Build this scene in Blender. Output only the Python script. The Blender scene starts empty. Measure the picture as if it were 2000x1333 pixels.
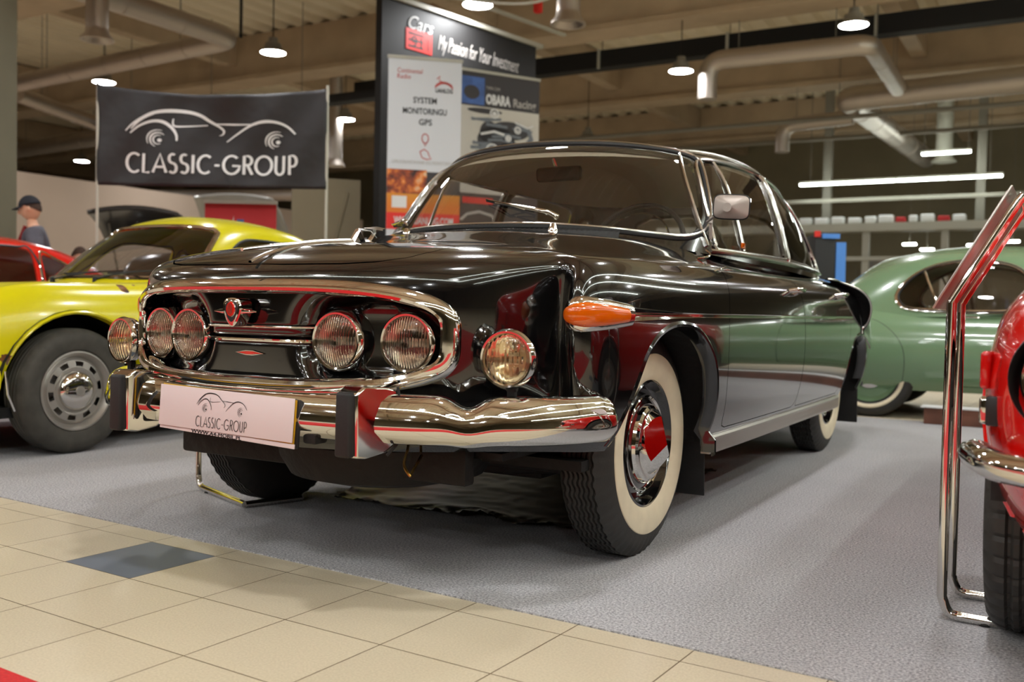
import bpy, bmesh, math, random
import numpy as np
from mathutils import Vector, Matrix
from mathutils.bvhtree import BVHTree
random.seed(7)
S = bpy.context.scene
COL = S.collection
PI = math.pi

# ---------------------------------------------------------------- camera
# The hall's axes are the black car's: x = the car's left, y = towards its rear, origin on the floor under its front axle.
YAW = 0.52589
CAMP = Vector((1.941, -2.807, 0.7615))
def CF(x, y, z=0.0):
    """a point given as (right of, ahead of the photographer, height) -> hall coordinates"""
    c, s = math.cos(YAW), math.sin(YAW)
    return Vector((CAMP.x + c*x - s*y, CAMP.y + s*x + c*y, z))
cd = bpy.data.cameras.new('camera'); cam = bpy.data.objects.new('camera', cd); COL.objects.link(cam)
cd.sensor_width = 36.0; cd.lens = 1877.43/2000*36.0
cam.location = CAMP
cam.rotation_mode = 'QUATERNION'
cam.rotation_quaternion = (Matrix.Rotation(YAW, 3, 'Z') @ Matrix.Rotation(PI/2 - 0.03272, 3, 'X') @ Matrix.Rotation(0.02001, 3, 'Z')).to_quaternion()
cd.clip_end = 200; cd.clip_start = 0.02
cd.dof.use_dof = True; cd.dof.focus_distance = 2.75; cd.dof.aperture_fstop = 3.2
S.camera = cam
# ---------------------------------------------------------------- exposure and world
S.view_settings.view_transform = 'Standard'; S.view_settings.look = 'None'
S.view_settings.gamma = 1.0; S.view_settings.use_curve_mapping = False
S.view_settings.exposure = 0.99
w = bpy.data.worlds.new('world'); S.world = w; w.use_nodes = True
w.node_tree.nodes['Background'].inputs[0].default_value = (0.9, 0.8, 0.65, 1)
w.node_tree.nodes['Background'].inputs[1].default_value = 0.02
LAMP_POWER = 95.0      # radiance of the round highbay lamps' lenses
TUBE_POWER = 14.0      # radiance of the fluorescent tubes

# ---------------------------------------------------------------- materials
def lin(c):
    if isinstance(c, str):
        c = [int(c[i:i+2], 16)/255 for i in (0, 2, 4)]
    return tuple(((v/12.92) if v <= 0.04045 else ((v+0.055)/1.055)**2.4) for v in c) + (1.0,)
class NT:
    def __init__(s, name):
        s.m = bpy.data.materials.new(name); s.m.use_nodes = True
        s.t = s.m.node_tree; s.t.nodes.clear()
        s.out = s.t.nodes.new('ShaderNodeOutputMaterial')
    def n(s, typ, **kw):
        nd = s.t.nodes.new(typ)
        for k, v in kw.items():
            if k == 'inp':
                for a, b in v.items(): s.set(nd, a, b)
            else: setattr(nd, k, v)
        return nd
    def set(s, nd, a, b):
        if hasattr(b, 'is_output') and not hasattr(b, 'outputs'): s.t.links.new(b, nd.inputs[a])
        elif hasattr(b, 'outputs'): s.t.links.new(b.outputs[0], nd.inputs[a])
        else: nd.inputs[a].default_value = b
def noise(n, scale, detail=3, coord='Object', vec=None, rough=.5):
    if vec is None:
        vec = n.n('ShaderNodeTexCoord').outputs[coord]
    return n.n('ShaderNodeTexNoise', inp={'Vector': vec, 'Scale': scale, 'Detail': detail, 'Roughness': rough})
def ramp(n, fac, stops):
    r = n.n('ShaderNodeValToRGB'); n.set(r, 'Fac', fac)
    e = r.color_ramp.elements
    while len(e) < len(stops): e.new(0.5)
    for i, (p, c) in enumerate(stops): e[i].position = p; e[i].color = c
    return r
def pbr(name, col, rough=.5, metal=0., coat=0., spec=.5, bump=None, var=None, **kw):
    """bump=(scale, strength, distance)  var=(scale, amount) darker and lighter mottling"""
    n = NT(name); p = n.n('ShaderNodeBsdfPrincipled')
    c = lin(col)
    p.inputs['Base Color'].default_value = c
    p.inputs['Roughness'].default_value = rough; p.inputs['Metallic'].default_value = metal
    p.inputs['Coat Weight'].default_value = coat; p.inputs['Coat Roughness'].default_value = 0.02
    p.inputs['Specular IOR Level'].default_value = spec
    for k, v in kw.items(): p.inputs[k.replace('_', ' ')].default_value = v
    if var:
        nz = noise(n, var[0], 4); a = var[1]
        r = ramp(n, nz.outputs[0], [(.3, tuple(x*(1-a) for x in c[:3])+(1,)), (.7, tuple(min(1, x*(1+a)) for x in c[:3])+(1,))])
        n.set(p, 'Base Color', r)
    if bump:
        nz = noise(n, bump[0], 3)
        b = n.n('ShaderNodeBump', inp={'Height': nz.outputs[0], 'Strength': bump[1], 'Distance': bump[2]})
        n.set(p, 'Normal', b)
    n.set(n.out, 'Surface', p)
    return n.m
def emis(name, col, s):
    n = NT(name); e = n.n('ShaderNodeEmission', inp={'Color': lin(col), 'Strength': s}); n.set(n.out, 'Surface', e); return n.m
def glassm(name, tint=.9, ior=1.6, rough=0.0, flute=0, col=None):
    """a thin sheet of glass: see-through with a Fresnel reflection"""
    n = NT(name)
    c = (tint,)*3+(1,) if col is None else lin(col)
    t = n.n('ShaderNodeBsdfTransparent', inp={'Color': c})
    g = n.n('ShaderNodeBsdfGlossy', inp={'Color': (1, 1, 1, 1), 'Roughness': rough})
    gm = n.n('ShaderNodeNewGeometry'); io = n.n('ShaderNodeMath', operation='MULTIPLY_ADD'); n.t.links.new(gm.outputs['Backfacing'], io.inputs[0]); io.inputs[1].default_value = 1/ior-ior; io.inputs[2].default_value = ior
    f = n.n('ShaderNodeFresnel'); n.t.links.new(io.outputs[0], f.inputs['IOR'])
    if flute:
        tc = n.n('ShaderNodeTexCoord')
        wv = n.n('ShaderNodeTexWave', wave_type='BANDS', bands_direction='X', inp={'Vector': tc.outputs['Object'], 'Scale': flute, 'Distortion': 0.0})
        b = n.n('ShaderNodeBump', inp={'Height': wv.outputs['Fac'], 'Strength': 1.0, 'Distance': 0.004})
        n.set(g, 'Normal', b); n.set(f, 'Normal', b)
    m = n.n('ShaderNodeMixShader'); n.set(m, 0, f)
    n.t.links.new(t.outputs[0], m.inputs[1]); n.t.links.new(g.outputs[0], m.inputs[2])
    n.set(n.out, 'Surface', m)
    return n.m
def refr(name, col, ior=1.45, rough=0.0, flute=0, bump=0.004):
    n = NT(name); p = n.n('ShaderNodeBsdfPrincipled')
    p.inputs['Base Color'].default_value = lin(col); p.inputs['Roughness'].default_value = rough
    p.inputs['IOR'].default_value = ior; p.inputs['Transmission Weight'].default_value = 1
    if flute:
        tc = n.n('ShaderNodeTexCoord')
        wv = n.n('ShaderNodeTexWave', wave_type='BANDS', bands_direction='X', inp={'Vector': tc.outputs['Object'], 'Scale': flute, 'Distortion': 0.6, 'Detail': 1.0})
        b = n.n('ShaderNodeBump', inp={'Height': wv.outputs['Fac'], 'Strength': 1.0, 'Distance': bump}); n.set(p, 'Normal', b)
    n.set(n.out, 'Surface', p); return n.m

M = {}
M['black'] = pbr('black_paint', (.045, .043, .045), .12, coat=1.0, spec=.5)
M['chrome'] = pbr('chrome', (.86, .85, .83), .045, metal=1)
M['chrome_dull'] = pbr('worn_chrome', (.80, .78, .75), .16, metal=1, bump=(40, .1, .001))
M['alu'] = pbr('aluminium_strip', (.74, .72, .69), .33, metal=1)
M['chrome_soft'] = pbr('satin_chrome', (.84, .83, .81), .17, metal=1)
M['rubber'] = pbr('black_rubber', (.075, .072, .07), .62, bump=(160, .25, .002))
M['tyre'] = pbr('tyre_rubber', (.165, .16, .15), .6, bump=(120, .3, .002), var=(9, .18))
M['tyre_dust'] = pbr('dusty_tyre_rubber', (.25, .24, .215), .75, bump=(120, .3, .002), var=(14, .25))
M['white'] = pbr('whitewall_rubber', (.86, .81, .70), .5, var=(14, .07))
M['dark'] = pbr('dark_underside', (.055, .052, .05), .75, bump=(30, .5, .01))
M['interior'] = pbr('grey_upholstery', (.30, .28, .25), .8, var=(8, .15))
M['lining'] = pbr('beige_lining', (.62, .58, .50), .8)
M['dash'] = pbr('dashboard_enamel', (.40, .39, .35), .25)
M['glass'] = glassm('window_glass', .90, 1.62)
M['glass_mid'] = glassm('darkened_window_glass', .62, 1.75)  # yellow coupe's windshield: tint darkened in place of its dark reflections
M['glass_dk'] = glassm('dusky_window_glass', .45, 1.6)
M['lens'] = refr('fluted_lamp_glass', (.97, .96, .93), 1.45, 0, flute=42, bump=.0012)
M['foglens'] = refr('fluted_fog_glass', (.97, .95, .88), 1.45, 0, flute=24, bump=.0016)
M['reflector'] = pbr('lamp_reflector', (.97, .93, .88), .16, metal=1)
M['bulb'] = pbr('bulb_glass', (.9, .88, .8), .05, Transmission_Weight=.6)
M['amber'] = pbr('amber_lens', (.80, .36, .015), .10, coat=1, Subsurface_Weight=.3, Subsurface_Radius=(.02, .01, .004), Subsurface_Scale=.4)
M['red_enamel'] = pbr('red_enamel', (.80, .10, .05), .18, coat=1)
M['wine'] = pbr('dark_red_paint', (.28, .02, .03), .2, coat=1)
M['placard'] = pbr('white_placard', (.84, .79, .79), .6)
M['plate_paper'] = pbr('pale_number_plate', (.85, .80, .79), .4)
M['ink'] = pbr('black_ink', (.07, .065, .07), .6)
M['yellow_edge'] = pbr('yellow_plate_edge', (.78, .60, .05), .5)
M['gold'] = pbr('brass_hook', (.75, .60, .28), .3, metal=1)
M['mirror_grey'] = pbr('satin_silver', (.66, .62, .59), .42, metal=.35)

# ---------------------------------------------------------------- building helpers
def link(o, parent=None):
    COL.objects.link(o)
    if parent is not None: o.parent = parent
    return o
def thing(name, label, cat, loc=(0, 0, 0), rotz=0., group=None):
    o = bpy.data.objects.new(name, None); link(o); o.empty_display_size = .1
    o.location = loc; o.rotation_euler = (0, 0, rotz); o['label'] = label; o['category'] = cat
    if group: o['group'] = group
    return o
def tag(o, label, cat, group=None, kind=None):
    o['label'] = label; o['category'] = cat
    if group: o['group'] = group
    if kind: o['kind'] = kind
    return o
def struct(o):
    o['kind'] = 'structure'; return o
class MB:
    """collects geometry, then links it as one mesh object"""
    def __init__(s): s.v = []; s.f = []; s.fm = []; s.sharp = []
    def add(s, v, f, mi=0, mat=None):
        b = len(s.v)
        if mat is not None: v = [tuple(mat @ Vector(p)) for p in v]
        s.v += [tuple(float(c) for c in p) for p in v]
        s.f += [tuple(b+i for i in q) for q in f]; s.fm += [mi]*len(f)
        return s
    def box(s, c, d, rot=None, bev=0, mi=0, seg=2):
        bm = bmesh.new(); bmesh.ops.create_cube(bm, size=1.0)
        for v in bm.verts: v.co = Vector((v.co.x*d[0], v.co.y*d[1], v.co.z*d[2]))
        if bev: bmesh.ops.bevel(bm, geom=bm.edges[:], offset=bev, segments=seg, affect='EDGES', profile=.5)
        bm.verts.index_update()
        m = Matrix.Translation(c) @ (rot.to_4x4() if rot is not None else Matrix())
        s.add([v.co[:] for v in bm.verts], [[v.index for v in f.verts] for f in bm.faces], mi, m); bm.free(); return s
    def tube(s, pts, r, n=10, cap=True, closed=False, mi=0, flat=1.0, up=None):
        """round (or flattened) tube along pts; r number or list"""
        P = [Vector(p) for p in pts]; k = len(P)
        R = r if isinstance(r, (list, tuple)) else [r]*k
        T = []
        for i in range(k):
            a = P[(i-1) % k] if (closed or i > 0) else P[i]; b = P[(i+1) % k] if (closed or i < k-1) else P[i]
            t = (b-a); T.append(t.normalized() if t.length > 1e-9 else Vector((0, 0, 1)))
        u = Vector(up) if up else (Vector((0, 0, 1)) if abs(T[0].z) < .9 else Vector((1, 0, 0)))
        V = []; prev = None
        for i in range(k):
            if up: nn = Vector(up) - T[i]*Vector(up).dot(T[i])
            elif prev is None: nn = u - T[i]*u.dot(T[i])
            else: nn = prev - T[i]*prev.dot(T[i])
            if nn.length < 1e-6: nn = T[i].orthogonal()
            nn.normalize(); prev = nn; b = T[i].cross(nn)
            for j in range(n):
                a = 2*PI*j/n
                V.append(P[i] + nn*(math.cos(a)*R[i]) + b*(math.sin(a)*R[i]*flat))
        F = []
        for i in range(k if closed else k-1):
            for j in range(n):
                a = i*n+j; b2 = i*n+(j+1) % n; c = ((i+1) % k)*n+(j+1) % n; d = ((i+1) % k)*n+j
                F.append((a, b2, c, d))
        if cap and not closed:
            F.append(tuple(range(n-1, -1, -1))); F.append(tuple((k-1)*n+j for j in range(n)))
        return s.add(V, F, mi)
    def sweep(s, prof, frames, closed_prof=True, closed=False, cap=True, mi=0):
        """prof: list of (a,b); frames: list of (P, A, B)"""
        n = len(prof); V = []
        for fr in frames:
            P, A, B = fr[:3]; sc = fr[3] if len(fr) > 3 else 1
            pr = fr[4] if len(fr) > 4 else prof
            for (a, b) in pr: V.append(Vector(P)+Vector(A)*a*sc+Vector(B)*b*sc)
        F = []; k = len(frames)
        for i in range(k if closed else k-1):
            for j in range(n if closed_prof else n-1):
                F.append((i*n+j, i*n+(j+1) % n, ((i+1) % k)*n+(j+1) % n, ((i+1) % k)*n+j))
        if cap and not closed and closed_prof:
            F.append(tuple(range(n-1, -1, -1))); F.append(tuple((k-1)*n+j for j in range(n)))
        return s.add(V, F, mi)
    def lathe(s, prof, n=48, c=(0, 0, 0), axis='x', mi=0, mis=None, mod=None):
        """prof: (radius, along axis)"""
        V = []; F = []; m = len(prof)
        for j in range(n):
            a = 2*PI*j/n
            for i, (r, h) in enumerate(prof):
                if mod: r, h = mod(i, j, r, h)
                p = {'x': (h, r*math.cos(a), r*math.sin(a)), 'y': (r*math.cos(a), h, r*math.sin(a)), 'z': (r*math.cos(a), r*math.sin(a), h)}[axis]
                V.append((p[0]+c[0], p[1]+c[1], p[2]+c[2]))
        b = len(s.v); s.v += V
        for j in range(n):
            for i in range(m-1):
                q = (b+j*m+i, b+j*m+i+1, b+((j+1) % n)*m+i+1, b+((j+1) % n)*m+i)
                if prof[i][0] < 1e-6 and not mod: q = (q[0], q[1], q[2])
                elif prof[i+1][0] < 1e-6 and not mod: q = (q[0], q[1], q[3])
                s.f.append(q); s.fm.append(mis[i] if mis else mi)
        return s
    def build(s, name, mat, parent=None, smooth=True, ang=35, loc=None, merge=0):
        me = bpy.data.meshes.new(name); me.from_pydata(s.v, [], s.f)
        mats = mat if isinstance(mat, (list, tuple)) else [mat]
        for m in mats: me.materials.append(M[m] if isinstance(m, str) else m)
        me.polygons.foreach_set('material_index', s.fm)
        if merge or loc is not None or True:
            bm = bmesh.new(); bm.from_mesh(me)
            if merge: bmesh.ops.remove_doubles(bm, verts=bm.verts, dist=merge)
            if loc is not None:
                for v in bm.verts: v.co -= Vector(loc)
            bmesh.ops.recalc_face_normals(bm, faces=bm.faces)
            bm.to_mesh(me); bm.free()
        me.shade_smooth() if smooth else me.shade_flat()
        if smooth and ang < 180: me.set_sharp_from_angle(angle=math.radians(ang))
        o = bpy.data.objects.new(name, me); link(o, parent)
        if loc is not None: o.location = loc
        return o
def split_build(mb, name, mat, par, **kw):
    """link every separate piece of mb as a mesh of its own"""
    p = list(range(len(mb.v)))
    def fd(i):
        while p[i] != i: p[i] = p[p[i]]; i = p[i]
        return i
    for f in mb.f:
        for i in f[1:]: p[fd(f[0])] = fd(i)
    gr = {}
    for f in mb.f: gr.setdefault(fd(f[0]), []).append(f)
    for fs in gr.values():
        m = MB(); ids = sorted({i for f in fs for i in f}); mp = {o: k for k, o in enumerate(ids)}
        m.add([mb.v[i] for i in ids], [tuple(mp[i] for i in f) for f in fs]); m.build(name, mat, par, **kw)
def spline(pts, n=8, closed=False):
    """Catmull-Rom through pts"""
    P = [Vector(p) for p in pts]; k = len(P); out = []
    for i in range(k if closed else k-1):
        if closed: a, b, c, d = P[i-1], P[i], P[(i+1) % k], P[(i+2) % k]
        else: a, b, c, d = P[max(i-1, 0)], P[i], P[i+1], P[min(i+2, k-1)]
        for j in range(n):
            t = j/n
            out.append(.5*((2*b)+(c-a)*t+(2*a-5*b+4*c-d)*t*t+(3*b-a-3*c+d)*t**3))
    if not closed: out.append(P[-1])
    return out
def bspline_surf(C, su, sv):
    """C[row][station] control points of the x>=0 half; uniform cubic B-spline, mirrored at the stations' two ends and at the last row"""
    C = np.array(C, float); f = np.array([-1, 1, 1.])
    C = np.concatenate([(C[:, 1:2]*f), C, (C[:, -2:-1]*f)], 1)
    C = np.concatenate([2*C[0:1]-C[1:2], C, (C[-2:-1]*f)], 0)
    def basis(nc, s):
        rows = []
        for k in range(nc-3):
            for j in range(s+(1 if k == nc-4 else 0)):
                t = j/s; r = np.zeros(nc)
                r[k:k+4] = [(1-t)**3/6, (3*t**3-6*t*t+4)/6, (-3*t**3+3*t*t+3*t+1)/6, t**3/6]; rows.append(r)
        return np.array(rows)
    Bv = basis(C.shape[0], sv); Bu = basis(C.shape[1], su)
    G = np.einsum('ia,abk,jb->ijk', Bv, C, Bu)
    nv, nu = G.shape[:2]
    F = [(i*nu+j, i*nu+j+1, (i+1)*nu+j+1, (i+1)*nu+j) for i in range(nv-1) for j in range(nu-1)]
    return G.reshape(-1, 3), F
def clip(V, F, g):
    """keep the part of the mesh where g>0 (g per vertex)"""
    V = [tuple(p) for p in V]; out = []; cache = {}; nv = list(V)
    for f in F:
        gs = [g[i] for i in f]
        if min(gs) > 0: out.append(tuple(f)); continue
        if max(gs) <= 0: continue
        poly = []
        for k in range(len(f)):
            a, b = f[k], f[(k+1) % len(f)]; ga, gb = g[a], g[b]
            if ga > 0: poly.append(a)
            if (ga > 0) != (gb > 0):
                key = (min(a, b), max(a, b))
                if key not in cache:
                    t = ga/(ga-gb); pa, pb = nv[a], nv[b]
                    cache[key] = len(nv); nv.append(tuple(pa[i]+(pb[i]-pa[i])*t for i in range(3)))
                poly.append(cache[key])
        if len(poly) >= 3: out.append(tuple(poly))
    used = sorted({i for f in out for i in f}); mp = {o: n for n, o in enumerate(used)}
    return np.array([nv[i] for i in used]), [tuple(mp[i] for i in f) for f in out]
def sdpoly(P, poly):
    """signed distance of 2-D points to polygon, positive inside"""
    P = np.asarray(P, float); Q = np.array(poly, float); n = len(Q)
    d = np.full(len(P), 1e9); ins = np.zeros(len(P), bool)
    for i in range(n):
        a, b = Q[i], Q[(i+1) % n]; e = b-a; wv = P-a
        t = np.clip((wv@e)/max(e@e, 1e-12), 0, 1); pr = wv-np.outer(t, e)
        d = np.minimum(d, np.hypot(pr[:, 0], pr[:, 1]))
        c = ((a[1] > P[:, 1]) != (b[1] > P[:, 1]))
        with np.errstate(divide='ignore', invalid='ignore'):
            xx = (b[0]-a[0])*(P[:, 1]-a[1])/(b[1]-a[1])+a[0]
        ins ^= c & (P[:, 0] < xx)
    return np.where(ins, d, -d)
def panel(name, V, F, mat, parent, curl=.008, mirror=False, both=False, ang=40, smooth=True, solid=0):
    """a sheet-metal panel: surface patch with its free edges turned inwards"""
    me = bpy.data.meshes.new(name)
    V = np.array(V)
    if mirror: V = V*np.array([-1, 1, 1.]); F = [tuple(reversed(f)) for f in F]
    if both:
        n = len(V); V2 = V*np.array([-1, 1, 1.])
        F = list(F)+[tuple(reversed([i+n for i in f])) for f in F]; V = np.concatenate([V, V2])
    me.from_pydata([tuple(p) for p in V], [], F)
    bm = bmesh.new(); bm.from_mesh(me)
    bmesh.ops.remove_doubles(bm, verts=bm.verts, dist=2e-5)
    bmesh.ops.dissolve_degenerate(bm, dist=1e-6, edges=bm.edges)
    bmesh.ops.recalc_face_normals(bm, faces=bm.faces)
    # outward = away from the car's middle axis
    s = 0
    cc = sum((f.calc_center_median() for f in bm.faces), Vector())/max(1, len(bm.faces))
    org = Vector((0, 1.6, .5)) if parent is not None and parent.get('org') is None else Vector(parent['org']) if parent is not None else Vector((0, 0, 0))
    for f in bm.faces: s += f.normal.dot(f.calc_center_median()-org)*f.calc_area()
    if s < 0: bmesh.ops.reverse_faces(bm, faces=bm.faces)
    bm.normal_update()
    if curl:
        nrm = {v: v.normal.copy() for v in bm.verts}
        be = [e for e in bm.edges if len(e.link_faces) == 1]
        be = [e for e in be if not all(abs(v.co.x) < 1e-4 for v in e.verts)]
        r = bmesh.ops.extrude_edge_only(bm, edges=be)
        vv = [g for g in r['geom'] if isinstance(g, bmesh.types.BMVert)]
        ve = {}
        for e in bm.edges:
            a, b = e.verts
            if (a in nrm) != (b in nrm):
                n_, o_ = (b, a) if a in nrm else (a, b)
                ve[n_] = o_
        for v_ in vv:
            if v_ in ve: v_.co = v_.co - nrm[ve[v_]]*curl
        for e in be: e.smooth = False
    bm.to_mesh(me); bm.free()
    for m in (mat if isinstance(mat, (list, tuple)) else [mat]): me.materials.append(M[m] if isinstance(m, str) else m)
    me.shade_smooth()
    me.set_sharp_from_angle(angle=math.radians(ang))
    o = bpy.data.objects.new(name, me); link(o, parent)
    return o
def hit(bvh, o, d):
    r = bvh.ray_cast(Vector(o), Vector(d).normalized())
    return r[0], r[1]
def copy_obj(o, parent=None):
    c = o.copy(); COL.objects.link(c); c.parent = parent
    for ch in list(o.children): copy_obj(ch, c)
    return c
def rotm(ax, a): return Matrix.Rotation(a, 3, ax)
# single-line lettering: each glyph is a list of strokes in a unit box (advance, strokes)
def arc(cx, cy, rx, ry, a0, a1, n=14):
    return [(cx+rx*math.cos(math.radians(a0+(a1-a0)*i/n)), cy+ry*math.sin(math.radians(a0+(a1-a0)*i/n))) for i in range(n+1)]
GL = {
 'C': (.80, [arc(.45, .5, .42, .5, 50, 310)]),
 'L': (.48, [[(.06, 1), (.06, 0), (.42, 0)]]),
 'A': (.76, [[(0, 0), (.42, 1), (.76, 0)], [(.14, .30), (.62, .30)]]),
 'S': (.52, [arc(.24, .76, .19, .24, 50, 270, 10)+arc(.24, .26, .21, .26, 90, -140, 10)[1:]]),
 'I': (.20, [[(.08, 0), (.08, 1)]]),
 'G': (.98, [arc(.48, .5, .45, .5, 48, 330)+[(.93, .45), (.52, .45)]]),
 'R': (.56, [[(.06, 0), (.06, 1), (.26, 1)]+arc(.26, .76, .22, .24, 90, -90, 8)+[(.06, .52)], [(.24, .52), (.52, 0)]]),
 'O': (1.0, [arc(.48, .5, .47, .5, 0, 360, 26)]),
 'U': (.66, [[(.06, 1), (.06, .3)]+arc(.29, .27, .23, .27, 180, 360, 10)+[(.52, 1)]]),
 'P': (.52, [[(.06, 0), (.06, 1), (.24, 1)]+arc(.24, .72, .22, .28, 90, -90, 8)+[(.06, .44)]]),
 '-': (.40, [[(.06, .45), (.34, .45)]]),
}
def strip(mb, pts, w, O, X, Y, N, lift=.0008):
    """flat ribbon with tapering widths drawn on the plane O,X,Y"""
    k = len(pts); W = w if isinstance(w, (list, tuple)) else [w]*k; V = []
    for i in range(k):
        a = Vector(pts[max(i-1, 0)]); b = Vector(pts[min(i+1, k-1)]); t = (b-a)
        t = t.normalized() if t.length > 1e-9 else Vector((1, 0)); nn = Vector((-t.y, t.x))
        for s_ in (1, -1):
            p = Vector(pts[i])+nn*W[i]*.5*s_; V.append(O+X*p.x+Y*p.y+N*lift)
    mb.add(V, [(2*i, 2*i+1, 2*i+3, 2*i+2) for i in range(k-1)])
def logo(mb, O, X, Y, N, lw=1.0, lift=.0008):
    """the club's mark, 1 unit wide: a line-drawn coupe above the words"""
    O, X, Y, N = Vector(O), Vector(X), Vector(Y), Vector(N).normalized()
    def st(pts, w0, w1, w2, n=7):
        q = [tuple(p)[:2] for p in spline([(a, b, 0) for a, b in pts], n)]
        m = len(q); W = []
        for i in range(m):
            t = i/(m-1); W.append(1.3*(w0+(w1-w0)*t*2 if t < .5 else w1+(w2-w1)*(t*2-1))*lw)
        strip(mb, q, W, O, X, Y, N, lift)
    x0 = 0
    # roof, from the tail to the screen
    st([(.0, .33), (.04, .385), (.10, .44), (.17, .485), (.26, .505), (.36, .50), (.43, .475), (.48, .435), (.53, .40)], .004, .016, .010)
    st([(.03, .345), (.09, .425), (.17, .478)], .003, .010, .004)
    st([(.53, .40), (.56, .365), (.555, .335), (.535, .325)], .009, .007, .002)
    st([(.27, .445), (.268, .405), (.285, .385), (.36, .388), (.47, .402)], .004, .008, .004)
    st([(.52, .415), (.62, .412), (.76, .408)], .004, .009, .003)
    st([(.025, .315), (.08, .375), (.15, .415), (.21, .415), (.26, .375), (.29, .32), (.295, .27)], .005, .014, .006)
    st([(.58, .275), (.64, .335), (.72, .40), (.80, .428), (.88, .42), (.94, .385), (.985, .33)], .004, .013, .006)
    for cx, cy in ((.185, .275), (.875, .275)):
        for r, a0, a1, ww in ((.066, 70, 205, .007), (.048, 45, 250, .009), (.030, 60, 300, .008)):
            strip(mb, arc(cx, cy, r, r*1.15, a0, a1), [ww*(.35+.65*math.sin(PI*i/14))*lw for i in range(15)], O, X, Y, N, lift)
        mb.add([O+X*(cx+.008+.014*math.cos(a))+Y*(cy-.004+.014*math.sin(a))+N*lift for a in np.linspace(0, 2*PI, 17)[:-1]], [tuple(range(16))])
    # words
    txt = 'CLASSIC-GROUP'; tot = sum(GL[c][0]+.13 for c in txt)-.13; sc = 1.0/tot; H = .145
    x = 0
    for ch in txt:
        adv, sts = GL[ch]
        for q in sts:
            strip(mb, [(x+a*sc, b*H+.02) for a, b in q], .0125*lw, O, X, Y, N, lift)
        x += (adv+.13)*sc
def words(txt, size, O, X, Y, mat, parent, name='lettering', bold=0, ext=.0006, italic=0, width=None, N=None):
    """real lettering as a mesh; O lower left corner"""
    cu = bpy.data.curves.new(name, 'FONT'); cu.body = txt; cu.size = size; cu.extrude = ext; cu.offset = bold; cu.shear = italic
    cu.resolution_u = 3
    tmp = bpy.data.objects.new(name, cu); COL.objects.link(tmp)
    bpy.context.view_layer.update()
    dg = bpy.context.evaluated_depsgraph_get()
    me = bpy.data.meshes.new_from_object(tmp.evaluated_get(dg))
    bpy.data.objects.remove(tmp); bpy.data.curves.remove(cu)
    X = Vector(X).normalized(); Y = Vector(Y).normalized(); Z = X.cross(Y)
    xs = [v.co.x for v in me.vertices]
    k = 1.0 if not width or not xs else width/(max(xs)-min(xs))
    for v in me.vertices:
        v.co = Vector(O)+X*((v.co.x-min(xs))*k)+Y*v.co.y+Z*(v.co.z)
    me.materials.clear(); me.materials.append(M[mat] if isinstance(mat, str) else mat)
    o = bpy.data.objects.new(name, me); link(o, parent); return o
# ================================================================ the black saloon
car = thing('vintage_car', 'glossy black 1960s saloon with four round headlamps in a chrome oval and whitewall tyres', 'car')
car['org'] = (0, 1.6, .55)

def base_line(valley):
    B = [(0, -.945), (.20, -.928), (.38, -.880), (.54, -.808), (.66, -.722), (.745, -.640), (.80, -.575), (.85, -.535), (.893, -.47), (.925, -.37), (.946, -.14),
         (.955, .20), (.96, .55), (.962, .90), (.962, 1.3), (.962, 1.7), (.960, 2.1), (.955, 2.5), (.94, 2.9), (.91, 3.3), (.84, 3.65), (.70, 3.90), (.48, 4.05), (.24, 4.10), (0, 4.12)]
    A = {4: (.650, -.712), 5: (.713, -.585), 6: (.752, -.455), 7: (.795, -.590), 8: (.878, -.545), 9: (.925, -.40)}
    out = []
    for i, (x, y) in enumerate(B):
        if i in A: x = x+(A[i][0]-x)*valley; y = y+(A[i][1]-y)*valley
        out.append((x, y))
    return out
def zc(y):   # height of the top along the middle
    return float(np.interp(y, [-1.0, -.90, -.80, -.65, -.45, -.3, -.1, .1, .3, .5, 1, 2.6, 3.0, 3.4, 3.8, 4.1], [.84, .897, .922, .946, .964, .978, 1.010, 1.045, 1.066, 1.072, 1.075, 1.07, 1.02, .955, .88, .80]))
def H(x, y):
    return zc(y)-float(np.interp(y, [-.9, -.5, 0, .6], [.09, .065, .09, .125]))*x*x
ROWZ = [.335, .40, .52, .64, .75]; ROWF = [.378, .43, .53, .64, .75]
DF = [.150, .085, .040, .014, .003, .002, .028]
DS = [.060, .030, .006, .000, .004, .018, .062]
VAL = [0, .15, .75, 1, 1, .85, .35]
ZF5 = (.832, .872); ZS5 = (.845, .915)
nU = 25
def wside(i): return float(np.interp(i, [0, 4, 6, 9, 25], [0, .25, .6, 1, 1]))
CTRL = []
for r in range(7):
    bl = base_line(VAL[r]); row = []
    for i, (x, y) in enumerate(bl):
        x0, y0 = bl[max(i-1, 0)]; x1, y1 = bl[min(i+1, nU-1)]
        if i == 0: n_ = (0, -1)
        elif i == nU-1: n_ = (0, 1)
        else:
            t = Vector((x1-x0, y1-y0)).normalized(); n_ = (t.y, -t.x)
        w_ = wside(i); wf = float(np.interp(i, [0, 4, 9.5, 11.5], [.35, 0, 0, 1])); d = DF[r]*(1-w_)+DS[r]*w_
        if i > 20: d *= 1.6
        z = (ROWF[r]*(1-wf)+ROWZ[r]*wf) if r < 5 else (ZF5[r-5]*(1-w_)+ZS5[r-5]*w_)
        if r >= 5:
            z = min(z, H(x, y)-(.012 if r == 6 else .05)) if i > 18 else z
        row.append((x-n_[0]*d, y-n_[1]*d, z))
    CTRL.append(row)
CY = [-.42, -.40, -.36, -.30, -.23, -.16, -.10, -.04, .02, .09, .18, .30, .58, .92, 1.3, 1.7, 2.08, 2.45, 2.75, 3.0, 3.2, 3.35, 3.45, 3.5, 3.52]
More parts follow.
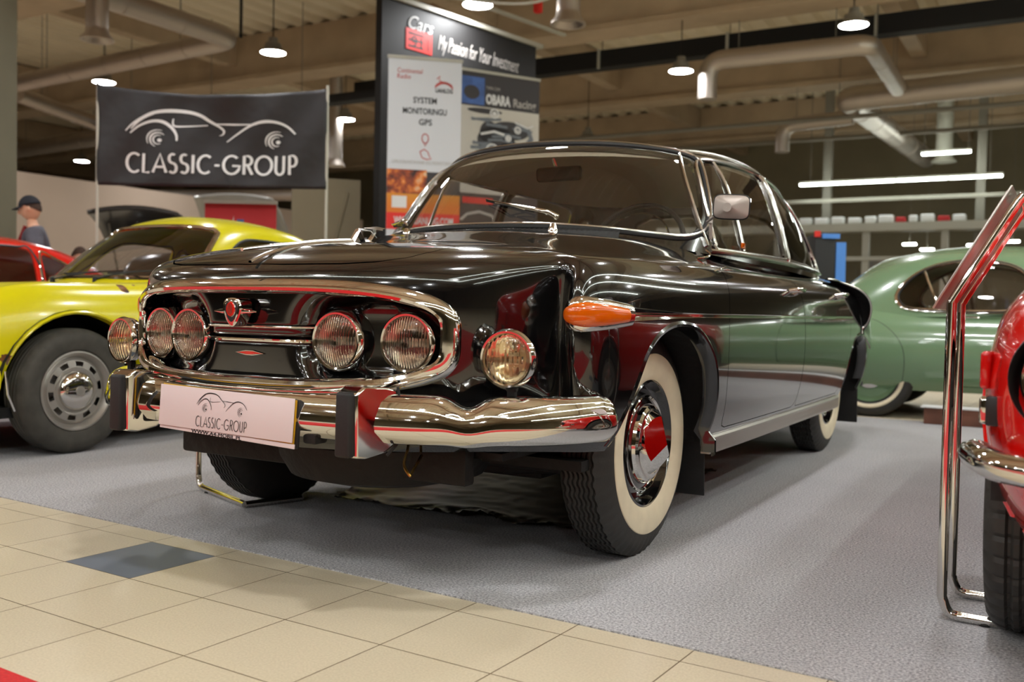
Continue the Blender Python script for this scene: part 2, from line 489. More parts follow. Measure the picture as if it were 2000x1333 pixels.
for k, t in enumerate((.10, .27, .50, .76, 1.0)):
    row = []
    for i in range(nU):
        sx, sy, sz = CTRL[6][i]; x = sx*(1-t); y = sy+(CY[i]-sy)*(t if i > 3 else t**.85)
        h = H(x, y); z = h-(.010*(1-t)) if k == 0 else h
        if k == 0: z = min(z, sz+.033)
        row.append((x, y, z))
    CTRL.append(row)
BV, BF = bspline_surf(CTRL, 10, 10)
BV = np.array(BV)
bbvh = BVHTree.FromPolygons([tuple(p) for p in BV], BF)
def side_x(y, z, s=1):
    h_, n_ = hit(bbvh, (1.6, y, z), (-1, 0, 0))
    return (h_.x if h_ else .93), (n_ if n_ else Vector((1, 0, 0)))
def front_y(x, z):
    h_, n_ = hit(bbvh, (x, -2, z), (0, 1, 0))
    return (h_.y if h_ else -.8), (n_ if n_ else Vector((0, -1, 0)))
def top_z(x, y):
    h_, n_ = hit(bbvh, (x, y, 2), (0, 0, -1))
    return (h_.z if h_ else 1.0), (n_ if n_ else Vector((0, 0, 1)))

# outlines -------------------------------------------------------
def sup(cx, cy, a, b, n=2.5, k=72):
    out = []
    for i in range(k):
        t = 2*PI*i/k; c, s_ = math.cos(t), math.sin(t)
        out.append((cx+a*math.copysign(abs(c)**(2/n), c), cy+b*math.copysign(abs(s_)**(2/n), s_)))
    return out
RING = sup(0, .682, .569, .124, 3.7, 120)                   # the oval opening of the nose, (x,z)
archF = [(-.40, .10), (-.40, .40), (-.385, .48), (-.35, .57), (-.30, .65), (-.225, .70), (-.11, .725), (.03, .715), (.13, .675), (.21, .61), (.26, .52), (.285, .42), (.295, .30), (.295, .10)]
archR = [(2.39, .10), (2.39, .40), (2.41, .50), (2.46, .58), (2.54, .635), (2.65, .66), (2.78, .66), (2.90, .64), (3.0, .58), (3.06, .5), (3.09, .4), (3.10, .10)]
doorF = [(.555, 1.02), (.50, .965), (.445, .92), (.40, .87), (.365, .80), (.345, .72), (.34, .62), (.35, .53), (.375, .45), (.39, .40), (.405, .378), (.43, .368), (1.360, .368), (1.378, .38), (1.384, .41), (1.384, 1.2), (.56, 1.2)]
doorR = [(1.392, 1.2), (1.392, .41), (1.398, .38), (1.416, .368), (2.26, .368), (2.30, .40), (2.33, .48), (2.37, .58), (2.40, .68), (2.42, .80), (2.43, .90), (2.43, 1.2)]
LID = [(0, -.905), (.15, -.898), (.28, -.872), (.38, -.83), (.445, -.77), (.468, -.69), (.472, -.55), (.468, -.35), (.462, -.15), (.455, .02), (.43, .09), (.35, .115), (.18, .12), (0, .12)]
LID = [(-x, y) for x, y in LID[::-1][:-1]]+LID[1:-1] if False else LID+[(-x, y) for x, y in LID[::-1] if x > 0]
FOOT = [(0, .30), (.28, .34), (.48, .45), (.62, .59), (.705, .73), (.745, .92), (.76, 1.25), (.765, 1.65), (.755, 2.05), (.72, 2.45), (.63, 2.83), (.45, 3.12), (.24, 3.26), (0, 3.32)]
FOOT = FOOT+[(-x, y) for x, y in FOOT[::-1] if x > 0]

def keep(V, F, poly, axes, inside, zone=None, off=0.):
    """clip by an outline seen along the third axis; zone(V) limits where it applies"""
    V = np.array(V); g = sdpoly(V[:, axes], poly)
    g = (g-off) if inside else (-g-off)
    if zone is not None: g = np.where(zone(V), g, -1.0 if inside else 1.0)
    return clip(V, F, g)
frontz = lambda V: V[:, 1] < -.35
sidez = lambda V: V[:, 0] > .70
topz = lambda V: V[:, 2] > .845
gap = .0032
def keep_lid(V, F, inside):
    V = np.array(V); g = sdpoly(V[:, [0, 1]], LID)
    # the outline climbs the nose: below its front edge the height decides
    zf = np.interp(np.abs(V[:, 0]), [0, .3, .47], [.868, .872, .885])
    z_ = (V[:, 1] < -.5); g = np.where(z_, np.minimum(g, (V[:, 2]-zf)), g)
    g = np.where(V[:, 2] > .80, g, -np.abs(V[:, 2]-.87)-.02)
    return clip(V, F, (g-gap*.6) if inside else (-g-gap*.6))
# the shell: everything but lid, doors, arches, nose oval and the cabin's footprint
V_, F_ = BV, BF
V_, F_ = keep(V_, F_, FOOT, [0, 1], False, lambda V: V[:, 2] > .90)
lidV, lidF = keep_lid(V_, F_, True)
V_, F_ = keep_lid(V_, F_, False)
V_, F_ = keep(V_, F_, RING, [0, 2], False, frontz)
V_, F_ = keep(V_, F_, archF, [1, 2], False, sidez)
V_, F_ = keep(V_, F_, archR, [1, 2], False, sidez)
dFV, dFF = keep(V_, F_, doorF, [1, 2], True, sidez, gap*.6)
dRV, dRF = keep(V_, F_, doorR, [1, 2], True, sidez, gap*.6)
V_, F_ = keep(V_, F_, doorF, [1, 2], False, sidez, gap*.4)
V_, F_ = keep(V_, F_, doorR, [1, 2], False, sidez, gap*.4)
body = panel('body', V_, F_, 'black', car, .012, both=True)
lid = panel('front_lid', lidV, lidF, 'black', car, .010, both=True)
doors = {}
for s_ in (1, -1):
    doors['F', s_] = panel('door', dFV, dFF, 'black', car, .010, mirror=(s_ < 0))
    doors['R', s_] = panel('door', dRV, dRF, 'black', car, .010, mirror=(s_ < 0))
# arch lips: rolled edge following each wheel opening
for nm, arch, hi in (('F', archF, 1), ('R', archR, 1)):
    for s_ in (1, -1):
        m = MB(); fr = []
        pts = spline([(0, a, b) for a, b in arch[1:-1]], 5)
        if nm == 'F': pts = [Vector((0, -.402, .39))]+pts+[Vector((0, .296, .30))]
        for i, p in enumerate(pts):
            x, n_ = side_x(p.y, max(p.z, .335)); a = pts[max(i-1, 0)]; b = pts[min(i+1, len(pts)-1)]
            t = (b-a).normalized(); inn = Vector((0, -t.z, t.y))
            if inn.dot(Vector((0, (.0 if nm == 'F' else 2.75)-p.y, .36-p.z))) < 0: inn = -inn
            fr.append((Vector((s_*(x-.002), p.y, p.z)), Vector((s_, 0, 0)), inn))
        prof = [(-.010, -.016), (.001, -.012), (.0055, -.003), (.003, .005), (-.012, .010), (-.045, .012), (-.045, .006), (-.012, .004)]
        m.sweep(prof, fr); m.build('wheel_arch_lip', 'black', car)
# ------------------------------------------------ cabin
K = [
 [(0,.20,1.02),(.28,.235,1.02),(.50,.35,1.01),(.66,.505,1.0),(.760,.66,.985),(.805,.90,.97),(.82,1.25,.965),(.825,1.65,.96),(.815,2.05,.955),(.785,2.45,.95),(.70,2.86,.94),(.5,3.2,.93),(.26,3.4,.92),(0,3.45,.92)],
 [(0,.30,1.13),(.27,.335,1.13),(.48,.445,1.125),(.63,.59,1.12),(.725,.745,1.115),(.770,.95,1.11),(.785,1.27,1.11),(.79,1.65,1.11),(.778,2.05,1.11),(.742,2.45,1.10),(.64,2.82,1.09),(.46,3.11,1.08),(.24,3.28,1.07),(0,3.33,1.07)],
 [(0,.435,1.28),(.26,.47,1.28),(.455,.565,1.275),(.60,.705,1.265),(.685,.855,1.26),(.725,1.02,1.26),(.74,1.29,1.265),(.745,1.66,1.265),(.728,2.04,1.26),(.682,2.41,1.245),(.57,2.73,1.225),(.41,2.96,1.21),(.22,3.08,1.2),(0,3.13,1.2)],
 [(0,.575,1.405),(.25,.605,1.40),(.43,.685,1.39),(.570,.81,1.378),(.642,.945,1.373),(.675,1.09,1.38),(.692,1.32,1.39),(.692,1.66,1.395),(.672,2.02,1.385),(.615,2.35,1.365),(.50,2.62,1.34),(.35,2.79,1.32),(.19,2.88,1.31),(0,2.91,1.31)],
 [(0,.69,1.458),(.22,.72,1.455),(.38,.79,1.445),(.505,.90,1.435),(.57,1.02,1.435),(.605,1.15,1.445),(.618,1.36,1.455),(.612,1.66,1.458),(.585,1.98,1.445),(.52,2.26,1.425),(.41,2.47,1.40),(.28,2.60,1.385),(.15,2.67,1.38),(0,2.69,1.38)],
 [(0,.90,1.492),(.14,.92,1.492),(.25,.97,1.490),(.34,1.06,1.488),(.385,1.16,1.488),(.41,1.27,1.492),(.42,1.43,1.496),(.41,1.64,1.496),(.38,1.88,1.490),(.33,2.07,1.48),(.26,2.22,1.465),(.17,2.31,1.455),(.09,2.36,1.45),(0,2.37,1.45)],
 [(0,1.15,1.512),(0,1.16,1.512),(0,1.19,1.513),(0,1.23,1.514),(0,1.28,1.515),(0,1.34,1.516),(0,1.42,1.517),(0,1.58,1.516),(0,1.70,1.513),(0,1.80,1.509),(0,1.88,1.505),(0,1.94,1.502),(0,1.98,1.50),(0,2.0,1.50)],
]
GV, GF = bspline_surf(K, 14, 12)
gbvh = BVHTree.FromPolygons([tuple(p) for p in GV], GF)
def cab_x(y, z):
    h_, n_ = hit(gbvh, (1.6, y, z), (-1, 0, 0)); return (h_.x if h_ else .75), (n_ if n_ else Vector((1, 0, 0)))
def cab_y(x, z):
    h_, n_ = hit(gbvh, (x, -1.6, z), (0, 1, 0)); return (h_.y if h_ else .6), (n_ if n_ else Vector((0, -1, 0)))
WS = [(0, 1.086), (.25, 1.083), (.45, 1.073), (.60, 1.059), (.665, 1.053), (.70, 1.060), (.712, 1.085), (.706, 1.14), (.688, 1.20), (.662, 1.27), (.632, 1.335), (.603, 1.372), (.560, 1.392), (.48, 1.406), (.32, 1.418), (.15, 1.424), (0, 1.426)]
WS = WS+[(-x, z) for x, z in WS[::-1] if x > 0]
SF = [(.765, 1.022), (.775, 1.08), (.80, 1.16), (.84, 1.25), (.885, 1.33), (.93, 1.367), (1.0, 1.383), (1.2, 1.392), (1.575, 1.396), (1.600, 1.388), (1.603, 1.36), (1.603, 1.03), (1.59, 1.016), (1.2, 1.012), (.79, 1.010)]
SR = [(1.672, 1.03), (1.672, 1.37), (1.69, 1.392), (1.90, 1.390), (2.10, 1.380), (2.24, 1.362), (2.30, 1.33), (2.36, 1.22), (2.42, 1.08), (2.425, 1.02), (2.40, 1.005), (1.69, 1.015)]
QR = [(2.50, 1.03), (2.44, 1.20), (2.40, 1.31), (2.46, 1.31), (2.58, 1.22), (2.68, 1.10), (2.70, 1.03)]
BW = [(0.05, 1.10), (.40, 1.10), (.50, 1.12), (.47, 1.22), (.40, 1.31), (.30, 1.345), (.05, 1.355)]
wsz = lambda V: (V[:, 1] < 1.02)
gsz = lambda V: V[:, 0] > .45
gbz = lambda V: V[:, 1] > 2.2
GV = np.array(GV)
V_, F_ = keep(GV, GF, WS, [0, 2], False, wsz)
V_, F_ = keep(V_, F_, SF, [1, 2], False, gsz); V_, F_ = keep(V_, F_, SR, [1, 2], False, gsz); V_, F_ = keep(V_, F_, QR, [1, 2], False, gsz)
V_, F_ = keep(V_, F_, BW, [0, 2], False, gbz)
roof = panel('roof', V_, F_, 'black', car, .022, both=True)
roof.modifiers.new('s', 'SOLIDIFY').thickness = .012; roof.modifiers['s'].offset = -1
M['black_in'] = M['black']
gV, gF = keep(GV, GF, WS, [0, 2], True, wsz); windshield = panel('windshield', gV, gF, 'glass', car, 0, both=True)
for s_ in (1, -1):
    for poly, key in ((SF, 'F'), (SR, 'R')):
        gV, gF = keep(GV, GF, poly, [1, 2], True, gsz); gV = np.array(gV)-np.array([.006, 0, 0])
        panel('door_window', gV, gF, 'glass', doors[key, s_], 0, mirror=(s_ < 0))
    gV, gF = keep(GV, GF, QR, [1, 2], True, gsz); panel('quarter_window', gV, gF, 'glass', car, 0, mirror=(s_ < 0))
    gV, gF = keep(GV, GF, BW, [0, 2], True, gbz); panel('rear_window', gV, gF, 'glass', car, 0, mirror=(s_ < 0))
# windshield: black rubber seal with a chrome strip let into it
def ws_loop(poly, grow=0., n=4):
    pts = spline([(a, 0, b) for a, b in poly], n, closed=True); out = []
    k = len(pts)
    for i, p in enumerate(pts):
        t = (pts[(i+1) % k]-pts[i-1]).normalized(); o_ = Vector((t.z, 0, -t.x))*grow
        c = Vector((0, 0, 1.24)); 
        if (p+o_-c).length < (p-c).length and grow > 0: o_ = -o_
        q = p+o_; y, n_ = cab_y(abs(q.x), q.z); out.append((Vector((q.x, y, q.z)), Vector((n_.x*(1 if q.x >= 0 else -1), n_.y, n_.z))))
    return out
lp = ws_loop(WS, .012)
m = MB(); fr = []
for i, (p, n_) in enumerate(lp):
    t = (lp[(i+1) % len(lp)][0]-lp[i-1][0]).normalized(); b_ = t.cross(n_).normalized(); fr.append((p, n_, b_))
m.sweep([(-.01, -.013), (.003, -.013), (.009, -.008), (.011, 0), (.009, .008), (.003, .014), (-.01, .014)], fr, closed=True)
seal = m.build('windshield_seal', 'rubber', car)
m = MB(); m.sweep([(.007, -.006), (.0135, -.004), (.015, 0), (.0135, .004), (.007, .006)], fr, closed=True)
m.build('seal_trim', 'chrome_soft', seal)
# wide black roof-edge frame: the second chrome line of the A pillar
# side windows: chrome frames on the doors
def side_loop(poly, off, n=4, closed=True):
    pts = spline([(0, a, b) for a, b in poly], n, closed=closed); k = len(pts); out = []
    cy_ = sum(p.y for p in pts)/k; cz_ = sum(p.z for p in pts)/k
    for i, p in enumerate(pts):
        a = pts[i-1] if (closed or i) else p; b = pts[(i+1) % k] if (closed or i < k-1) else p
        t = (b-a).normalized(); o_ = Vector((0, -t.z, t.y))
        if o_.dot(p-Vector((0, cy_, cz_))) < 0: o_ = -o_
        q = p+o_*off; x, n_ = cab_x(q.y, q.z); out.append((Vector((x, q.y, q.z)), n_, t))
    return out
for s_ in (1, -1):
    for poly, key, nm in ((SF, 'F', 'window_frame'), (SR, 'R', 'window_frame'), (QR, None, 'window_trim')):
        m = MB()
        for off, w_, h_ in ((.006, .0075, .010),):
            L_ = side_loop(poly, off); fr = []
            for p, n_, t in L_:
                b_ = t.cross(n_).normalized(); fr.append((Vector((p.x*s_, p.y, p.z)), Vector((n_.x*s_, n_.y, n_.z)), Vector((b_.x*s_, b_.y, b_.z))))
            m.sweep([(-.008, -w_), (h_*.6, -w_), (h_, -w_*.4), (h_, w_*.4), (h_*.6, w_), (-.008, w_)], fr, closed=True)
        m.build(nm, 'chrome_soft', doors[key, s_] if key else car)
    # drip rail: chrome line over both doors running down to the tail
    DR = [(.70, 1.015), (.712, 1.10), (.745, 1.20), (.79, 1.30), (.845, 1.37), (.91, 1.408), (1.02, 1.423), (1.3, 1.432), (1.7, 1.434), (2.0, 1.428), (2.2, 1.412), (2.36, 1.375), (2.46, 1.31), (2.55, 1.22), (2.64, 1.10), (2.68, 1.0)]
    L_ = side_loop(DR, 0, closed=False); m = MB(); fr = []
    for p, n_, t in L_:
        b_ = t.cross(n_).normalized(); fr.append((Vector((p.x*s_, p.y, p.z)), Vector((n_.x*s_, n_.y, n_.z)), Vector((b_.x*s_, b_.y, b_.z))))
    m.sweep([(-.005, -.006), (.008, -.006), (.012, -.002), (.012, .002), (.008, .006), (-.005, .006)], fr)
    m.build('drip_rail', 'chrome_soft', car)
    # wide bright B pillar between the door windows
    m = MB(); fr = []
    for z in np.linspace(1.015, 1.395, 9):
        x, n_ = cab_x(1.637, z); fr.append((Vector((x*s_, 1.637, z)), Vector((n_.x*s_, n_.y, n_.z)), Vector((0, 1, 0))))
    m.sweep([(-.004, -.026), (.006, -.026), (.009, -.020), (.006, -.004), (.006, .004), (.009, .020), (.006, .026), (-.004, .026)], fr)
    m.build('pillar_trim', 'chrome_soft', doors['F', s_])
    # quarter-light divider bar in the front door window
    m = MB(); pts = []
    for t in np.linspace(0, 1, 8):
        y = 1.04-.03*(1-t); z = 1.015+.368*t; x, n_ = cab_x(y, z); pts.append((s_*(x+.001), y, z))
    m.tube(pts, .0075, 8); m.build('quarter_light_bar', 'chrome_soft', doors['F', s_])
    # belt moulding under the windows
    m = MB(); fr = []
    for y in np.linspace(.70, 2.62, 40):
        x, n_ = cab_x(y, .998-.012*max(0, (y-1.6))); fr.append((Vector((x*s_+.004*s_, y, .998-.012*max(0, (y-1.6)))), Vector((s_, 0, 0)), Vector((0, 0, 1))))
    m.sweep([(-.006, -.007), (.008, -.006), (.012, 0), (.006, .007), (-.006, .008)], fr); m.build('belt_moulding', 'chrome_soft', car)
# ------------------------------------------------ nose oval: chrome surround
def ring_y(x): return front_y(min(abs(x), .60), .70)[0]
fr = []
RP = sup(0, .682, .572, .126, 3.7, 160); k = len(RP)
def nose(x):  # smooth plan curve of the nose
    return -.948+.20*x*x+.95*abs(x)**4
for i, (x, z) in enumerate(RP):
    x0, z0 = RP[i-1]; x1, z1 = RP[(i+1) % k]
    P = Vector((x, nose(x)+.30*abs(z-.682)**1.5*(1 if z > .682 else .6), z)); T = Vector((x1-x0, nose(x1)-nose(x0), z1-z0)).normalized()
    out_ = Vector((z1-z0, 0, -(x1-x0))).normalized()
    if out_.dot(Vector((x, 0, z-.682))) < 0: out_ = -out_
    dn = Vector((0.4*x+3.8*x**3*(1 if x > 0 else 1), -1, 0)); dn.normalize()
    out_ = (out_-T*out_.dot(T)).normalized(); A = out_.cross(T).normalized()
    if A.dot(dn) < 0: A = -A
    top = max(0, (z-.682)/.134); fr.append((P, A, out_))
m = MB()
prof = [(-.05, -.014), (-.012, -.016), (.006, -.014), (.015, -.008), (.0175, .0), (.014, .007), (.008, .014), (.000, .021), (-.010, .025), (-.03, .026)]
m.sweep(prof, fr, closed=True)
m.build('grille_surround', 'chrome', car)
# recessed black panel with two horizontal steps and blended lamp bowls
m = MB(); nx, nz = 150, 44; V = []; F = []
HL = [(-.463, .670, .079), (-.277, .670, .079), (.277, .670, .079), (.463, .670, .079)]
def panel_y(x, z):
    y = nose(x)+.045
    ax = abs(x)
    # inner bowls around the lamps: soft-sided pockets
    d = min(math.hypot((ax-.37)/1.7, (z-.68))-.118, 0) if True else 0
    e = math.hypot(max(abs(ax-.37)-.095, 0), z-.675)-.105
    y += .060*(1/(1+math.exp(e*110)))
    if ax < .24:
        wz = 1/(1+math.exp((ax-.20)*140))
        y += wz*(.010*(1/(1+math.exp(-(.702-z)*900))) + .022*(1/(1+math.exp(-(.676-z)*900))) - .018*(1/(1+math.exp(-(.662-z)*900))))
    return y
for j in range(nz+1):
    for i in range(nx+1):
        x = -.60+1.2*i/nx; z = .548+.268*j/nz; V.append((x, panel_y(x, z), z))
F = [(j*(nx+1)+i, j*(nx+1)+i+1, (j+1)*(nx+1)+i+1, (j+1)*(nx+1)+i) for j in range(nz) for i in range(nx)]
V, F = keep(V, F, sup(0, .682, .577, .130, 3.7, 100), [0, 2], True)
m.add([tuple(p) for p in V], F); grille = m.build('grille_panel', 'black', car, ang=180)
for z0, hh in ((.702, .0035), (.6645, .0055)):
    m = MB(); m.tube([(x, panel_y(x, z0)-.010, z0) for x in np.linspace(-.20, .20, 24)], hh, 8); m.build('grille_strip', 'chrome' if z0 < .68 else 'chrome_dull', grille)
# emblem: shield with red oval and side wings
ey = nose(0)-.001
m = MB()
sh0 = [(0, -.042), (.018, -.030), (.033, -.002), (.034, .018), (.024, .033), (0, .037), (-.024, .033), (-.034, .018), (-.033, -.002), (-.018, -.030)]
sh = [(a*.98, b*.98) for a, b in sh0]
shp = [tuple(p)[:2] for p in spline([(a, b, 0) for a, b in sh], 4, closed=True)]
def plate(mb, outline, c, y0, y1, inset=.004, mi=0, lean=0):
    n = len(outline); V = []
    for y, k_ in ((y0, 1), (y1+.003, 1), (y1, 1-inset/.035), ):
        for a, b in outline: V.append((c[0]+a*k_, y, c[1]+b*k_))
    F = []
    for l in range(2):
        for i in range(n): F.append((l*n+i, l*n+(i+1) % n, (l+1)*n+(i+1) % n, (l+1)*n+i))
    F.append(tuple(2*n+i for i in range(n))); mb.add(V, F, mi)
plate(m, shp, (0, .742), ey+.03, ey-.012)
emblem = m.build('emblem', 'chrome', car)
m = MB(); plate(m, [(a*.74, b*.76) for a, b in shp], (0, .743), ey, ey-.0135); m.build('emblem_field', 'ink', emblem)
ov = [(.016*math.cos(t), .0205*math.sin(t)) for t in np.linspace(0, 2*PI, 32)[:-1]]
m = MB(); plate(m, [(a*1.15, b*1.13) for a, b in ov], (0, .748), ey, ey-.0145); m.build('emblem_rim', 'chrome', emblem)
m = MB(); plate(m, ov, (0, .748), ey, ey-.0165); m.build('emblem_oval', 'red_enamel', emblem)
m = MB()
for xx in (-.009, -.003, .003, .009): m.box((xx*.8, ey-.017, .748), (.0018, .0015, .022+.008*(abs(xx) < .005)))
m.build('emblem_letters', 'chrome_dull', emblem)
m = MB()
for s_ in (1, -1):
    m.tube([(s_*.025, ey-.004, .742), (s_*.05, ey-.004, .742), (s_*.078, ey+.002, .742)], [.009, .0055, .0015], 8, flat=.6)
split_build(m, 'emblem_wing', 'chrome', emblem)
# small bright dart low on the panel
m = MB(); yb = panel_y(0, .628)
pts = [(-.050, .001), (-.012, .0055), (.012, .0055), (.050, 0), (.012, -.0042), (-.012, -.0042)]
plate(m, pts, (.0, .628), yb, yb-.008, .012); m.build('badge_bar', 'red_enamel', grille)
m = MB(); m.tube([(a*1.04, yb-.004, .628+b*1.15) for a, b in pts], .0020, 6, closed=True); m.build('badge_rim', 'chrome', grille)
# ------------------------------------------------ headlamps
def lamp(name, c, R, yaw, par, lensmat, depth=.05, shell=None, bezel=.010):
    """a round lamp built facing -y about the origin, then placed"""
    h = bpy.data.objects.new(name, None)
    rotM = Matrix.Translation(c) @ Matrix.Rotation(yaw, 4, 'Z')
    def put(o): o.data.transform(rotM); return o
    m = MB(); m.lathe([(R-.004, .012), (R-.004, -.006), (R-.001, -.011), (R+.004, -.012), (R+bezel, -.007), (R+bezel+.003, .002), (R+bezel, .012), (R+bezel-.002, .03)], 56, axis='y')
    rim = put(m.build(name, 'chrome', par))
    m = MB(); m.lathe([(.008, depth+.008), (.02, depth), (R*.35, depth*.80), (R*.62, depth*.52), (R*.82, depth*.24), (R-.002, .008), (R-.001, .004)], 48, axis='y')
    put(m.build('lamp_reflector', 'reflector', rim))
    m = MB(); m.lathe([(0, depth*.25), (.008, depth*.27), (.012, depth*.4), (.012, depth*.7), (.018, depth*.98)], 16, axis='y'); put(m.build('bulb', 'bulb', rim))
    # lens: domed, slightly fluted by its material
    m = MB(); pr = [(0.0005, -.020*R/.09)]
    for t in np.linspace(.15, 1, 7): pr.append((t*(R-.003), -.020*R/.09*(1-t*t)-.002))
    pr += [(R-.003, .003)]
    for t in np.linspace(1, .15, 6): pr.append((t*(R-.004), -.020*R/.09*(1-t*t)+.0015))
    pr.append((.0005, -.020*R/.09+.0045))
    m.lathe(pr, 48, axis='y'); 
    o = m.build('lamp_lens', lensmat, rim); o.matrix_local = rotM
    return rim, put
for x, z, R in HL:
    s_ = 1 if x > 0 else -1
    yy = (-.802 if abs(x) > .4 else -.858)
    rim, put = lamp('headlamp', (x, yy+.006, z), R-.008, s_*(.12 if abs(x) > .4 else .06), car, 'lens', bezel=.008)
    m = MB(); m.lathe([(R+.001, .002), (R+.004, .02), (R+.008, .07)], 48, axis='y'); put(m.build('lamp_bowl', 'black', rim))
    #
    m = MB()
# ------------------------------------------------ fog lamps on the bumper
for s_ in (1, -1):
    rim, put = lamp('fog_lamp', (s_*.727, -.735, .637), .0665, s_*.10, car, 'foglens', depth=.04, bezel=.007)
    m = MB(); m.lathe([(.072, .004), (.0735, .014), (.072, .026), (.066, .040), (.050, .054), (.028, .063), (.0, .066)], 48, axis='y'); put(m.build('lamp_shell', 'chrome', rim))
    m = MB(); m.box((0, -.0185, .0), (.100, .003, .018), bev=.001); put(m.build('lens_bar', 'foglens', rim))
    m = MB(); m.box((0, .03, -.083), (.022, .018, .034), bev=.003); m.box((0, .032, -.104), (.036, .030, .012), bev=.003); m.tube([(-.014, .03, -.075), (.014, .03, -.075)], .008, 10); m.lathe([(0, -.135), (.010, -.130), (.010, -.105), (0, -.103)], 6, c=(0, .032, 0), axis='z')
    put(m.build('lamp_bracket', 'dark', rim))
    # cable running up from the lamp
    m = MB(); m.tube(spline([(s_*.735, -.66, .70), (s_*.73, -.60, .735), (s_*.70, -.575, .78)], 6), .0035, 6)
# ------------------------------------------------ front bumper
def bump_y(x):
    ax = abs(x)
    return float(np.interp(ax, [0, .2, .4, .55, .65, .75, .83, .88, .905, .915], [-.945, -.940, -.922, -.880, -.825, -.758, -.680, -.595, -.52, -.44]))
bp = spline([(x, bump_y(x), 0) for x in (0, .2, .4, .55, .64, .72, .80, .862, .896, .91)], 8)
full = [Vector((-p.x, p.y, 0)) for p in bp[::-1][:-1]]+bp
m = MB(); fr = []; k = len(full)
for i, p in enumerate(full):
    t = (full[min(i+1, k-1)]-full[max(i-1, 0)]).normalized(); out_ = Vector((t.y, -t.x, 0))
    if out_.y > 0 and abs(p.x) < .8: out_ = -out_
    if out_.x*p.x < 0 and abs(p.x) > .5: out_ = -out_
    ax = abs(p.x); e = min(i, k-1-i)
    kink = math.exp(-((ax-.665)/.035)**2)
    h = .066 if ax > .2 else .060
    tip = 1.0
    zt = .545-.030*kink-(.004 if ax > .9 else 0); zb = .420-.006*kink
    zm = .468-.010*kink
    pr = [(-.05, zt-.010), (-.022, zt), (-.006, zt-.004), (.010+.006*kink, zt-.020), (.021-.004*kink, zm+.022), (.026, zm), (.024, zm-.016), (.014, zb+.020), (.002, zb+.004), (-.012, zb), (-.05, zb+.006), (-.055, zb+.03), (-.055, zt-.03)]
    if e < 5:
        f_ = [.30, .66, .84, .93, .98][e]; pr = [(a*f_-(1-f_)*.02, zm+.006+(z-zm-.006)*(1-(1-f_)*.75)) for a, z in pr]
    fr.append((Vector((p.x, p.y, 0)), out_, Vector((0, 0, 1)), 1, pr))
m.sweep([0]*13, fr)
bumper = m.build('front_bumper', 'chrome', car, ang=50)
# overriders: chrome wedge with a black rubber face
for s_ in (1, -1):
    m = MB(); x0 = s_*.420
    # side outline in (y,z), widening towards the bar
    prof = [(-.985, .548), (-.955, .566), (-.90, .562), (-.875, .555), (-.862, .51), (-.850, .465), (-.862, .43), (-.90, .398), (-.950, .386), (-.982, .391)]
    V = []; n = len(prof); 
    for xx, sc in ((-.032, .0), (-.026, .012), (.026, .012), (.032, .0)):
        for (y, z) in prof:
            flare = max(0, (y+.955))*.48
            V.append((x0+xx*(1)+(flare if xx > 0 else -flare), y, z))
    F = [tuple(range(n-1, -1, -1)), tuple(3*n+i for i in range(n))]
    for l in range(3):
        for i in range(n): F.append((l*n+i, l*n+(i+1) % n, (l+1)*n+(i+1) % n, (l+1)*n+i))
    m.add(V, F); o = m.build('overrider', 'chrome', bumper, ang=28)
    bv = o.modifiers.new('b', 'BEVEL'); bv.width = .006; bv.segments = 3; bv.limit_method = 'ANGLE'
    m = MB(); m.box((x0, -.988, .472), (.046, .030, .160), rot=rotm('X', math.radians(-1)), bev=.008, seg=3)
    m.build('rubber_face', 'rubber', o)
    # dark gasket where the wedge meets the bar
    m = MB(); yy = [(-.875, .562), (-.870, .53), (-.860, .50), (-.855, .46), (-.864, .43), (-.90, .392)]
    m.tube([(x0+s_*(.034+(y+.985)*.46), y+.002, z) for y, z in spline_yz(yy)] if False else [(x0+s_*(.034+(y+.955)*.48), y, z) for y, z in yy], .004, 6); m.build('overrider_gasket', 'rubber', o)
# number plate: a pale placard over the framed plate, both slightly out of level
pl = bpy.data.objects.new('number_plate', None)
Rp = Matrix.Translation((-.014, -.976, .468)) @ Matrix.Rotation(math.radians(-3), 4, 'X') @ Matrix.Rotation(math.radians(2.0), 4, 'Y')
def padd(name, mb, mat, par, Mx=Rp, **kw):
    o = mb.build(name, mat, par, **kw); o.data.transform(Mx); return o
m = MB(); m.box((0.004, .018, -.002), (.514, .010, .126), bev=.0045)
plate_o = padd('number_plate', m, 'rubber', car)
m = MB(); m.box((0.002, .0105, .003), (.500, .004, .114), bev=.0015); padd('plate_face', m, 'yellow_edge', plate_o)
m = MB(); m.box((0.004, .0088, -.0590), (.505, .003, .012), bev=.0008); padd('plate_footer', m, 'placard', plate_o)
t_ = words('WWW.A4-MOBIL.PL', .014, (-.12, .0066, -.0648), (1, 0, 0), (0, 0, 1), 'ink', plate_o, 'plate_lettering', width=.19); t_.data.transform(Rp)
Rq = Matrix.Translation((-.012, -.977, .470)) @ Matrix.Rotation(math.radians(-3), 4, 'X') @ Matrix.Rotation(math.radians(1.2), 4, 'Y')
m = MB(); m.box((0, .004, .002), (.500, .0025, .113), bev=.0006); plc = padd('placard', m, 'placard', plate_o, Rq)
m = MB(); logo(m, (-.102, .0020, -.049), (.192, 0, 0), (0, 0, .192), (0, -1, 0), .8, .0006); padd('placard_logo', m, 'ink', plc, Rq)
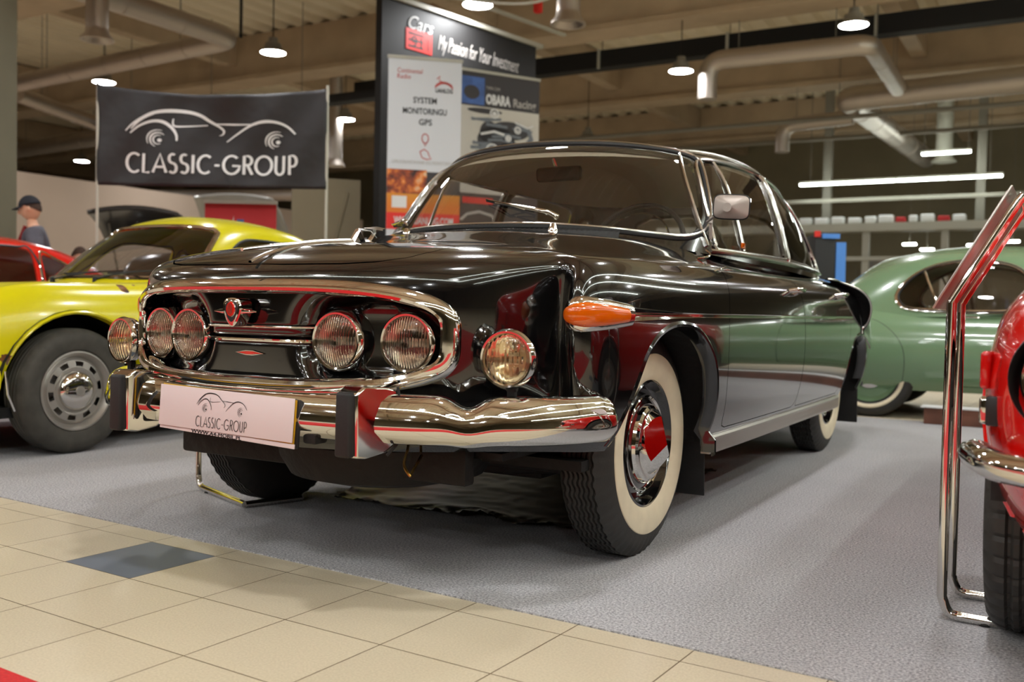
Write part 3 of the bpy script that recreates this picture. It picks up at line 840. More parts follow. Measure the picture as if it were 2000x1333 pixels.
# bracket box and towing hook behind
m = MB(); m.box((.262, -.918, .455), (.045, .05, .10), bev=.008); m.box((-.262, -.918, .455), (.045, .05, .10), bev=.008); split_build(m, 'plate_bracket', 'dark', bumper)
m = MB(); m.tube(spline([(.40, -.70, .38), (.46, -.80, .355), (.50, -.83, .335), (.485, -.80, .335), (.43, -.68, .36)], 6), .004, 8); m.build('towing_hook', 'gold', car)
# lower valance is the body; a dark splash shield closes the nose below it
# ------------------------------------------------ indicators on the wings
for s_ in (1, -1):
    # egg-shaped pad following the wing from y=-.60 to -.16
    m = MB(); n1, n2 = 44, 12; base = []; cl = []
    pp = [(x, front_y(x, .752)[0]) for x in np.linspace(.798, .880, 12)]
    pp += [(side_x(y, .752)[0], y) for y in np.linspace(pp[-1][1]+.015, .1, 30)]
    pp = [(pp[0][0]-.012, pp[0][1]+.014)]+pp; path = []
    for i, (x, y) in enumerate(pp):
        a_ = Vector(pp[max(i-2, 0)]); c_ = Vector(pp[min(i+2, len(pp)-1)]); t = (c_-a_).normalized(); path.append((Vector((x, y, .752)), Vector((t.y, -t.x, 0))))
    L_ = [0]
    for i in range(1, len(path)): L_.append(L_[-1]+(path[i][0]-path[i-1][0]).length)
    def interp_path(t):
        i = min(max(int(np.searchsorted(L_, t)), 1), len(path)-1); f_ = (t-L_[i-1])/max(1e-6, L_[i]-L_[i-1])
        p = path[i-1][0].lerp(path[i][0], f_); n_ = path[i-1][1].lerp(path[i][1], f_).normalized(); return (p.x, p.y, n_.x, n_.y)
    start = .0
    def halfw(t, L, w0, w1):   # egg outline: blunt at the front, slimmer behind
        u = t/L
        return w0*math.sqrt(max(0, 1-(1-min(u/.30, 1))**2.2)) * (1-.38*max(0, (u-.28)/.72)**1.2)
    def egg(L, w0, hgt, name, mat, par, tail, off=0., s0=0.):
        mm = MB(); nu_, nv_ = 40, 14; V = []
        for i in range(nu_+1):
            t = L*(i/nu_)**1.3; hw = halfw(t, L, w0, 0)+1e-4
            for j in range(nv_+1):
                v = -hw+2*hw*j/nv_; q = abs(v)/hw
                p, n_ = wing_p(start+s0+t, v)
                e = math.sqrt(max(0, 1-q**2.2)); fu = math.sqrt(max(0, 1-max(0, 1-(t/L)/.22)**2))
                tl = 1 if tail else 1
                V.append(p+n_*(off+hgt*e**.8*fu))
        F_ = [(i*(nv_+1)+j, i*(nv_+1)+j+1, (i+1)*(nv_+1)+j+1, (i+1)*(nv_+1)+j) for i in range(nu_) for j in range(nv_)]
        F_.append(tuple(nu_*(nv_+1)+j for j in range(nv_+1)))
        V = [Vector((p.x*s_, p.y, p.z)) for p in V]
        mm.add(V, F_); return mm.build(name, mat, par, ang=50)
    def wing_p(t, v):
        a = interp_path(t); return Vector((a[0], a[1], .752+v)), Vector((a[2], a[3], 0))
    bz = egg(.240, .0495, .022, 'turn_signal', 'chrome', car, True, off=-.006)
    egg(.180, .0330, .019, 'turn_signal_lens', 'amber', bz, True, off=.010, s0=.024)
    # spear: tapering chrome strip from the lamp along the whole side
    m = MB(); fr = []; a0 = interp_path(start+.225)
    ys = [a0[1]+d for d in (0, .03, .10, .2, .3)]+list(np.linspace(a0[1]+.45, 2.46, 30))
    for y in ys:
        x, n_ = side_x(y, .754); u = y-a0[1]; hw = float(np.interp(u, [0, .05, .25, .5, 3], [.023, .020, .012, .0075, .0075])); th = float(np.interp(u, [0, .05, .3, 3], [.017, .015, .009, .007]))
        fr.append((Vector(((x)*s_, y, .754)), Vector((s_*n_.x, n_.y, 0)), Vector((0, 0, 1)), 1, [(-.004, -hw), (th*.7, -hw*.8), (th*.45, -hw*.25), (th, 0), (th*.45, hw*.25), (th*.7, hw*.8), (-.004, hw)]))
    m.sweep([0]*7, fr); m.build('side_moulding', 'chrome', car)
    # bright sill strip
    m = MB(); fr = []
    for y in np.linspace(.315, 2.375, 16):
        x, n_ = side_x(y, .345); fr.append((Vector((s_*(x-.003), y, .318)), Vector((s_, 0, 0)), Vector((0, 0, 1))))
    m.sweep([(-.02, -.030), (.010, -.030), (.0125, -.016), (.0105, -.006), (.0135, .004), (.0115, .012), (.015, .024), (.010, .032), (-.02, .032)], fr); m.build('sill_strip', 'alu', car)
    # door handles
    for y, d in ((1.285, doors['F', s_]), (2.20, doors['R', s_])):
        x, n_ = side_x(y, .868); m = MB()
        m.tube([(s_*(x+.004), y-.075, .862), (s_*(x+.032), y-.070, .866), (s_*(x+.040), y-.03, .870), (s_*(x+.040), y+.04, .870), (s_*(x+.030), y+.068, .866), (s_*(x+.002), y+.07, .862)], [.010, .010, .009, .009, .010, .012], 10)
        m.lathe([(.0, .0), (.012, .004), (.013, .012), (0, .016)], 14, c=(s_*(x+.0), y+.095, .868), axis='x')
        m.build('door_handle', 'chrome', d)
    # cowl vent / bonnet hinge trims by the pillar
    m = MB(); x, n_ = side_x(.58, .965)
    m.tube(spline([(s_*.80, .44, .955), (s_*.815, .50, .962), (s_*.812, .545, .975), (s_*.79, .56, .99)], 5), [.004]*16, 8)
    m.tube(spline([(s_*.885, .36, .905), (s_*.893, .42, .915), (s_*.885, .50, .925)], 5), [.0035]*11, 8); m.build('cowl_trim', 'chrome', car)
    # wing "ear" air scoop behind the rear door, open to the front
    m = MB(); fr = []; ear = [(2.30, .952), (2.44, .945), (2.60, .915), (2.72, .86), (2.78, .79), (2.80, .72), (2.79, .665)]
    pts = spline([(0, a, b) for a, b in ear], 6)
    V = []; k = len(pts); NB = 12
    for i, p in enumerate(pts):
        u = i/(k-1); bulge = .070*math.sin(PI*min(1, u*1.05+.06))**.7
        for j in range(NB+1):
            t = j/NB; y = p.y+t*(.62-.12*u); z = p.z-.0*t+(.0 if t else 0)
            z = p.z-.10*t*u
            x, n_ = side_x(y, min(max(z, .4), .94)); V.append((s_*(x+bulge*(1-t)**1.6+.002), y, z))
    F_ = [(i*(NB+1)+j, i*(NB+1)+j+1, (i+1)*(NB+1)+j+1, (i+1)*(NB+1)+j) for i in range(k-1) for j in range(NB)]
    m.add(V, F_); sc = m.build('air_scoop', 'black', car, ang=60); md = sc.modifiers.new('s', 'SOLIDIFY'); md.thickness = .006; md.offset = 0
    m = MB(); V = []
    for i, p in enumerate(pts):
        u = i/(k-1); bulge = .070*math.sin(PI*min(1, u*1.05+.06))**.7
        x, n_ = side_x(p.y+.04, min(max(p.z, .4), .94)); V.append((s_*(x+bulge), p.y+.035, p.z)); V.append((s_*(x-.002), p.y+.035, p.z)); x2, _ = side_x(p.y-.10, min(max(p.z, .4), .93)); V.append((s_*(x2+.0025), p.y-.06+.0*u, p.z-.04*u))
    m.add(V, [(3*i+a, 3*i+a+1, 3*i+a+4, 3*i+a+3) for i in range(k-1) for a in (0, 1)]); m.build('scoop_mouth', 'dark', sc)
    m = MB(); m.tube([(V[3*i][0], V[3*i][1]-.035, V[3*i][2]) for i in range(k)], .005, 8); m.build('scoop_trim', 'chrome_dull', sc)
# lid ornament: long chrome spear with a winged end
m = MB(); op = []; orr = []
for t in np.linspace(0, 1, 20):
    y = -.925+.58*t; z, n_ = top_z(0, y); op.append((0, y, max(.909+.074*t**.9, z+.004))); orr.append(.002+.005*math.sin(PI*min(1, .12+t*.95))**.6)
m.tube(op, orr, 12, flat=1.2)
y = -.33; z, n_ = top_z(0, y)
V = [(0, y-.08, z+.010), (.024, y-.010, z+.006), (.010, y+.0, z+.011), (0, y+.035, z+.018), (-.010, y, z+.011), (-.024, y-.010, z+.006), (0, y-.015, z+.020), (0, y-.02, z+.002)]
F_ = [(0, 1, 6), (1, 2, 6), (2, 3, 6), (3, 4, 6), (4, 5, 6), (5, 0, 6), (1, 0, 7), (2, 1, 7), (3, 2, 7), (4, 3, 7), (5, 4, 7), (0, 5, 7)]
m.add(V, F_); m.build('lid_ornament', 'chrome_soft', lid, ang=30)
m = MB()   # bright base plate of the ornament
V = []
for i, t in enumerate(np.linspace(0, 1, 20)):
    y = -.895+.54*t; w_ = .003+.013*math.sin(PI*(.08+.84*t))**.8; z, _ = top_z(0, y)
    V += [(-w_, y, z-.001), (-w_*.6, y, z+.005), (w_*.6, y, z+.005), (w_, y, z-.001)]
m.add(V, [(4*i+a, 4*i+a+1, 4*i+a+5, 4*i+a+4) for i in range(19) for a in range(3)]); m.build('ornament_base', 'chrome_soft', lid)
# ------------------------------------------------ cowl grille (rubber knurled strip) and wipers
m = MB()
V = []
xs = np.linspace(-.52, .52, 120)
for i, x in enumerate(xs):
    y, n_ = cab_y(abs(x), 1.055); dz = .0022*(i % 2)
    V += [(x, y-.032, 1.030+dz), (x, y-.022, 1.050+dz), (x, y-.004, 1.058+dz)]
m.add(V, [(3*i+a, 3*i+a+1, 3*i+a+4, 3*i+a+3) for i in range(len(xs)-1) for a in (0, 1)]); m.build('cowl_strip', 'rubber', car, smooth=False)
def on_ws(x, z, off):
    y, n_ = cab_y(abs(x), z); n_ = Vector((n_.x*(1 if x >= 0 else -1), n_.y, n_.z)); return Vector((x, y, z))+n_*off
for (px, pz), (tx, tz) in (((.315, 1.060), (-.01, 1.170)), ((-.345, 1.060), (-.60, 1.105))):
    m = MB(); a = on_ws(px, 1.075, .035); e = on_ws(tx+(px-tx)*.33, tz-(tz-pz)*.30, .030)
    m.tube([tuple(a), tuple(a.lerp(e, .15)+Vector((0, -.008, .010))), tuple(a.lerp(e, .5)+Vector((0, -.004, .006))), tuple(e)], [.011, .010, .007, .004], 8, flat=.7)
    base = on_ws(px, 1.058, -.0); m.lathe([(0, 0), (.020, 0), (.020, .02), (.014, .035), (.010, .045), (0, .047)], 20, c=(base.x, base.y-.028, base.z-.028), axis='z')
    wa = m.build('wiper_arm', 'chrome', car)
    m = MB(); b0 = on_ws(tx, tz, .010); b1 = on_ws(tx+(px-tx)*.68, tz-(tz-1.085)*.60, .010)
    m.tube([tuple(b0), tuple(b0.lerp(b1, .5)), tuple(b1)], .0042, 6)
    m2 = MB(); c0 = b0.lerp(b1, .18); c1 = b0.lerp(b1, .82); mid = e
    m2.tube([tuple(c0), tuple(mid), tuple(c1)], .0035, 6); m2.tube([tuple(b0+Vector((0, -.006, .004))), tuple(mid+Vector((0, -.006, 0))), tuple(b1+Vector((0, -.006, .004)))], .0028, 6)
    m.build('wiper_blade', 'rubber', wa); m2.build('blade_bridge', 'chrome', wa)
# ------------------------------------------------ door mirror
for s_ in (1,):
    m = MB(); ctr = Vector((.900, .50, 1.136)); W_, H_, D_ = .060, .041, .030
    V = []; F_ = []
    n_ = 28
    rings = [(1.0, 0), (1.0, -.006), (.93, -.010), (.60, -.019), (.22, -.027), (.0, -.029)]
    out = sup(0, 0, W_, H_, 5.0, n_*2)
    for sc_, dy in rings:
        for a, b in out: V.append((a*sc_, dy, b*sc_))
    k = len(out)
    for l in range(len(rings)-1):
        for i in range(k): F_.append((l*k+i, l*k+(i+1) % k, (l+1)*k+(i+1) % k, (l+1)*k+i))
    R_ = (Matrix.Rotation(math.radians(12), 3, 'Z') @ Matrix.Rotation(math.radians(3), 3, 'Y')).to_4x4()
    m.add(V, F_, 0, Matrix.Translation(ctr) @ R_); mir = m.build('door_mirror', 'mirror_grey', doors['F', s_], ang=24)
    m = MB(); m.add([(a*.97, .001, b*.97) for a, b in out], [tuple(range(k))], 0, Matrix.Translation(ctr) @ R_); m.build('mirror_glass', 'chrome', mir)
    m = MB(); m.tube([tuple(a*1.0 for a in (Matrix.Translation(ctr) @ R_) @ Vector((x, 0, z))) for x, z in [(a*1.01, b*1.01) for a, b in out]], .004, 6, closed=True); m.build('mirror_rim', 'rubber', mir)
    x, nn = cab_x(.80, 1.09); m = MB(); tip = ctr+Vector((-.004, -.036, -.004))
    m.tube([(x+.006, .735, 1.105), (x+.03, .62, 1.098), tuple(tip)], [.006, .005, .004], 8); m.lathe([(0, 0), (.016, 0), (.014, .008), (.006, .012), (0, .012)], 16, c=(tip.x, tip.y-.002, tip.z), axis='y')
    m.box((x+.006, .735, 1.085), (.010, .018, .085), bev=.003); m.build('mirror_arm', 'mirror_grey', mir)
    # little amber side lamp at the quarter light
m = MB(); m.box((.80, .985, 1.035), (.006, .05, .022), bev=.002); m.build('dash_light', 'amber', car)
# ------------------------------------------------ wheels
def make_wheel(s_=1, par=None, name='wheel', white=True):
    """wheel with its axle along x about the origin; outside is +x when s_=1"""
    R = .352; hw = .086; NS = 216
    def mod(i, j, r, h):
        return r, h
    # tyre: outer sidewall -> tread with four zig-zag grooves -> inner sidewall
    P = [(.190, .062), (.197, .072), (.215, .080), (.250, .0845), (.284, .0840), (.298, .081), (.318, .074), (.332, .0665), (.341, .0600)]
    tread = []
    g = [-.046, -.030, -.015, 0, .015, .030, .046]
    tread = [(.3455, .056)]
    for c_ in sorted(g, reverse=True):
        tread += [(.3515, c_+.0042), (.3445, c_+.0018), (.3445, c_-.0018), (.3515, c_-.0042)]
    tread += [(.3455, -.056)]
    Q = P+tread+[(r, -h) for r, h in P[::-1]]
    Q += [(.185, -.058), (.182, .0), (.190, .062)]
    n0 = len(P)
    def mod2(i, j, r, h):
        if n0+1 <= i < n0+1+4*len(g): h += .0026*(1 if (j//2) % 2 else -1)
        if i in (n0-3, n0-2, n0-1, n0) or i in (n0+len(tread), n0+len(tread)+1, n0+len(tread)-1): r -= .0040*(j % 4 < 2)
        return r, h*1.0
    m = MB(); m.lathe([(r, h*s_) for r, h in Q], NS, mod=lambda i, j, r, h: mod2(i, j, r, h))
    hub = bpy.data.objects.new(name, None)
    # steel wheel disc
    d = MB(); d.lathe([(r, h*s_) for r, h in [(.200, .064), (.198, .074), (.1925, .077), (.188, .070), (.184, .050), (.176, .040), (.168, .044), (.150, .058), (.128, .060), (.118, .052), (.100, .050), (.0, .05)]], 72)
    wheel = d.build(name, 'black', par)
    m.build('tyre', 'tyre', wheel, ang=30)
    if white:
        w_ = MB(); w_.lathe([(r, h*s_) for r, h in [(.199, .0745), (.203, .0775), (.215, .0825), (.232, .0862), (.250, .0877), (.274, .0880), (.280, .0866), (.283, .082)]], 96); w_.build('whitewall', 'white', wheel)
    tr = MB(); tr.lathe([(r, h*s_) for r, h in [(.142, .058), (.147, .066), (.150, .0645), (.152, .058)]], 72); tr.build('rim_trim', 'chrome', wheel)
    # hub cap: dome with a broad three-sided point
    hc = MB(); n = 120; rad = [.126, .124, .119, .110, .102]; hh = [.056, .070, .080, .086, .0865]
    V = []; F_ = []
    for r, h in zip(rad, hh):
        for j in range(n): a = 2*PI*j/n; V.append((h*s_, r*math.cos(a), r*math.sin(a)))
    nr = 14
    for q in range(1, nr+1):
        r = .102*(1-q/nr)
        for j in range(n):
            a = 2*PI*j/n
            # three flat facets meeting at a point
            k_ = max(math.cos(a-b_) for b_ in (PI/6, 5*PI/6, 3*PI/2))
            cone = (1-(r/.102)*(k_*.92+.08 if q > 1 else 1))
            V.append(((.0865+.050*(max(0, 1-(r/.102)*k_) if q > 1 else .5*max(0, 1-(r/.102)*k_)))*s_, r*math.cos(a), r*math.sin(a)))
    L_ = len(rad)+nr
    for l in range(L_-1):
        for j in range(n): F_.append((l*n+j, l*n+(j+1) % n, (l+1)*n+(j+1) % n, (l+1)*n+j))
    hc.add(V, F_); hc.build('hub_cap', 'chrome', wheel, ang=14, merge=1e-5)
    return wheel
def steer(o, loc, rz=0., rx=0.):
    o.location = loc; o.rotation_euler = (rx, 0, rz)
wl = make_wheel(1, car); steer(wl, (.738, 0, .352), math.radians(0), .0)
wr = make_wheel(-1, car); steer(wr, (-.738, 0, .352), math.radians(0), 1.0)
w2 = copy_obj(wl, car); steer(w2, (.70, 2.75, .352), 0, 2.1)
w3 = copy_obj(wr, car); steer(w3, (-.70, 2.75, .352), 0, .2)
# mud flaps behind the front wheels
for s_ in (1, -1):
    for (xa, xb, y0, z0, nm) in ((.635, .865, .385, .13, 'mud_flap'), (.63, .86, 3.16, .13, 'mud_flap')):
        m = MB(); m.box((s_*(xa+xb)/2, y0, (z0+.36)/2+.03), (xb-xa, .008, .36-z0+.06), rot=rotm('X', .06), bev=.003); m.build(nm, 'rubber', car)
# ------------------------------------------------ underside: floor pan, wheel wells, axle, springs
m = MB(); m.box((0, 1.7, .325), (1.55, 4.2, .03)); m.box((0, -.33, .36), (1.25, .5, .02)); m.box((0, 1.6, .26), (.22, 2.9, .12), bev=.03)
m.box((0, -.62, .33), (1.1, .05, .10), bev=.01)
m.box((0, 0, .235), (.95, .14, .05), bev=.015); m.tube([(-.66, .02, .30), (-.3, -.05, .24), (.3, -.05, .24), (.66, .02, .30)], .022, 8)
m.tube([(-.62, -.16, .27), (.62, -.16, .27)], .014, 8); m.tube([(.35, -.1, .25), (.60, -.03, .27)], .03, 8); m.tube([(-.35, -.1, .25), (-.60, -.03, .27)], .03, 8)
for s_ in (1, -1):
    m.tube([(s_*.56, .02, .24), (s_*.56, .02, .60)], .045, 12); m.box((s_*.62, 0, .30), (.07, .10, .14), bev=.02)
    m.box((s_*.56, 2.75, .33), (.16, .16, .16), bev=.03)
# spare-wheel well of the nose
m.lathe([(.0, .235), (.20, .235), (.30, .26), (.33, .31), (.34, .36)], 40, c=(.12, -.42, 0), axis='z')
m.build('underside', 'dark', car)
for s_ in (1, -1):
    for yc, x0 in ((0, .52), (2.75, .50)):
        m = MB(); pr = []
        for a in np.linspace(.16 if yc == 0 else -.1, PI+.1, 24): pr.append((yc-(.05 if yc == 0 else 0)-.40*math.cos(a), .36+.385*math.sin(a)))
        V = []
        for y, z in pr:
            x, _ = side_x(y, max(z, .34)); V += [(s_*x0, y, z), (s_*(x-.02), y, z)]
        k = len(pr); F_ = [(2*i, 2*i+1, 2*i+3, 2*i+2) for i in range(k-1)]; F_.append(tuple(2*i for i in range(k)))
        m.add(V, F_); m.build('wheel_well', 'dark', car)
# ------------------------------------------------ interior
m = MB(); m.box((0, 1.75, .46), (1.50, 2.7, .02)); m.build('cabin_floor', 'interior', car)
m = MB()
fr = []
V = []
xs = np.linspace(-.70, .70, 30)
for x in xs:
    y, _ = cab_y(abs(x), 1.06); V += [(x, y+.015, 1.035), (x, y+.14, 1.045), (x, y+.26, 1.020), (x, y+.285, .98), (x, y+.27, .82), (x, y+.10, .78)]
m.add(V, [(6*i+a, 6*i+a+1, 6*i+a+7, 6*i+a+6) for i in range(29) for a in range(5)]); m.build('dashboard', 'dash', car)
m = MB(); c_ = Vector((.36, .93, 1.035)); Rw = Matrix.Translation(c_) @ Matrix.Rotation(math.radians(-28), 4, 'X')
ring = [tuple(Rw @ Vector((.205*math.cos(a), 0, .205*math.sin(a)))) for a in np.linspace(0, 2*PI, 60)[:-1]]
m.tube(ring, .0115, 10, closed=True)
sw = m.build('steering_wheel', 'rubber', car)
m = MB(); m.lathe([(0, -.03), (.03, -.028), (.04, -.01), (.03, .03), (.022, .05)], 24, axis='y')
for a in (0.1, PI-.1, -PI/2): m.tube([(0, 0, 0), (.2*math.cos(a), 0, .2*math.sin(a))], .008, 8)
o = m.build('wheel_hub', 'rubber', sw); o.data.transform(Rw)
m = MB(); m.tube([tuple(Rw @ Vector((.15*math.cos(a), -.02, .15*math.sin(a)))) for a in np.linspace(.1*PI, .9*PI, 24)], .004, 6); m.build('horn_ring', 'chrome', sw)
m = MB(); m.tube([tuple(c_), (.36, .60, .88)], .022, 10); m.build('steering_column', 'dash', car)
def seat(y, name, zt, lean=.18):
    m = MB(); m.box((0, y-.24, .60), (1.30, .52, .20), bev=.06, seg=4); b = m.build(name, 'interior', car)
    m = MB(); m.box((0, y+.06, .80), (1.30, .14, .52), rot=rotm('X', -lean), bev=.06, seg=4); m.build('seat_back', 'interior', b)
seat(1.52, 'front_bench', 1.0); seat(2.48, 'rear_bench', 1.0)
# rear view mirror and sun visors
m = MB(); m.box((.06, .80, 1.335), (.21, .022, .062), rot=rotm('X', .15), bev=.018, seg=4); rv = m.build('rear_view_mirror', 'rubber', car)
m = MB(); m.box((.06, .815, 1.335), (.19, .004, .045), rot=rotm('X', .15), bev=.008); m.build('mirror_glass', 'chrome', rv)
m = MB(); m.tube([(.05, .81, 1.35), (.04, .78, 1.40)], .007, 8); m.build('mirror_stem', 'chrome', rv)
# headliner
V_, F_ = keep(GV, GF, [(-1, -1), (1, -1), (1, 5), (-1, 5)], [0, 1], True)
gz = np.array(V_)[:, 2]-1.405; V_, F_ = clip(V_, F_, gz); V_ = np.array(V_)-np.array([0, 0, .03])
panel('headliner', V_, F_, 'lining', car, 0, both=True)
# parcel shelf and far side trim
m = MB(); m.box((0, 2.95, .985), (1.1, .5, .02)); m.build('parcel_shelf', 'interior', car)
for s_ in (1, -1):
    for y0, y1, key in ((.60, 1.38, 'F'), (1.40, 2.40, 'R')):
        m = MB(); V = []
        for y in np.linspace(y0, y1, 8):
            for z in (.48, .75, .90, .99): x, _ = (side_x(y, min(z, .90))); V.append((s_*(x-(.09 if z < .9 else (.11 if z < .95 else .165))), y, z))
        m.add(V, [(4*i+a, 4*i+a+1, 4*i+a+5, 4*i+a+4) for i in range(7) for a in range(3)]); m.build('door_card', 'interior', doors[key, s_])
# ================================================================ the other cars
def shell(outline, rows, Hf, CY, su=6, sv=6, ts=(.10, .27, .50, .76, 1.0)):
    """half body from a plan outline and per-row (inset front, inset side, z front, z side); Hf(x,y) = height of the top"""
    n = len(outline); C = []
    for r, (df, ds, zf, zs) in enumerate(rows):
        row = []
        for i, (x, y) in enumerate(outline):
            x0, y0 = outline[max(i-1, 0)]; x1, y1 = outline[min(i+1, n-1)]
            if i == 0: nn = (0, -1)
            elif i == n-1: nn = (0, 1)
            else: t = Vector((x1-x0, y1-y0)).normalized(); nn = (t.y, -t.x)
            w_ = float(np.interp(y, [outline[0][1]+.1, outline[0][1]+.6, outline[-1][1]-.7, outline[-1][1]], [0, 1, 1, .5])); d = df*(1-w_)+ds*w_; z = zf*(1-w_)+zs*w_
            row.append((x-nn[0]*d, y-nn[1]*d, z))
        C.append(row)
    for k, t in enumerate(ts):
        row = []
        for i in range(n):
            sx, sy, sz = C[len(rows)-1][i]; x = sx*(1-t); y = sy+(CY[i]-sy)*t; z = Hf(x, y)
            if k == 0: z = min(z, sz+.05)
            row.append((x, y, z))
        C.append(row)
    V, F = bspline_surf(C, su, sv); return np.array(V), F
def cabin(base, roof, crown, su=8, sv=8):
    """half greenhouse between a base line and a roof-edge line (lists of x,y,z) with a crown along the middle (list of y,z)"""
    C = []
    for t in (0, .33, .66, 1.0):
        C.append([tuple(np.array(b)*(1-t)+np.array(r)*t+np.array([.018*math.sin(PI*t)*(b[0] > .01), 0, .02*math.sin(PI*t)])) for b, r in zip(base, roof)])
    for t in (.25, .6, 1.0):
        row = []
        for r, (cy, cz) in zip(roof, crown):
            q = t**.9; row.append((r[0]*(1-t), r[1]+(cy-r[1])*q, r[2]+(cz-r[2])*math.sin(q*PI/2)))
        C.append(row)
    V, F = bspline_surf(C, su, sv); return np.array(V), F
def simple_wheel(par, name, R, hw, loc, s_, rimr, style='steel', flat=0.):
    t = MB(); P = [(rimr+.002, hw*.72), (rimr+.012, hw*.86), (R*.80, hw*1.02), (R*.90, hw*.98), (R*.965, hw*.84), (R-.004, hw*.70)]
    g = [hw*k for k in (.45, .15, -.15, -.45)]; tread = [(R-.003, hw*.66)]
    for c_ in g: tread += [(R, c_+.009), (R-.007, c_+.003), (R-.007, c_-.003), (R, c_-.009)]
    Q = P+tread+[(r, -h) for r, h in P[::-1]]+[(rimr, -hw*.6), (rimr-.004, 0), (rimr+.002, hw*.72)]
    n0 = len(P)
    if style == 'rib': t.lathe([(r, h*s_) for r, h in Q], 200, mod=lambda i, j, r, h: (r-.007*((j % 5) < 1)*(n0 <= i < n0+len(tread) or i in (n0-2, n0-1, n0+len(tread))), h))
    else: t.lathe([(r, h*s_) for r, h in Q], 120, mod=lambda i, j, r, h: (r-.004*((j % 4) < 2)*(i in (n0-2, n0-1, n0+len(tread))), h))
    d = MB()
    if style == 'slots':
        # steel wheel with a ring of ten openings
        pr = [(rimr+.004, hw*.74), (rimr+.003, hw*.84), (rimr-.005, hw*.86), (rimr-.012, hw*.72), (rimr-.020, hw*.60), (rimr-.026, hw*.42), (rimr-.034, hw*.46), (rimr-.042, hw*.60)]
        pr2 = [(rimr-.078, hw*.70), (rimr-.086, hw*.66), (rimr-.094, hw*.66), (.0, hw*.60)]
        d.lathe([(r, h*s_) for r, h in pr], 80, c=loc); d.lathe([(r, h*s_) for r, h in pr2], 80, c=loc)
        n = 120; r0, r1 = rimr-.042, rimr-.078; V = []; F_ = []; rr = [r0, r0-.006, (r0+r1)/2, r1+.006, r1]
        for j in range(n):
            for i, r in enumerate(rr):
                a = 2*PI*j/n; V.append((loc[0]+s_*hw*(.60+.10*(r0-r)/(r0-r1)), loc[1]+r*math.cos(a), loc[2]+r*math.sin(a)))
        for j in range(n):
            hole = (j % 12) < 6
            for i in range(4):
                if hole and i in (1, 2): continue
                F_.append((j*5+i, j*5+i+1, ((j+1) % n)*5+i+1, ((j+1) % n)*5+i))
        d.add(V, F_)
        d.lathe([(rimr-.03, hw*.1*s_), (.0, hw*.1*s_)], 40, c=loc)
        w_ = d.build(name, 'wheel_silver', par)
        cap = MB(); cap.lathe([(r, h*s_) for r, h in [(.098, hw*.66), (.096, hw*.80), (.085, hw*.95), (.06, hw*1.06), (.03, hw*1.11), (.0005, hw*1.12)]], 56, c=loc); cap.build('hub_cap', 'chrome', w_)
        h2 = MB(); h2.lathe([(.024, hw*1.10*s_), (.025, hw*1.15*s_), (.018, hw*1.17*s_), (0, hw*1.17*s_)], 24, c=loc); h2.build('hub_boss', 'wheel_silver', w_)
    elif style in ('white', 'rib'):
        d.lathe([(r, h*s_) for r, h in [(rimr+.004, hw*.74), (rimr, hw*.86), (rimr-.010, hw*.66), (rimr-.03, hw*.4), (rimr-.07, hw*.5), (.06, hw*.55), (0, hw*.55)]], 64, c=loc); w_ = d.build(name, 'wheel_silver' if style == 'rib' else 'green', par)
        cap = MB(); cap.lathe([(r, h*s_) for r, h in [(.115, hw*.5), (.11, hw*.72), (.08, hw*.85), (0, hw*.92)]], 48, c=loc); cap.build('hub_cap', 'chrome', w_)
        if style == 'white':
            ww = MB(); ww.lathe([(r, h*s_) for r, h in [(rimr+.020, hw*.94), (rimr+.035, hw*1.03), (R*.78, hw*1.05), (R*.80, hw*1.02)]], 64, c=loc); ww.build('whitewall', 'white', w_)
    o = t.build('tyre', 'tyre_dust' if style == 'slots' else 'tyre', w_, ang=30); o.data.transform(Matrix.Translation(loc)); return w_
def arch_poly(yc, zc_, r, k=1.0, bottom=.05, n=22):
    pts = [(yc-r, bottom)]
    for a in np.linspace(0, PI, n): pts.append((yc-r*math.cos(a), zc_+r*k*math.sin(a)))
    return pts+[(yc+r, bottom)]
def lip(par, bv, pts, mat, name='wheel_arch_lip', s_=(1, -1), w_=.008, depth=.05):
    for s in s_:
        m = MB(); fr = []
        for i, (y, z) in enumerate(pts):
            h_, n_ = hit(bv, (1.6, y, z), (-1, 0, 0)); x = h_.x if h_ else .8
            a = pts[max(i-1, 0)]; b = pts[min(i+1, len(pts)-1)]; t = Vector((0, b[0]-a[0], b[1]-a[1])).normalized(); inn = Vector((0, t.z, -t.y))
            fr.append((Vector((s*(x-.001), y, z)), Vector((s, 0, 0)), inn))
        m.sweep([(-.004, -.014), (.004, -.008), (w_, 0), (.003, .008), (-depth, .009), (-depth, .004)], fr); m.build(name, mat, par)
def side_strip(par, name, mat, pts, bv, s_, w_=.006, h_=.009, closed=False, fine=4):
    P = spline([(0, a, b) for a, b in pts], fine, closed=closed); fr = []; k = len(P)
    for i, p in enumerate(P):
        hh, nn = hit(bv, (1.6, p.y, p.z), (-1, 0, 0)); x = hh.x if hh else .6; nn = nn if nn else Vector((1, 0, 0))
        a = P[i-1] if (closed or i) else p; b = P[(i+1) % k] if (closed or i < k-1) else p
        t = (b-a).normalized(); b_ = t.cross(nn).normalized()
        fr.append((Vector((x*s_, p.y, p.z)), Vector((nn.x*s_, nn.y, nn.z)), Vector((b_.x*s_, b_.y, b_.z))))
    m = MB(); m.sweep([(-.006, -w_), (h_*.7, -w_), (h_, 0), (h_*.7, w_), (-.006, w_)], fr, closed=closed); return m.build(name, mat, par)

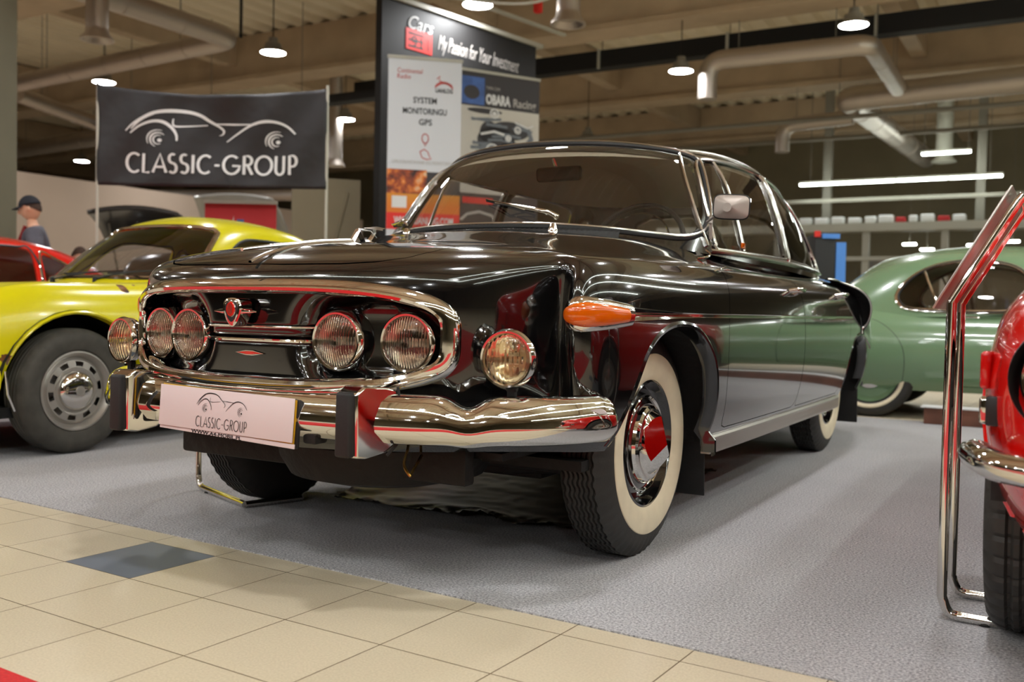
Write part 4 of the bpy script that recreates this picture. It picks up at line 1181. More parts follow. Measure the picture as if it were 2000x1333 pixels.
# ---------------------------------------------------------------- materials for them
def rusty(name, col, spots, rough=.22, coat=.6):
    """car paint with rust patches of their own shape; spots = (x,y,z,radius) in the car's own space"""
    n = NT(name); p = n.n('ShaderNodeBsdfPrincipled'); tc = n.n('ShaderNodeTexCoord')
    nz = n.n('ShaderNodeTexNoise', inp={'Vector': tc.outputs['Object'], 'Scale': 14., 'Detail': 6.})
    acc = None
    for x, y, z, r in spots:
        d = n.n('ShaderNodeVectorMath', operation='DISTANCE'); n.t.links.new(tc.outputs['Object'], d.inputs[0]); d.inputs[1].default_value = (x, y, z)
        a = n.n('ShaderNodeMath', operation='MULTIPLY_ADD'); n.t.links.new(nz.outputs[0], a.inputs[0]); a.inputs[1].default_value = r*2.4; n.t.links.new(d.outputs['Value'], a.inputs[2])
        b = n.n('ShaderNodeMath', operation='LESS_THAN'); n.t.links.new(a.outputs[0], b.inputs[0]); b.inputs[1].default_value = r*2.0
        if acc is None: acc = b
        else:
            mx = n.n('ShaderNodeMath', operation='MAXIMUM'); n.t.links.new(acc.outputs[0], mx.inputs[0]); n.t.links.new(b.outputs[0], mx.inputs[1]); acc = mx
    rst = ramp(n, nz.outputs[0], [(.35, lin((.20, .11, .05))), (.5, lin((.50, .30, .10))), (.65, lin((.55, .50, .42)))])
    mix = n.n('ShaderNodeMix', data_type='RGBA'); n.t.links.new(acc.outputs[0], mix.inputs[0]); mix.inputs[6].default_value = lin(col); n.t.links.new(rst.outputs[0], mix.inputs[7])
    n.t.links.new(mix.outputs[2], p.inputs['Base Color'])
    mr = n.n('ShaderNodeMath', operation='MULTIPLY_ADD'); n.t.links.new(acc.outputs[0], mr.inputs[0]); mr.inputs[1].default_value = .6; mr.inputs[2].default_value = rough; n.t.links.new(mr.outputs[0], p.inputs['Roughness'])
    p.inputs['Coat Weight'].default_value = coat*.5; p.inputs['Coat Roughness'].default_value = .08
    n.set(n.out, 'Surface', p); return n.m
M['yellow'] = rusty('yellow_paint', (.83, .79, .05), [(.78, -.375, .475, .042), (.78, -.44, .465, .036), (.77, -.52, .46, .03), (.80, .45, .30, .04), (.69, .31, .83, .036), (.66, .40, .84, .018)])
M['wheel_silver'] = pbr('silver_wheel', (.66, .64, .61), .35, metal=.6)
M['green'] = pbr('sage_green_paint', (.43, .54, .41), .22, coat=.6)
M['red'] = pbr('red_paint', (.82, .05, .03), .16, coat=.9)
M['red2'] = pbr('bright_red_paint', (.85, .10, .03), .2, coat=.7)
M['blackout'] = pbr('rubber_trim', (.06, .06, .06), .5)
M['red_lens'] = pbr('red_reflector', (.75, .06, .05), .15, coat=1)

# ---------------------------------------------------------------- yellow coupe
yc = thing('vintage_car', 'yellow 1960s coupe with rust spots and slotted steel wheels, parked left of the black saloon', 'car', (-3.10, .25, 0))
yc['org'] = (0, 1.1, .5)
YO = [(0, -.86), (.22, -.85), (.42, -.81), (.58, -.73), (.69, -.60), (.755, -.42), (.785, -.2), (.80, 0), (.802, .3), (.795, .7), (.795, 1.2), (.805, 1.7), (.82, 2.1), (.81, 2.5), (.74, 2.85), (.54, 3.08), (.27, 3.15), (0, 3.17)]
def YH(x, y):
    ax = abs(x)
    zm = float(np.interp(y, [-.86, -.7, -.5, -.2, .2, .6, 1.0, 2.2, 2.6, 2.9, 3.17], [.42, .54, .645, .735, .80, .865, .93, .90, .83, .72, .60]))
    cr = float(np.interp(y, [-.86, -.6, -.4, -.1, .2, .6, 1.0, 3], [.10, .17, .165, .125, .075, .015, -.0, -.02]))
    return zm+cr*math.exp(-((ax-.61)/.13)**2)-.10*max(0, ax-.60)**1.2*6*.3
YV, YF = shell(YO, [(.10, .07, .20, .19), (.05, .035, .28, .27), (.01, .01, .40, .40), (0, 0, .50, .52), (.01, .004, .58, .63), (.03, .03, .64, .745), (.07, .085, .68, .825)], YH,
    [-.5, -.48, -.44, -.38, -.3, -.2, -.08, .05, .25, .6, 1.1, 1.6, 2.0, 2.3, 2.55, 2.7, 2.8, 2.82])
ybv = BVHTree.FromPolygons([tuple(p) for p in YV], YF)
YB = [(0, .52, .84), (.25, .54, .84), (.44, .60, .845), (.57, .70, .85), (.645, .83, .855), (.68, 1.1, .86), (.69, 1.5, .86), (.68, 1.9, .86), (.63, 2.3, .83), (.50, 2.68, .76), (.28, 2.88, .72), (0, 2.95, .70)]
YR = [(0, 1.10, 1.235), (.20, 1.105, 1.235), (.36, 1.13, 1.232), (.46, 1.18, 1.225), (.51, 1.27, 1.22), (.53, 1.4, 1.225), (.53, 1.62, 1.23), (.50, 1.9, 1.20), (.45, 2.1, 1.16), (.35, 2.25, 1.12), (.2, 2.32, 1.10), (0, 2.35, 1.09)]
YCr = [(1.35, 1.305), (1.36, 1.306), (1.38, 1.307), (1.42, 1.308), (1.46, 1.31), (1.52, 1.31), (1.6, 1.308), (1.72, 1.30), (1.8, 1.295), (1.88, 1.285), (1.92, 1.28), (1.94, 1.28)]
YR = [(x, y, z+.02) for x, y, z in YR]; YCr = [(y, z+.025) for y, z in YCr]
CV, CFc = cabin(YB, YR, YCr, 8, 8); cbv = BVHTree.FromPolygons([tuple(p) for p in CV], CFc)
yWS = [(0, .905), (.3, .90), (.48, .90), (.565, .905), (.60, .925), (.598, .96), (.56, 1.07), (.515, 1.165), (.48, 1.205), (.42, 1.222), (.25, 1.235), (0, 1.24)]; yWS += [(-x, z) for x, z in yWS[::-1] if x > 0]
ySW = [(1.00, .895), (1.10, 1.02), (1.20, 1.11), (1.29, 1.155), (1.4, 1.165), (1.6, 1.16), (1.72, 1.14), (1.72, .89)]
yQW = [(1.78, .90), (1.78, 1.13), (1.88, 1.10), (2.0, 1.04), (2.10, .97), (2.13, .92), (2.08, .895)]
zf = lambda V: V[:, 1] < 1.25
zsd = lambda V: V[:, 0] > .38
fY = [(0, .56), (.44, .65), (.60, .85), (.645, 1.1), (.655, 1.5), (.64, 1.9), (.60, 2.25), (.47, 2.6), (.26, 2.8), (0, 2.88)]; fY += [(-x, y) for x, y in fY[::-1] if x > 0]
yaF, yaR = arch_poly(0, .31, .395, 1.0), arch_poly(2.21, .31, .36, .98)
zz = lambda V: V[:, 0] > .58
V_, F_ = keep(YV, YF, fY, [0, 1], False, lambda V: V[:, 2] > .70)
V_, F_ = keep(V_, F_, yaF, [1, 2], False, zz); V_, F_ = keep(V_, F_, yaR, [1, 2], False, zz)
yD = [(.50, .25), (.62, .42), (.66, .60), (.66, 1.0), (1.66, 1.0), (1.70, .7), (1.66, .4), (1.60, .25)]
dV, dF_ = keep(V_, F_, yD, [1, 2], True, zz, .002); V_, F_ = keep(V_, F_, yD, [1, 2], False, zz, .002)
panel('body', V_, F_, 'yellow', yc, .012, both=True)
for s_ in (1, -1): panel('door', dV, dF_, 'yellow', yc, .01, mirror=s_ < 0)
V_, F_ = keep(CV, CFc, yWS, [0, 2], False, zf); V_, F_ = keep(V_, F_, ySW, [1, 2], False, zsd); V_, F_ = keep(V_, F_, yQW, [1, 2], False, zsd)
yroof = panel('roof', V_, F_, 'yellow', yc, .015, both=True)
gV, gF = keep(CV, CFc, yWS, [0, 2], True, zf); panel('windshield', gV, gF, 'glass_mid', yc, 0, both=True)
for s_ in (1, -1):
    for pl_ in (ySW, yQW): gV, gF = keep(CV, CFc, pl_, [1, 2], True, zsd); panel('side_window', gV, gF, 'glass', yc, 0, mirror=s_ < 0)
    side_strip(yc, 'window_frame', 'blackout', ySW, cbv, s_, .007, .008, True); side_strip(yc, 'window_frame', 'blackout', yQW, cbv, s_, .012, .006, True)
m = MB(); fr = []; P = spline([(a, 0, b) for a, b in yWS], 4, closed=True); k = len(P)
for i, p in enumerate(P):
    hh, nn = hit(cbv, (abs(p.x), -1.6, p.z), (0, 1, 0)); y = hh.y if hh else .9; nn = Vector((nn.x*(1 if p.x >= 0 else -1), nn.y, nn.z)) if nn else Vector((0, -1, 0)); P[i] = Vector((p.x, y, p.z)); fr.append(nn)
fr = [(P[i], fr[i], (P[(i+1) % k]-P[i-1]).normalized().cross(fr[i]).normalized()) for i in range(k)]
m.sweep([(-.005, -.012), (.006, -.014), (.013, -.004), (.013, .008), (.004, .018), (-.005, .018)], fr, closed=True); m.build('windshield_trim', 'chrome', yc)
pts = [(y, z) for y, z in yaF[1:-1]]; lip(yc, ybv, [(-.395, .20)]+pts+[(.395, .20)], 'yellow', w_=.010); lip(yc, ybv, [(y, z) for y, z in yaR[1:-1]], 'yellow')
for s_ in (1, -1):
    for nm, loc in (('wheel', (s_*.695, 0, .312)), ('wheel', (s_*.67, 2.21, .312))): simple_wheel(yc, nm, .312, .082, loc, s_, .196, 'slots')
    m = MB(); V = []      # dark wheel well
    for yv in (0, 2.21):
        pr = [(yv-.42*math.cos(a), .30+.42*math.sin(a)) for a in np.linspace(0, PI, 16)]; b0 = len(V)
        V += [q for y, z in pr for q in ((s_*.45, y, z), (s_*.775, y, z))]
        m.add(V[b0:], [(2*i, 2*i+1, 2*i+3, 2*i+2) for i in range(15)]+[tuple(2*i for i in range(16))])
    split_build(m, 'wheel_well', 'dark', yc)
m = MB(); m.box((0, 1.1, .22), (1.36, 3.6, .05)); m.build('underside', 'dark', yc)
# bumper with flank piece, bright rubbing strip and turn signal
m = MB(); pts = []
for x, y in [(-.775, -.42), (-.745, -.60), (-.66, -.76), (-.45, -.865), (-.2, -.90), (0, -.905), (.2, -.90), (.45, -.865), (.66, -.76), (.745, -.60), (.775, -.42)]: pts.append((x, y, .385))
P = spline(pts, 5); k = len(P); fr = []
for i, p in enumerate(P): t = (P[min(i+1, k-1)]-P[max(i-1, 0)]).normalized(); fr.append((p, Vector((t.y, -t.x, 0)), Vector((0, 0, 1))))
m.sweep([(-.03, -.065), (.008, -.058), (.026, -.03), (.032, .01), (.022, .045), (.0, .062), (-.03, .065)], fr); yb = m.build('front_bumper', 'yellow', yc)
m = MB(); m.sweep([(.030, -.008), (.040, -.006), (.040, .012), (.030, .014)], [(p, a, b) for p, a, b in fr[4:-4]]); m.build('bumper_strip', 'chrome', yb)
for s_ in (1, -1):
    m = MB(); m.box((s_*.772, -.50, .405), (.03, .10, .05), bev=.018, seg=4); b = m.build('horn_grille', 'chrome', yc); m = MB(); m.box((s_*.782, -.50, .405), (.02, .082, .032), bev=.009, seg=3); m.build('grille_mesh', 'blackout', b)
    m = MB(); c = (s_*.60, -.60, .66); m.lathe([(.084, -.095), (.095, -.06), (.10, .0), (.10, .1)], 32, c=c, axis='y'); hl = m.build('headlamp', 'yellow', yc); m = MB(); m.lathe([(0, -.045), (.04, -.055), (.07, -.075), (.083, -.094)], 32, c=c, axis='y'); m.build('lamp_reflector', 'reflector', hl)
    m = MB(); m.lathe([(.082, -.100), (.090, -.098), (.094, -.080), (.09, -.07)], 32, c=c, axis='y'); m.build('lamp_rim', 'chrome', hl); m = MB(); m.lathe([(0, -.118), (.05, -.113), (.084, -.098), (.083, -.095), (.05, -.110), (0, -.115)], 32, c=c, axis='y'); m.build('lamp_lens', 'lens', hl)
    if s_ > 0:
        m = MB(); P = [(.785, -.345, .24), (.795, -.385, .32), (.80, -.40, .43)]; m.tube(P, .006, 8); m.build('arch_trim', 'chrome', yc)
for px in (-.30, .10):
    m = MB(); hh, nn = hit(ybv, (px, .60, 2), (0, 0, -1)); z0 = hh.z if hh else .86
    m.lathe([(0, 0), (.016, 0), (.014, .03), (0, .035)], 16, c=(px, .585, z0+.01), axis='z'); m.tube([(px, .585, z0+.03), (px+.14, .60, z0+.055), (px+.30, .64, z0+.075)], [.006, .005, .003], 8)
    wa = m.build('wiper_arm', 'blackout', yc); m = MB(); m.tube([(px+.06, .625, z0+.065), (px+.30, .645, z0+.075), (px+.50, .70, z0+.085)], .005, 6); m.build('wiper_blade', 'blackout', wa)
m = MB(); m.box((0.05, .50, YH(0, .5)+.004), (.62, .07, .008), bev=.002); m.build('cowl_vent', 'blackout', yc)
m = MB(); m.box((0, .98, .84), (1.16, .34, .14), bev=.05); m.build('dashboard', 'dark', yc)
for s_ in (1, -1):
    m = MB(); m.box((s_*.30, 1.42, .50), (.44, .46, .16), bev=.05); b = m.build('seat', 'interior', yc); m = MB(); m.box((s_*.30, 1.66, .78), (.42, .12, .50), rot=rotm('X', -.25), bev=.05); m.build('seat_back', 'interior', b)
m = MB(); m.tube([(.30+.18*math.cos(a), 1.17+.06*math.sin(a), .88+.17*math.sin(a)) for a in np.linspace(0, 2*PI, 32)[:-1]], .011, 8, closed=True); m.build('steering_wheel', 'blackout', yc)

# ---------------------------------------------------------------- red coupe beyond it
rc = thing('vintage_car', 'red coupe behind the yellow coupe, its rounded roof and side windows showing', 'car', (-5.42, .12, 0))
rc['org'] = (0, 1.1, .5)
RV, RF = shell([(x*1.0, y) for x, y in YO], [(.10, .07, .20, .19), (.05, .035, .28, .27), (.01, .01, .40, .40), (0, 0, .50, .50), (.01, .004, .58, .60), (.03, .03, .64, .70), (.07, .085, .68, .79)], lambda x, y: YH(x, y)-.03, [-.5, -.48, -.44, -.38, -.3, -.2, -.08, .05, .25, .6, 1.1, 1.6, 2.0, 2.3, 2.55, 2.7, 2.8, 2.82], 4, 4)
RB = [(0, .42, .82), (.25, .44, .82), (.46, .50, .82), (.60, .60, .82), (.68, .74, .82), (.71, 1.0, .82), (.72, 1.4, .82), (.71, 1.8, .81), (.67, 2.2, .78), (.54, 2.62, .72), (.3, 2.85, .68), (0, 2.92, .66)]
RR = [(0, .96, 1.15), (.20, .965, 1.15), (.36, .99, 1.148), (.47, 1.04, 1.14), (.525, 1.12, 1.14), (.55, 1.26, 1.145), (.55, 1.5, 1.145), (.53, 1.76, 1.115), (.47, 2.0, 1.06), (.37, 2.18, 1.02), (.2, 2.26, 1.0), (0, 2.3, .99)]
RCr = [(1.2, 1.215), (1.2, 1.215), (1.22, 1.216), (1.26, 1.217), (1.3, 1.218), (1.36, 1.218), (1.45, 1.215), (1.58, 1.205), (1.68, 1.19), (1.76, 1.18), (1.82, 1.17), (1.84, 1.17)]
RR = [(x, y, z+.04) for x, y, z in RR]; RCr = [(y, z+.05) for y, z in RCr]
RCV, RCF = cabin(RB, RR, RCr, 6, 6); rbv = BVHTree.FromPolygons([tuple(p) for p in RCV], RCF)
rWS = [(0, .87), (.45, .87), (.60, .88), (.63, .92), (.57, 1.06), (.50, 1.13), (.42, 1.15), (0, 1.16)]; rWS += [(-x, z) for x, z in rWS[::-1] if x > 0]
rS = [(.86, .86), (.98, 1.02), (1.10, 1.125), (1.2, 1.155), (1.42, 1.155), (1.52, 1.14), (1.50, .86)]
rQ = [(1.57, .87), (1.59, 1.12), (1.72, 1.08), (1.86, 1.01), (2.0, .915), (2.02, .88), (1.95, .86)]
V_, F_ = keep(RV, RF, fY, [0, 1], False, lambda V: V[:, 2] > .68); V_, F_ = keep(V_, F_, yaF, [1, 2], False, zz); V_, F_ = keep(V_, F_, yaR, [1, 2], False, zz); panel('body', V_, F_, 'red2', rc, .01, both=True)
V_, F_ = keep(RCV, RCF, rWS, [0, 2], False, zf); V_, F_ = keep(V_, F_, rS, [1, 2], False, zsd); V_, F_ = keep(V_, F_, rQ, [1, 2], False, zsd); panel('roof', V_, F_, 'red2', rc, .015, both=True)
gV, gF = keep(RCV, RCF, rWS, [0, 2], True, zf); panel('windshield', gV, gF, 'glass', rc, 0, both=True)
for s_ in (1, -1):
    for pl_ in (rS, rQ):
        gV, gF = keep(RCV, RCF, pl_, [1, 2], True, zsd); panel('side_window', gV, gF, 'glass', rc, 0, mirror=s_ < 0); side_strip(rc, 'window_frame', 'chrome' if pl_ is rQ else 'blackout', pl_, rbv, s_, .008, .008, True)
    for loc in ((s_*.66, 0, .305), (s_*.66, 2.21, .305)): simple_wheel(rc, 'wheel', .305, .08, loc, s_, .19, 'rib')
m = MB(); m.box((0, 1.1, .24), (1.1, 3.4, .05)); m.build('underside', 'dark', rc)

# ---------------------------------------------------------------- green coupe behind the saloon
gc = thing('vintage_car', 'sage green 1950s coupe with an oval side window, parked crosswise behind the black saloon', 'car', (3.20, 5.64, 0), PI/2)
gc['org'] = (0, 1.4, .5)
GO = [(0, -.95), (.18, -.94), (.34, -.88), (.52, -.78), (.68, -.62), (.765, -.40), (.80, -.1), (.80, .25), (.785, .7), (.775, 1.1), (.77, 1.5), (.775, 1.85), (.805, 2.2), (.83, 2.6), (.81, 3.0), (.72, 3.35), (.55, 3.60), (.30, 3.74), (0, 3.78)]
def GH(x, y):
    ax = abs(x)
    zm = float(np.interp(y, [-.95, -.7, -.3, .3, .9, 1.3, 2.2, 2.7, 3.1, 3.5, 3.78], [.55, .70, .82, .88, .92, .93, .92, .86, .76, .62, .48]))
    fw = float(np.interp(y, [-.95, -.6, -.2, .3, .9, 1.4, 1.9, 2.3, 2.7, 3.1, 3.78], [.0, .10, .09, .03, -.06, -.14, -.13, -.04, .02, .03, .0]))
    return zm+fw*math.exp(-((ax-.66)/.15)**2)-.05*ax*ax
GVb, GFb = shell(GO, [(.14, .13, .25, .212), (.06, .06, .34, .29), (.01, .015, .44, .40), (0, 0, .53, .50), (.02, .006, .62, .60), (.05, .035, .68, .69), (.10, .10, .71, .77)], GH,
    [-.6, -.58, -.54, -.47, -.38, -.26, -.08, .2, .6, 1.0, 1.4, 1.8, 2.2, 2.6, 2.85, 3.05, 3.2, 3.28, 3.3], 8, 8)
gbv = BVHTree.FromPolygons([tuple(p) for p in GVb], GFb)
GBs = [(0, .98, .86), (.25, 1.0, .86), (.44, 1.07, .86), (.57, 1.18, .85), (.64, 1.32, .84), (.68, 1.55, .81), (.70, 1.85, .78), (.71, 2.15, .77), (.70, 2.45, .76), (.65, 2.75, .74), (.55, 3.02, .70), (.38, 3.25, .66), (.18, 3.36, .64), (0, 3.40, .63)]
GRs = [(0, 1.36, 1.20), (.18, 1.37, 1.20), (.32, 1.40, 1.20), (.43, 1.46, 1.20), (.49, 1.55, 1.20), (.525, 1.70, 1.21), (.54, 1.92, 1.215), (.54, 2.12, 1.205), (.52, 2.34, 1.18), (.47, 2.55, 1.12), (.38, 2.72, 1.07), (.26, 2.83, 1.03), (.13, 2.88, 1.01), (0, 2.9, 1.0)]
GCr = [(1.62, 1.335), (1.63, 1.335), (1.65, 1.336), (1.69, 1.337), (1.74, 1.338), (1.82, 1.338), (1.95, 1.336), (2.08, 1.328), (2.18, 1.315), (2.28, 1.30), (2.36, 1.285), (2.42, 1.275), (2.46, 1.27), (2.48, 1.27)]
GCV, GCF = cabin(GBs, GRs, GCr, 8, 8); gcbv = BVHTree.FromPolygons([tuple(p) for p in GCV], GCF)
gS = [(1.50, .84), (1.50, .98), (1.54, 1.08), (1.62, 1.145), (1.75, 1.18), (1.95, 1.19), (2.12, 1.165), (2.26, 1.105), (2.36, 1.02), (2.41, .93), (2.385, .865), (2.32, .83), (2.15, .815), (1.8, .81)]
gW = [(0, .90), (.40, .90), (.56, .92), (.55, 1.02), (.49, 1.12), (.42, 1.17), (0, 1.19)]; gW += [(-x, z) for x, z in gW[::-1] if x > 0]
gfz = lambda V: V[:, 1] < 1.5
fG = [(0, 1.05), (.42, 1.14), (.58, 1.36), (.64, 1.7), (.66, 2.1), (.64, 2.5), (.58, 2.75), (.46, 3.0), (.22, 3.2), (0, 3.24)]; fG += [(-x, y) for x, y in fG[::-1] if x > 0]
V_, F_ = keep(GVb, GFb, fG, [0, 1], False, lambda V: V[:, 2] > .66); V_, F_ = keep(V_, F_, arch_poly(0, .34, .36, 1.0), [1, 2], False, zz)
gD = [(1.20, .26), (1.18, .5), (1.20, 1.0), (2.02, 1.0), (2.03, .6), (2.04, .26)]
dV, dF_ = keep(V_, F_, gD, [1, 2], True, zz, .004); V_, F_ = keep(V_, F_, gD, [1, 2], False, zz, .004)
gB = panel('body', V_, F_, 'green', gc, .012, both=True)
for s_ in (1, -1):
    gdr = panel('door', dV, dF_, 'green', gc, .012, mirror=s_ < 0)
    m = MB(); m.tube([(s_*.735, 1.95, .765), (s_*.765, 1.94, .77), (s_*.770, 1.87, .77), (s_*.745, 1.83, .768)], .007, 8); m.build('door_handle', 'chrome', gdr)
    # seam of the removable wheel cover
    side_strip(gc, 'fender_seam', 'blackout', [(2.34, .27), (2.32, .42), (2.34, .55), (2.42, .66), (2.55, .74), (2.75, .775)], gbv, s_, .002, .0015)
V_, F_ = keep(GCV, GCF, gS, [1, 2], False, zsd); V_, F_ = keep(V_, F_, gW, [0, 2], False, gfz)
panel('roof', V_, F_, 'green', gc, .015, both=True)
gV, gF = keep(GCV, GCF, gW, [0, 2], True, gfz); panel('windshield', gV, gF, 'glass', gc, 0, both=True)
for s_ in (1, -1):
    gV, gF = keep(GCV, GCF, gS, [1, 2], True, zsd); panel('side_window', gV, gF, 'glass', gc, 0, mirror=s_ < 0)
    side_strip(gc, 'window_frame', 'chrome', gS, gcbv, s_, .014, .010, True); side_strip(gc, 'window_seal', 'blackout', [(1.47+(y-1.47)*.985+.0, .80+(z-.80)*1.0) for y, z in gS], gcbv, s_, .006, .014, True)
    m = MB(); pts = []
    for t in np.linspace(0, 1, 6):
        y = 2.10+.13*t; z = .82+.30*t; hh, nn = hit(gcbv, (1.6, y, z), (-1, 0, 0)); pts.append((s_*(hh.x if hh else .6), y, z))
    m.tube(pts, .010, 8); m.build('quarter_light_bar', 'chrome', gc)
    for loc, st in (((s_*.655, 0, .325), 'white'), ((s_*.655, 2.58, .325), 'white')): simple_wheel(gc, 'wheel', loc[2], .08, loc, s_, .21, st)
    m = MB(); m.box((s_*.5, 2.58, .42), (.04, .9, .4)); m.box((s_*.45, 0, .42), (.04, .8, .4)); split_build(m, 'wheel_well', 'dark', gc)
m = MB(); m.box((0, 1.4, .27), (1.15, 3.6, .06)); m.build('underside', 'dark', gc)
m = MB(); m.box((0, 1.2, .80), (1.1, .2, .16), bev=.04); m.build('dashboard', 'dash', gc)
for s_ in (1, -1):
    m = MB(); m.box((s_*.3, 1.75, .52), (.5, .46, .18), bev=.05); b = m.build('seat', 'wine', gc); m = MB(); m.box((s_*.3, 1.98, .76), (.5, .12, .46), rot=rotm('X', -.2), bev=.05); m.build('seat_back', 'wine', b)
m = MB(); m.tube([(-.3+.19*math.cos(a), 1.36+.05*math.sin(a), .88+.18*math.sin(a)) for a in np.linspace(0, 2*PI, 32)[:-1]], .012, 8, closed=True); m.build('steering_wheel', 'blackout', gc)
m = MB(); m.tube(spline([(.0+x, y, .44) for x, y in ((-.74, 3.4), (-.55, 3.70), (-.2, 3.86), (.2, 3.86), (.55, 3.70), (.74, 3.4))], 5), .04, 12, flat=.5); m.build('rear_bumper', 'chrome', gc)

# ---------------------------------------------------------------- red roadster at the right edge
kc = thing('vintage_car', 'shiny red sports car at the right edge, chrome quarter bumper over a ribbed tyre', 'car', (2.575, -.13, 0))
kc['org'] = (0, 1.2, .5)
KO = [(0, -.74), (.20, -.745), (.40, -.76), (.56, -.765), (.67, -.735), (.745, -.65), (.785, -.50), (.80, -.25), (.803, .1), (.80, .6), (.79, 1.1), (.79, 1.6), (.80, 2.1), (.79, 2.6), (.74, 2.95), (.6, 3.2), (.3, 3.3), (0, 3.32)]
def KH(x, y):
    ax = abs(x)
    zm = float(np.interp(y, [-.76, -.5, 0, .8, 1.2, 2.2, 2.8, 3.3], [.70, .76, .80, .84, .86, .84, .76, .60])); cr = float(np.interp(y, [-.76, -.5, -.1, .5, 1.2, 2.3, 3.3], [.17, .16, .12, .05, -.04, .0, 0]))
    return zm+cr*math.exp(-((ax-.62)/.14)**2)
KV, KF = shell(KO, [(.13, .10, .33, .23), (.06, .05, .40, .30), (.015, .015, .50, .42), (0, 0, .60, .54), (.01, .004, .70, .66), (.03, .022, .78, .76), (.075, .065, .83, .83)], KH,
    [-.4, -.4, -.38, -.34, -.3, -.24, -.15, 0, .2, .6, 1.1, 1.6, 2.0, 2.4, 2.65, 2.8, 2.9, 2.92], 8, 8)
kbv = BVHTree.FromPolygons([tuple(p) for p in KV], KF)
V_, F_ = keep(KV, KF, arch_poly(0, .34, .37, 1.0), [1, 2], False, zz); V_, F_ = keep(V_, F_, arch_poly(2.4, .34, .36, 1.0), [1, 2], False, zz)
V_, F_ = keep(V_, F_, sup(.628, .655, .092, .100, 2, 40), [0, 2], False, lambda V: (V[:, 1] < -.4) & (V[:, 0] > .4))
V_, F_ = keep(V_, F_, sup(0, .52, .40, .085, 2.6, 40), [0, 2], False, lambda V: V[:, 1] < -.55)
ck = [(.0, 1.15), (.45, 1.15), (.56, 1.3), (.56, 1.95), (.4, 2.1), (0, 2.1)]; ck += [(-x, y) for x, y in ck[::-1] if x > 0]
V_, F_ = keep(V_, F_, ck, [0, 1], False, lambda V: V[:, 2] > .7)
kb = panel('body', V_, F_, 'red', kc, .014, both=True)
lip(kc, kbv, [(y, z) for y, z in arch_poly(0, .34, .37)[1:-1]], 'red')
for s_ in (1, -1):
    def putk(o): o.data.transform(Matrix.Translation((s_*.628, -.705, .655)) @ Matrix.Rotation(s_*.22, 4, 'Z')); return o
    m = MB(); m.lathe([(.100, -.020), (.104, -.008), (.098, .004), (.092, .03), (.088, .06), (.0, .075)], 48, axis='y'); hl = putk(m.build('headlamp', 'blackout', kc))
    m = MB(); m.lathe([(.074, -.012), (.078, -.016), (.084, -.008), (.086, .01), (.084, .04)], 48, axis='y'); putk(m.build('lamp_rim', 'chrome', hl))
    m = MB(); m.lathe([(.01, .05), (.05, .035), (.074, .0)], 32, axis='y'); putk(m.build('lamp_reflector', 'reflector', hl))
    m = MB(); m.lathe([(0, -.035), (.03, -.033), (.06, -.022), (.074, -.010), (.073, -.006), (.058, -.018), (.03, -.028), (0.0, -.03)], 40, axis='y'); putk(m.build('lamp_lens', 'lens', hl))
    # side reflector and side lamp on the flank
    for z0, zh, yy, mt, nm in ((.658, .078, -.50, 'red_lens', 'side_reflector'), (.582, .056, -.56, 'chrome', 'side_lamp')):
        hh, nn = hit(kbv, (1.6, yy, z0), (-1, 0, 0)); x = hh.x if hh else .78
        m = MB(); m.box((s_*(x+.004), yy, z0), (.030 if mt == 'chrome' else .020, .050, zh), rot=rotm('Z', s_*.25), bev=.009, seg=4); o = m.build(nm, mt, kc)
        if mt == 'chrome': m = MB(); m.box((s_*(x-.004), yy-.024, z0), (.026, .022, zh+.002), rot=rotm('Z', s_*.25), bev=.004); m.build('lamp_base', 'blackout', o)
    # chrome quarter bumper with a rounded tip curling round the wing
    m = MB(); P = spline([(s_*.30, -.80, .495), (s_*.45, -.815, .495), (s_*.62, -.80, .495), (s_*.735, -.735, .497), (s_*.775, -.655, .50), (s_*.790, -.58, .503)], 7); k = len(P); fr = []
    for i, p in enumerate(P):
        t = (P[min(i+1, k-1)]-P[max(i-1, 0)]).normalized()*(s_); sc = [.15, .6, .85, .95][k-1-i] if i > k-5 else (1 if i > 3 else [.3, .7, .9, .97][i])
        fr.append((p, Vector((t.y, -t.x, 0)), Vector((0, 0, 1)), sc))
    m.sweep([(-.035, -.010), (-.02, -.026), (.005, -.030), (.026, -.018), (.034, .002), (.026, .018), (.004, .027), (-.02, .022), (-.035, .007)], fr); m.build('quarter_bumper', 'chrome', kc, ang=60)
    simple_wheel(kc, 'wheel', .335, .098, (s_*.69, 0, .335), s_, .20, 'rib'); simple_wheel(kc, 'wheel', .335, .098, (s_*.69, 2.4, .335), s_, .20, 'rib')
    m = MB()
    for yv in (0, 2.4):
        pr = [(yv-.39*math.cos(a), .335+.385*math.sin(a)) for a in np.linspace(.1, PI-.1, 16)]
        m.add([q for y, z in pr for q in ((s_*.50, y, z), (s_*.77, y, z))], [(2*i, 2*i+1, 2*i+3, 2*i+2) for i in range(15)]+[tuple(2*i for i in range(16))])
    split_build(m, 'wheel_well', 'dark', kc)
    m = MB(); m.add([(s_*.60, -.70, .36), (s_*.70, -.62, .36), (s_*.56, -.42, .16), (s_*.50, -.52, .18)], [(0, 1, 2, 3)]); m.build('air_dam', 'red', kc).modifiers.new('s', 'SOLIDIFY').thickness = .006
m = MB(); m.box((0, 1.2, .24), (1.1, 3.4, .05)); m.build('underside', 'dark', kc)
m = MB(); m.box((0, -.64, .52), (.84, .03, .19)); m.build('grille', 'dark', kc)
m = MB(); V = [(x, 1.02+.25*x*x-.0+t*.25, .86+t*.30) for x in np.linspace(-.55, .55, 12) for t in (0, 1)]; m.add(V, [(2*i, 2*i+1, 2*i+3, 2*i+2) for i in range(11)]); ws_ = m.build('windshield', 'glass', kc)
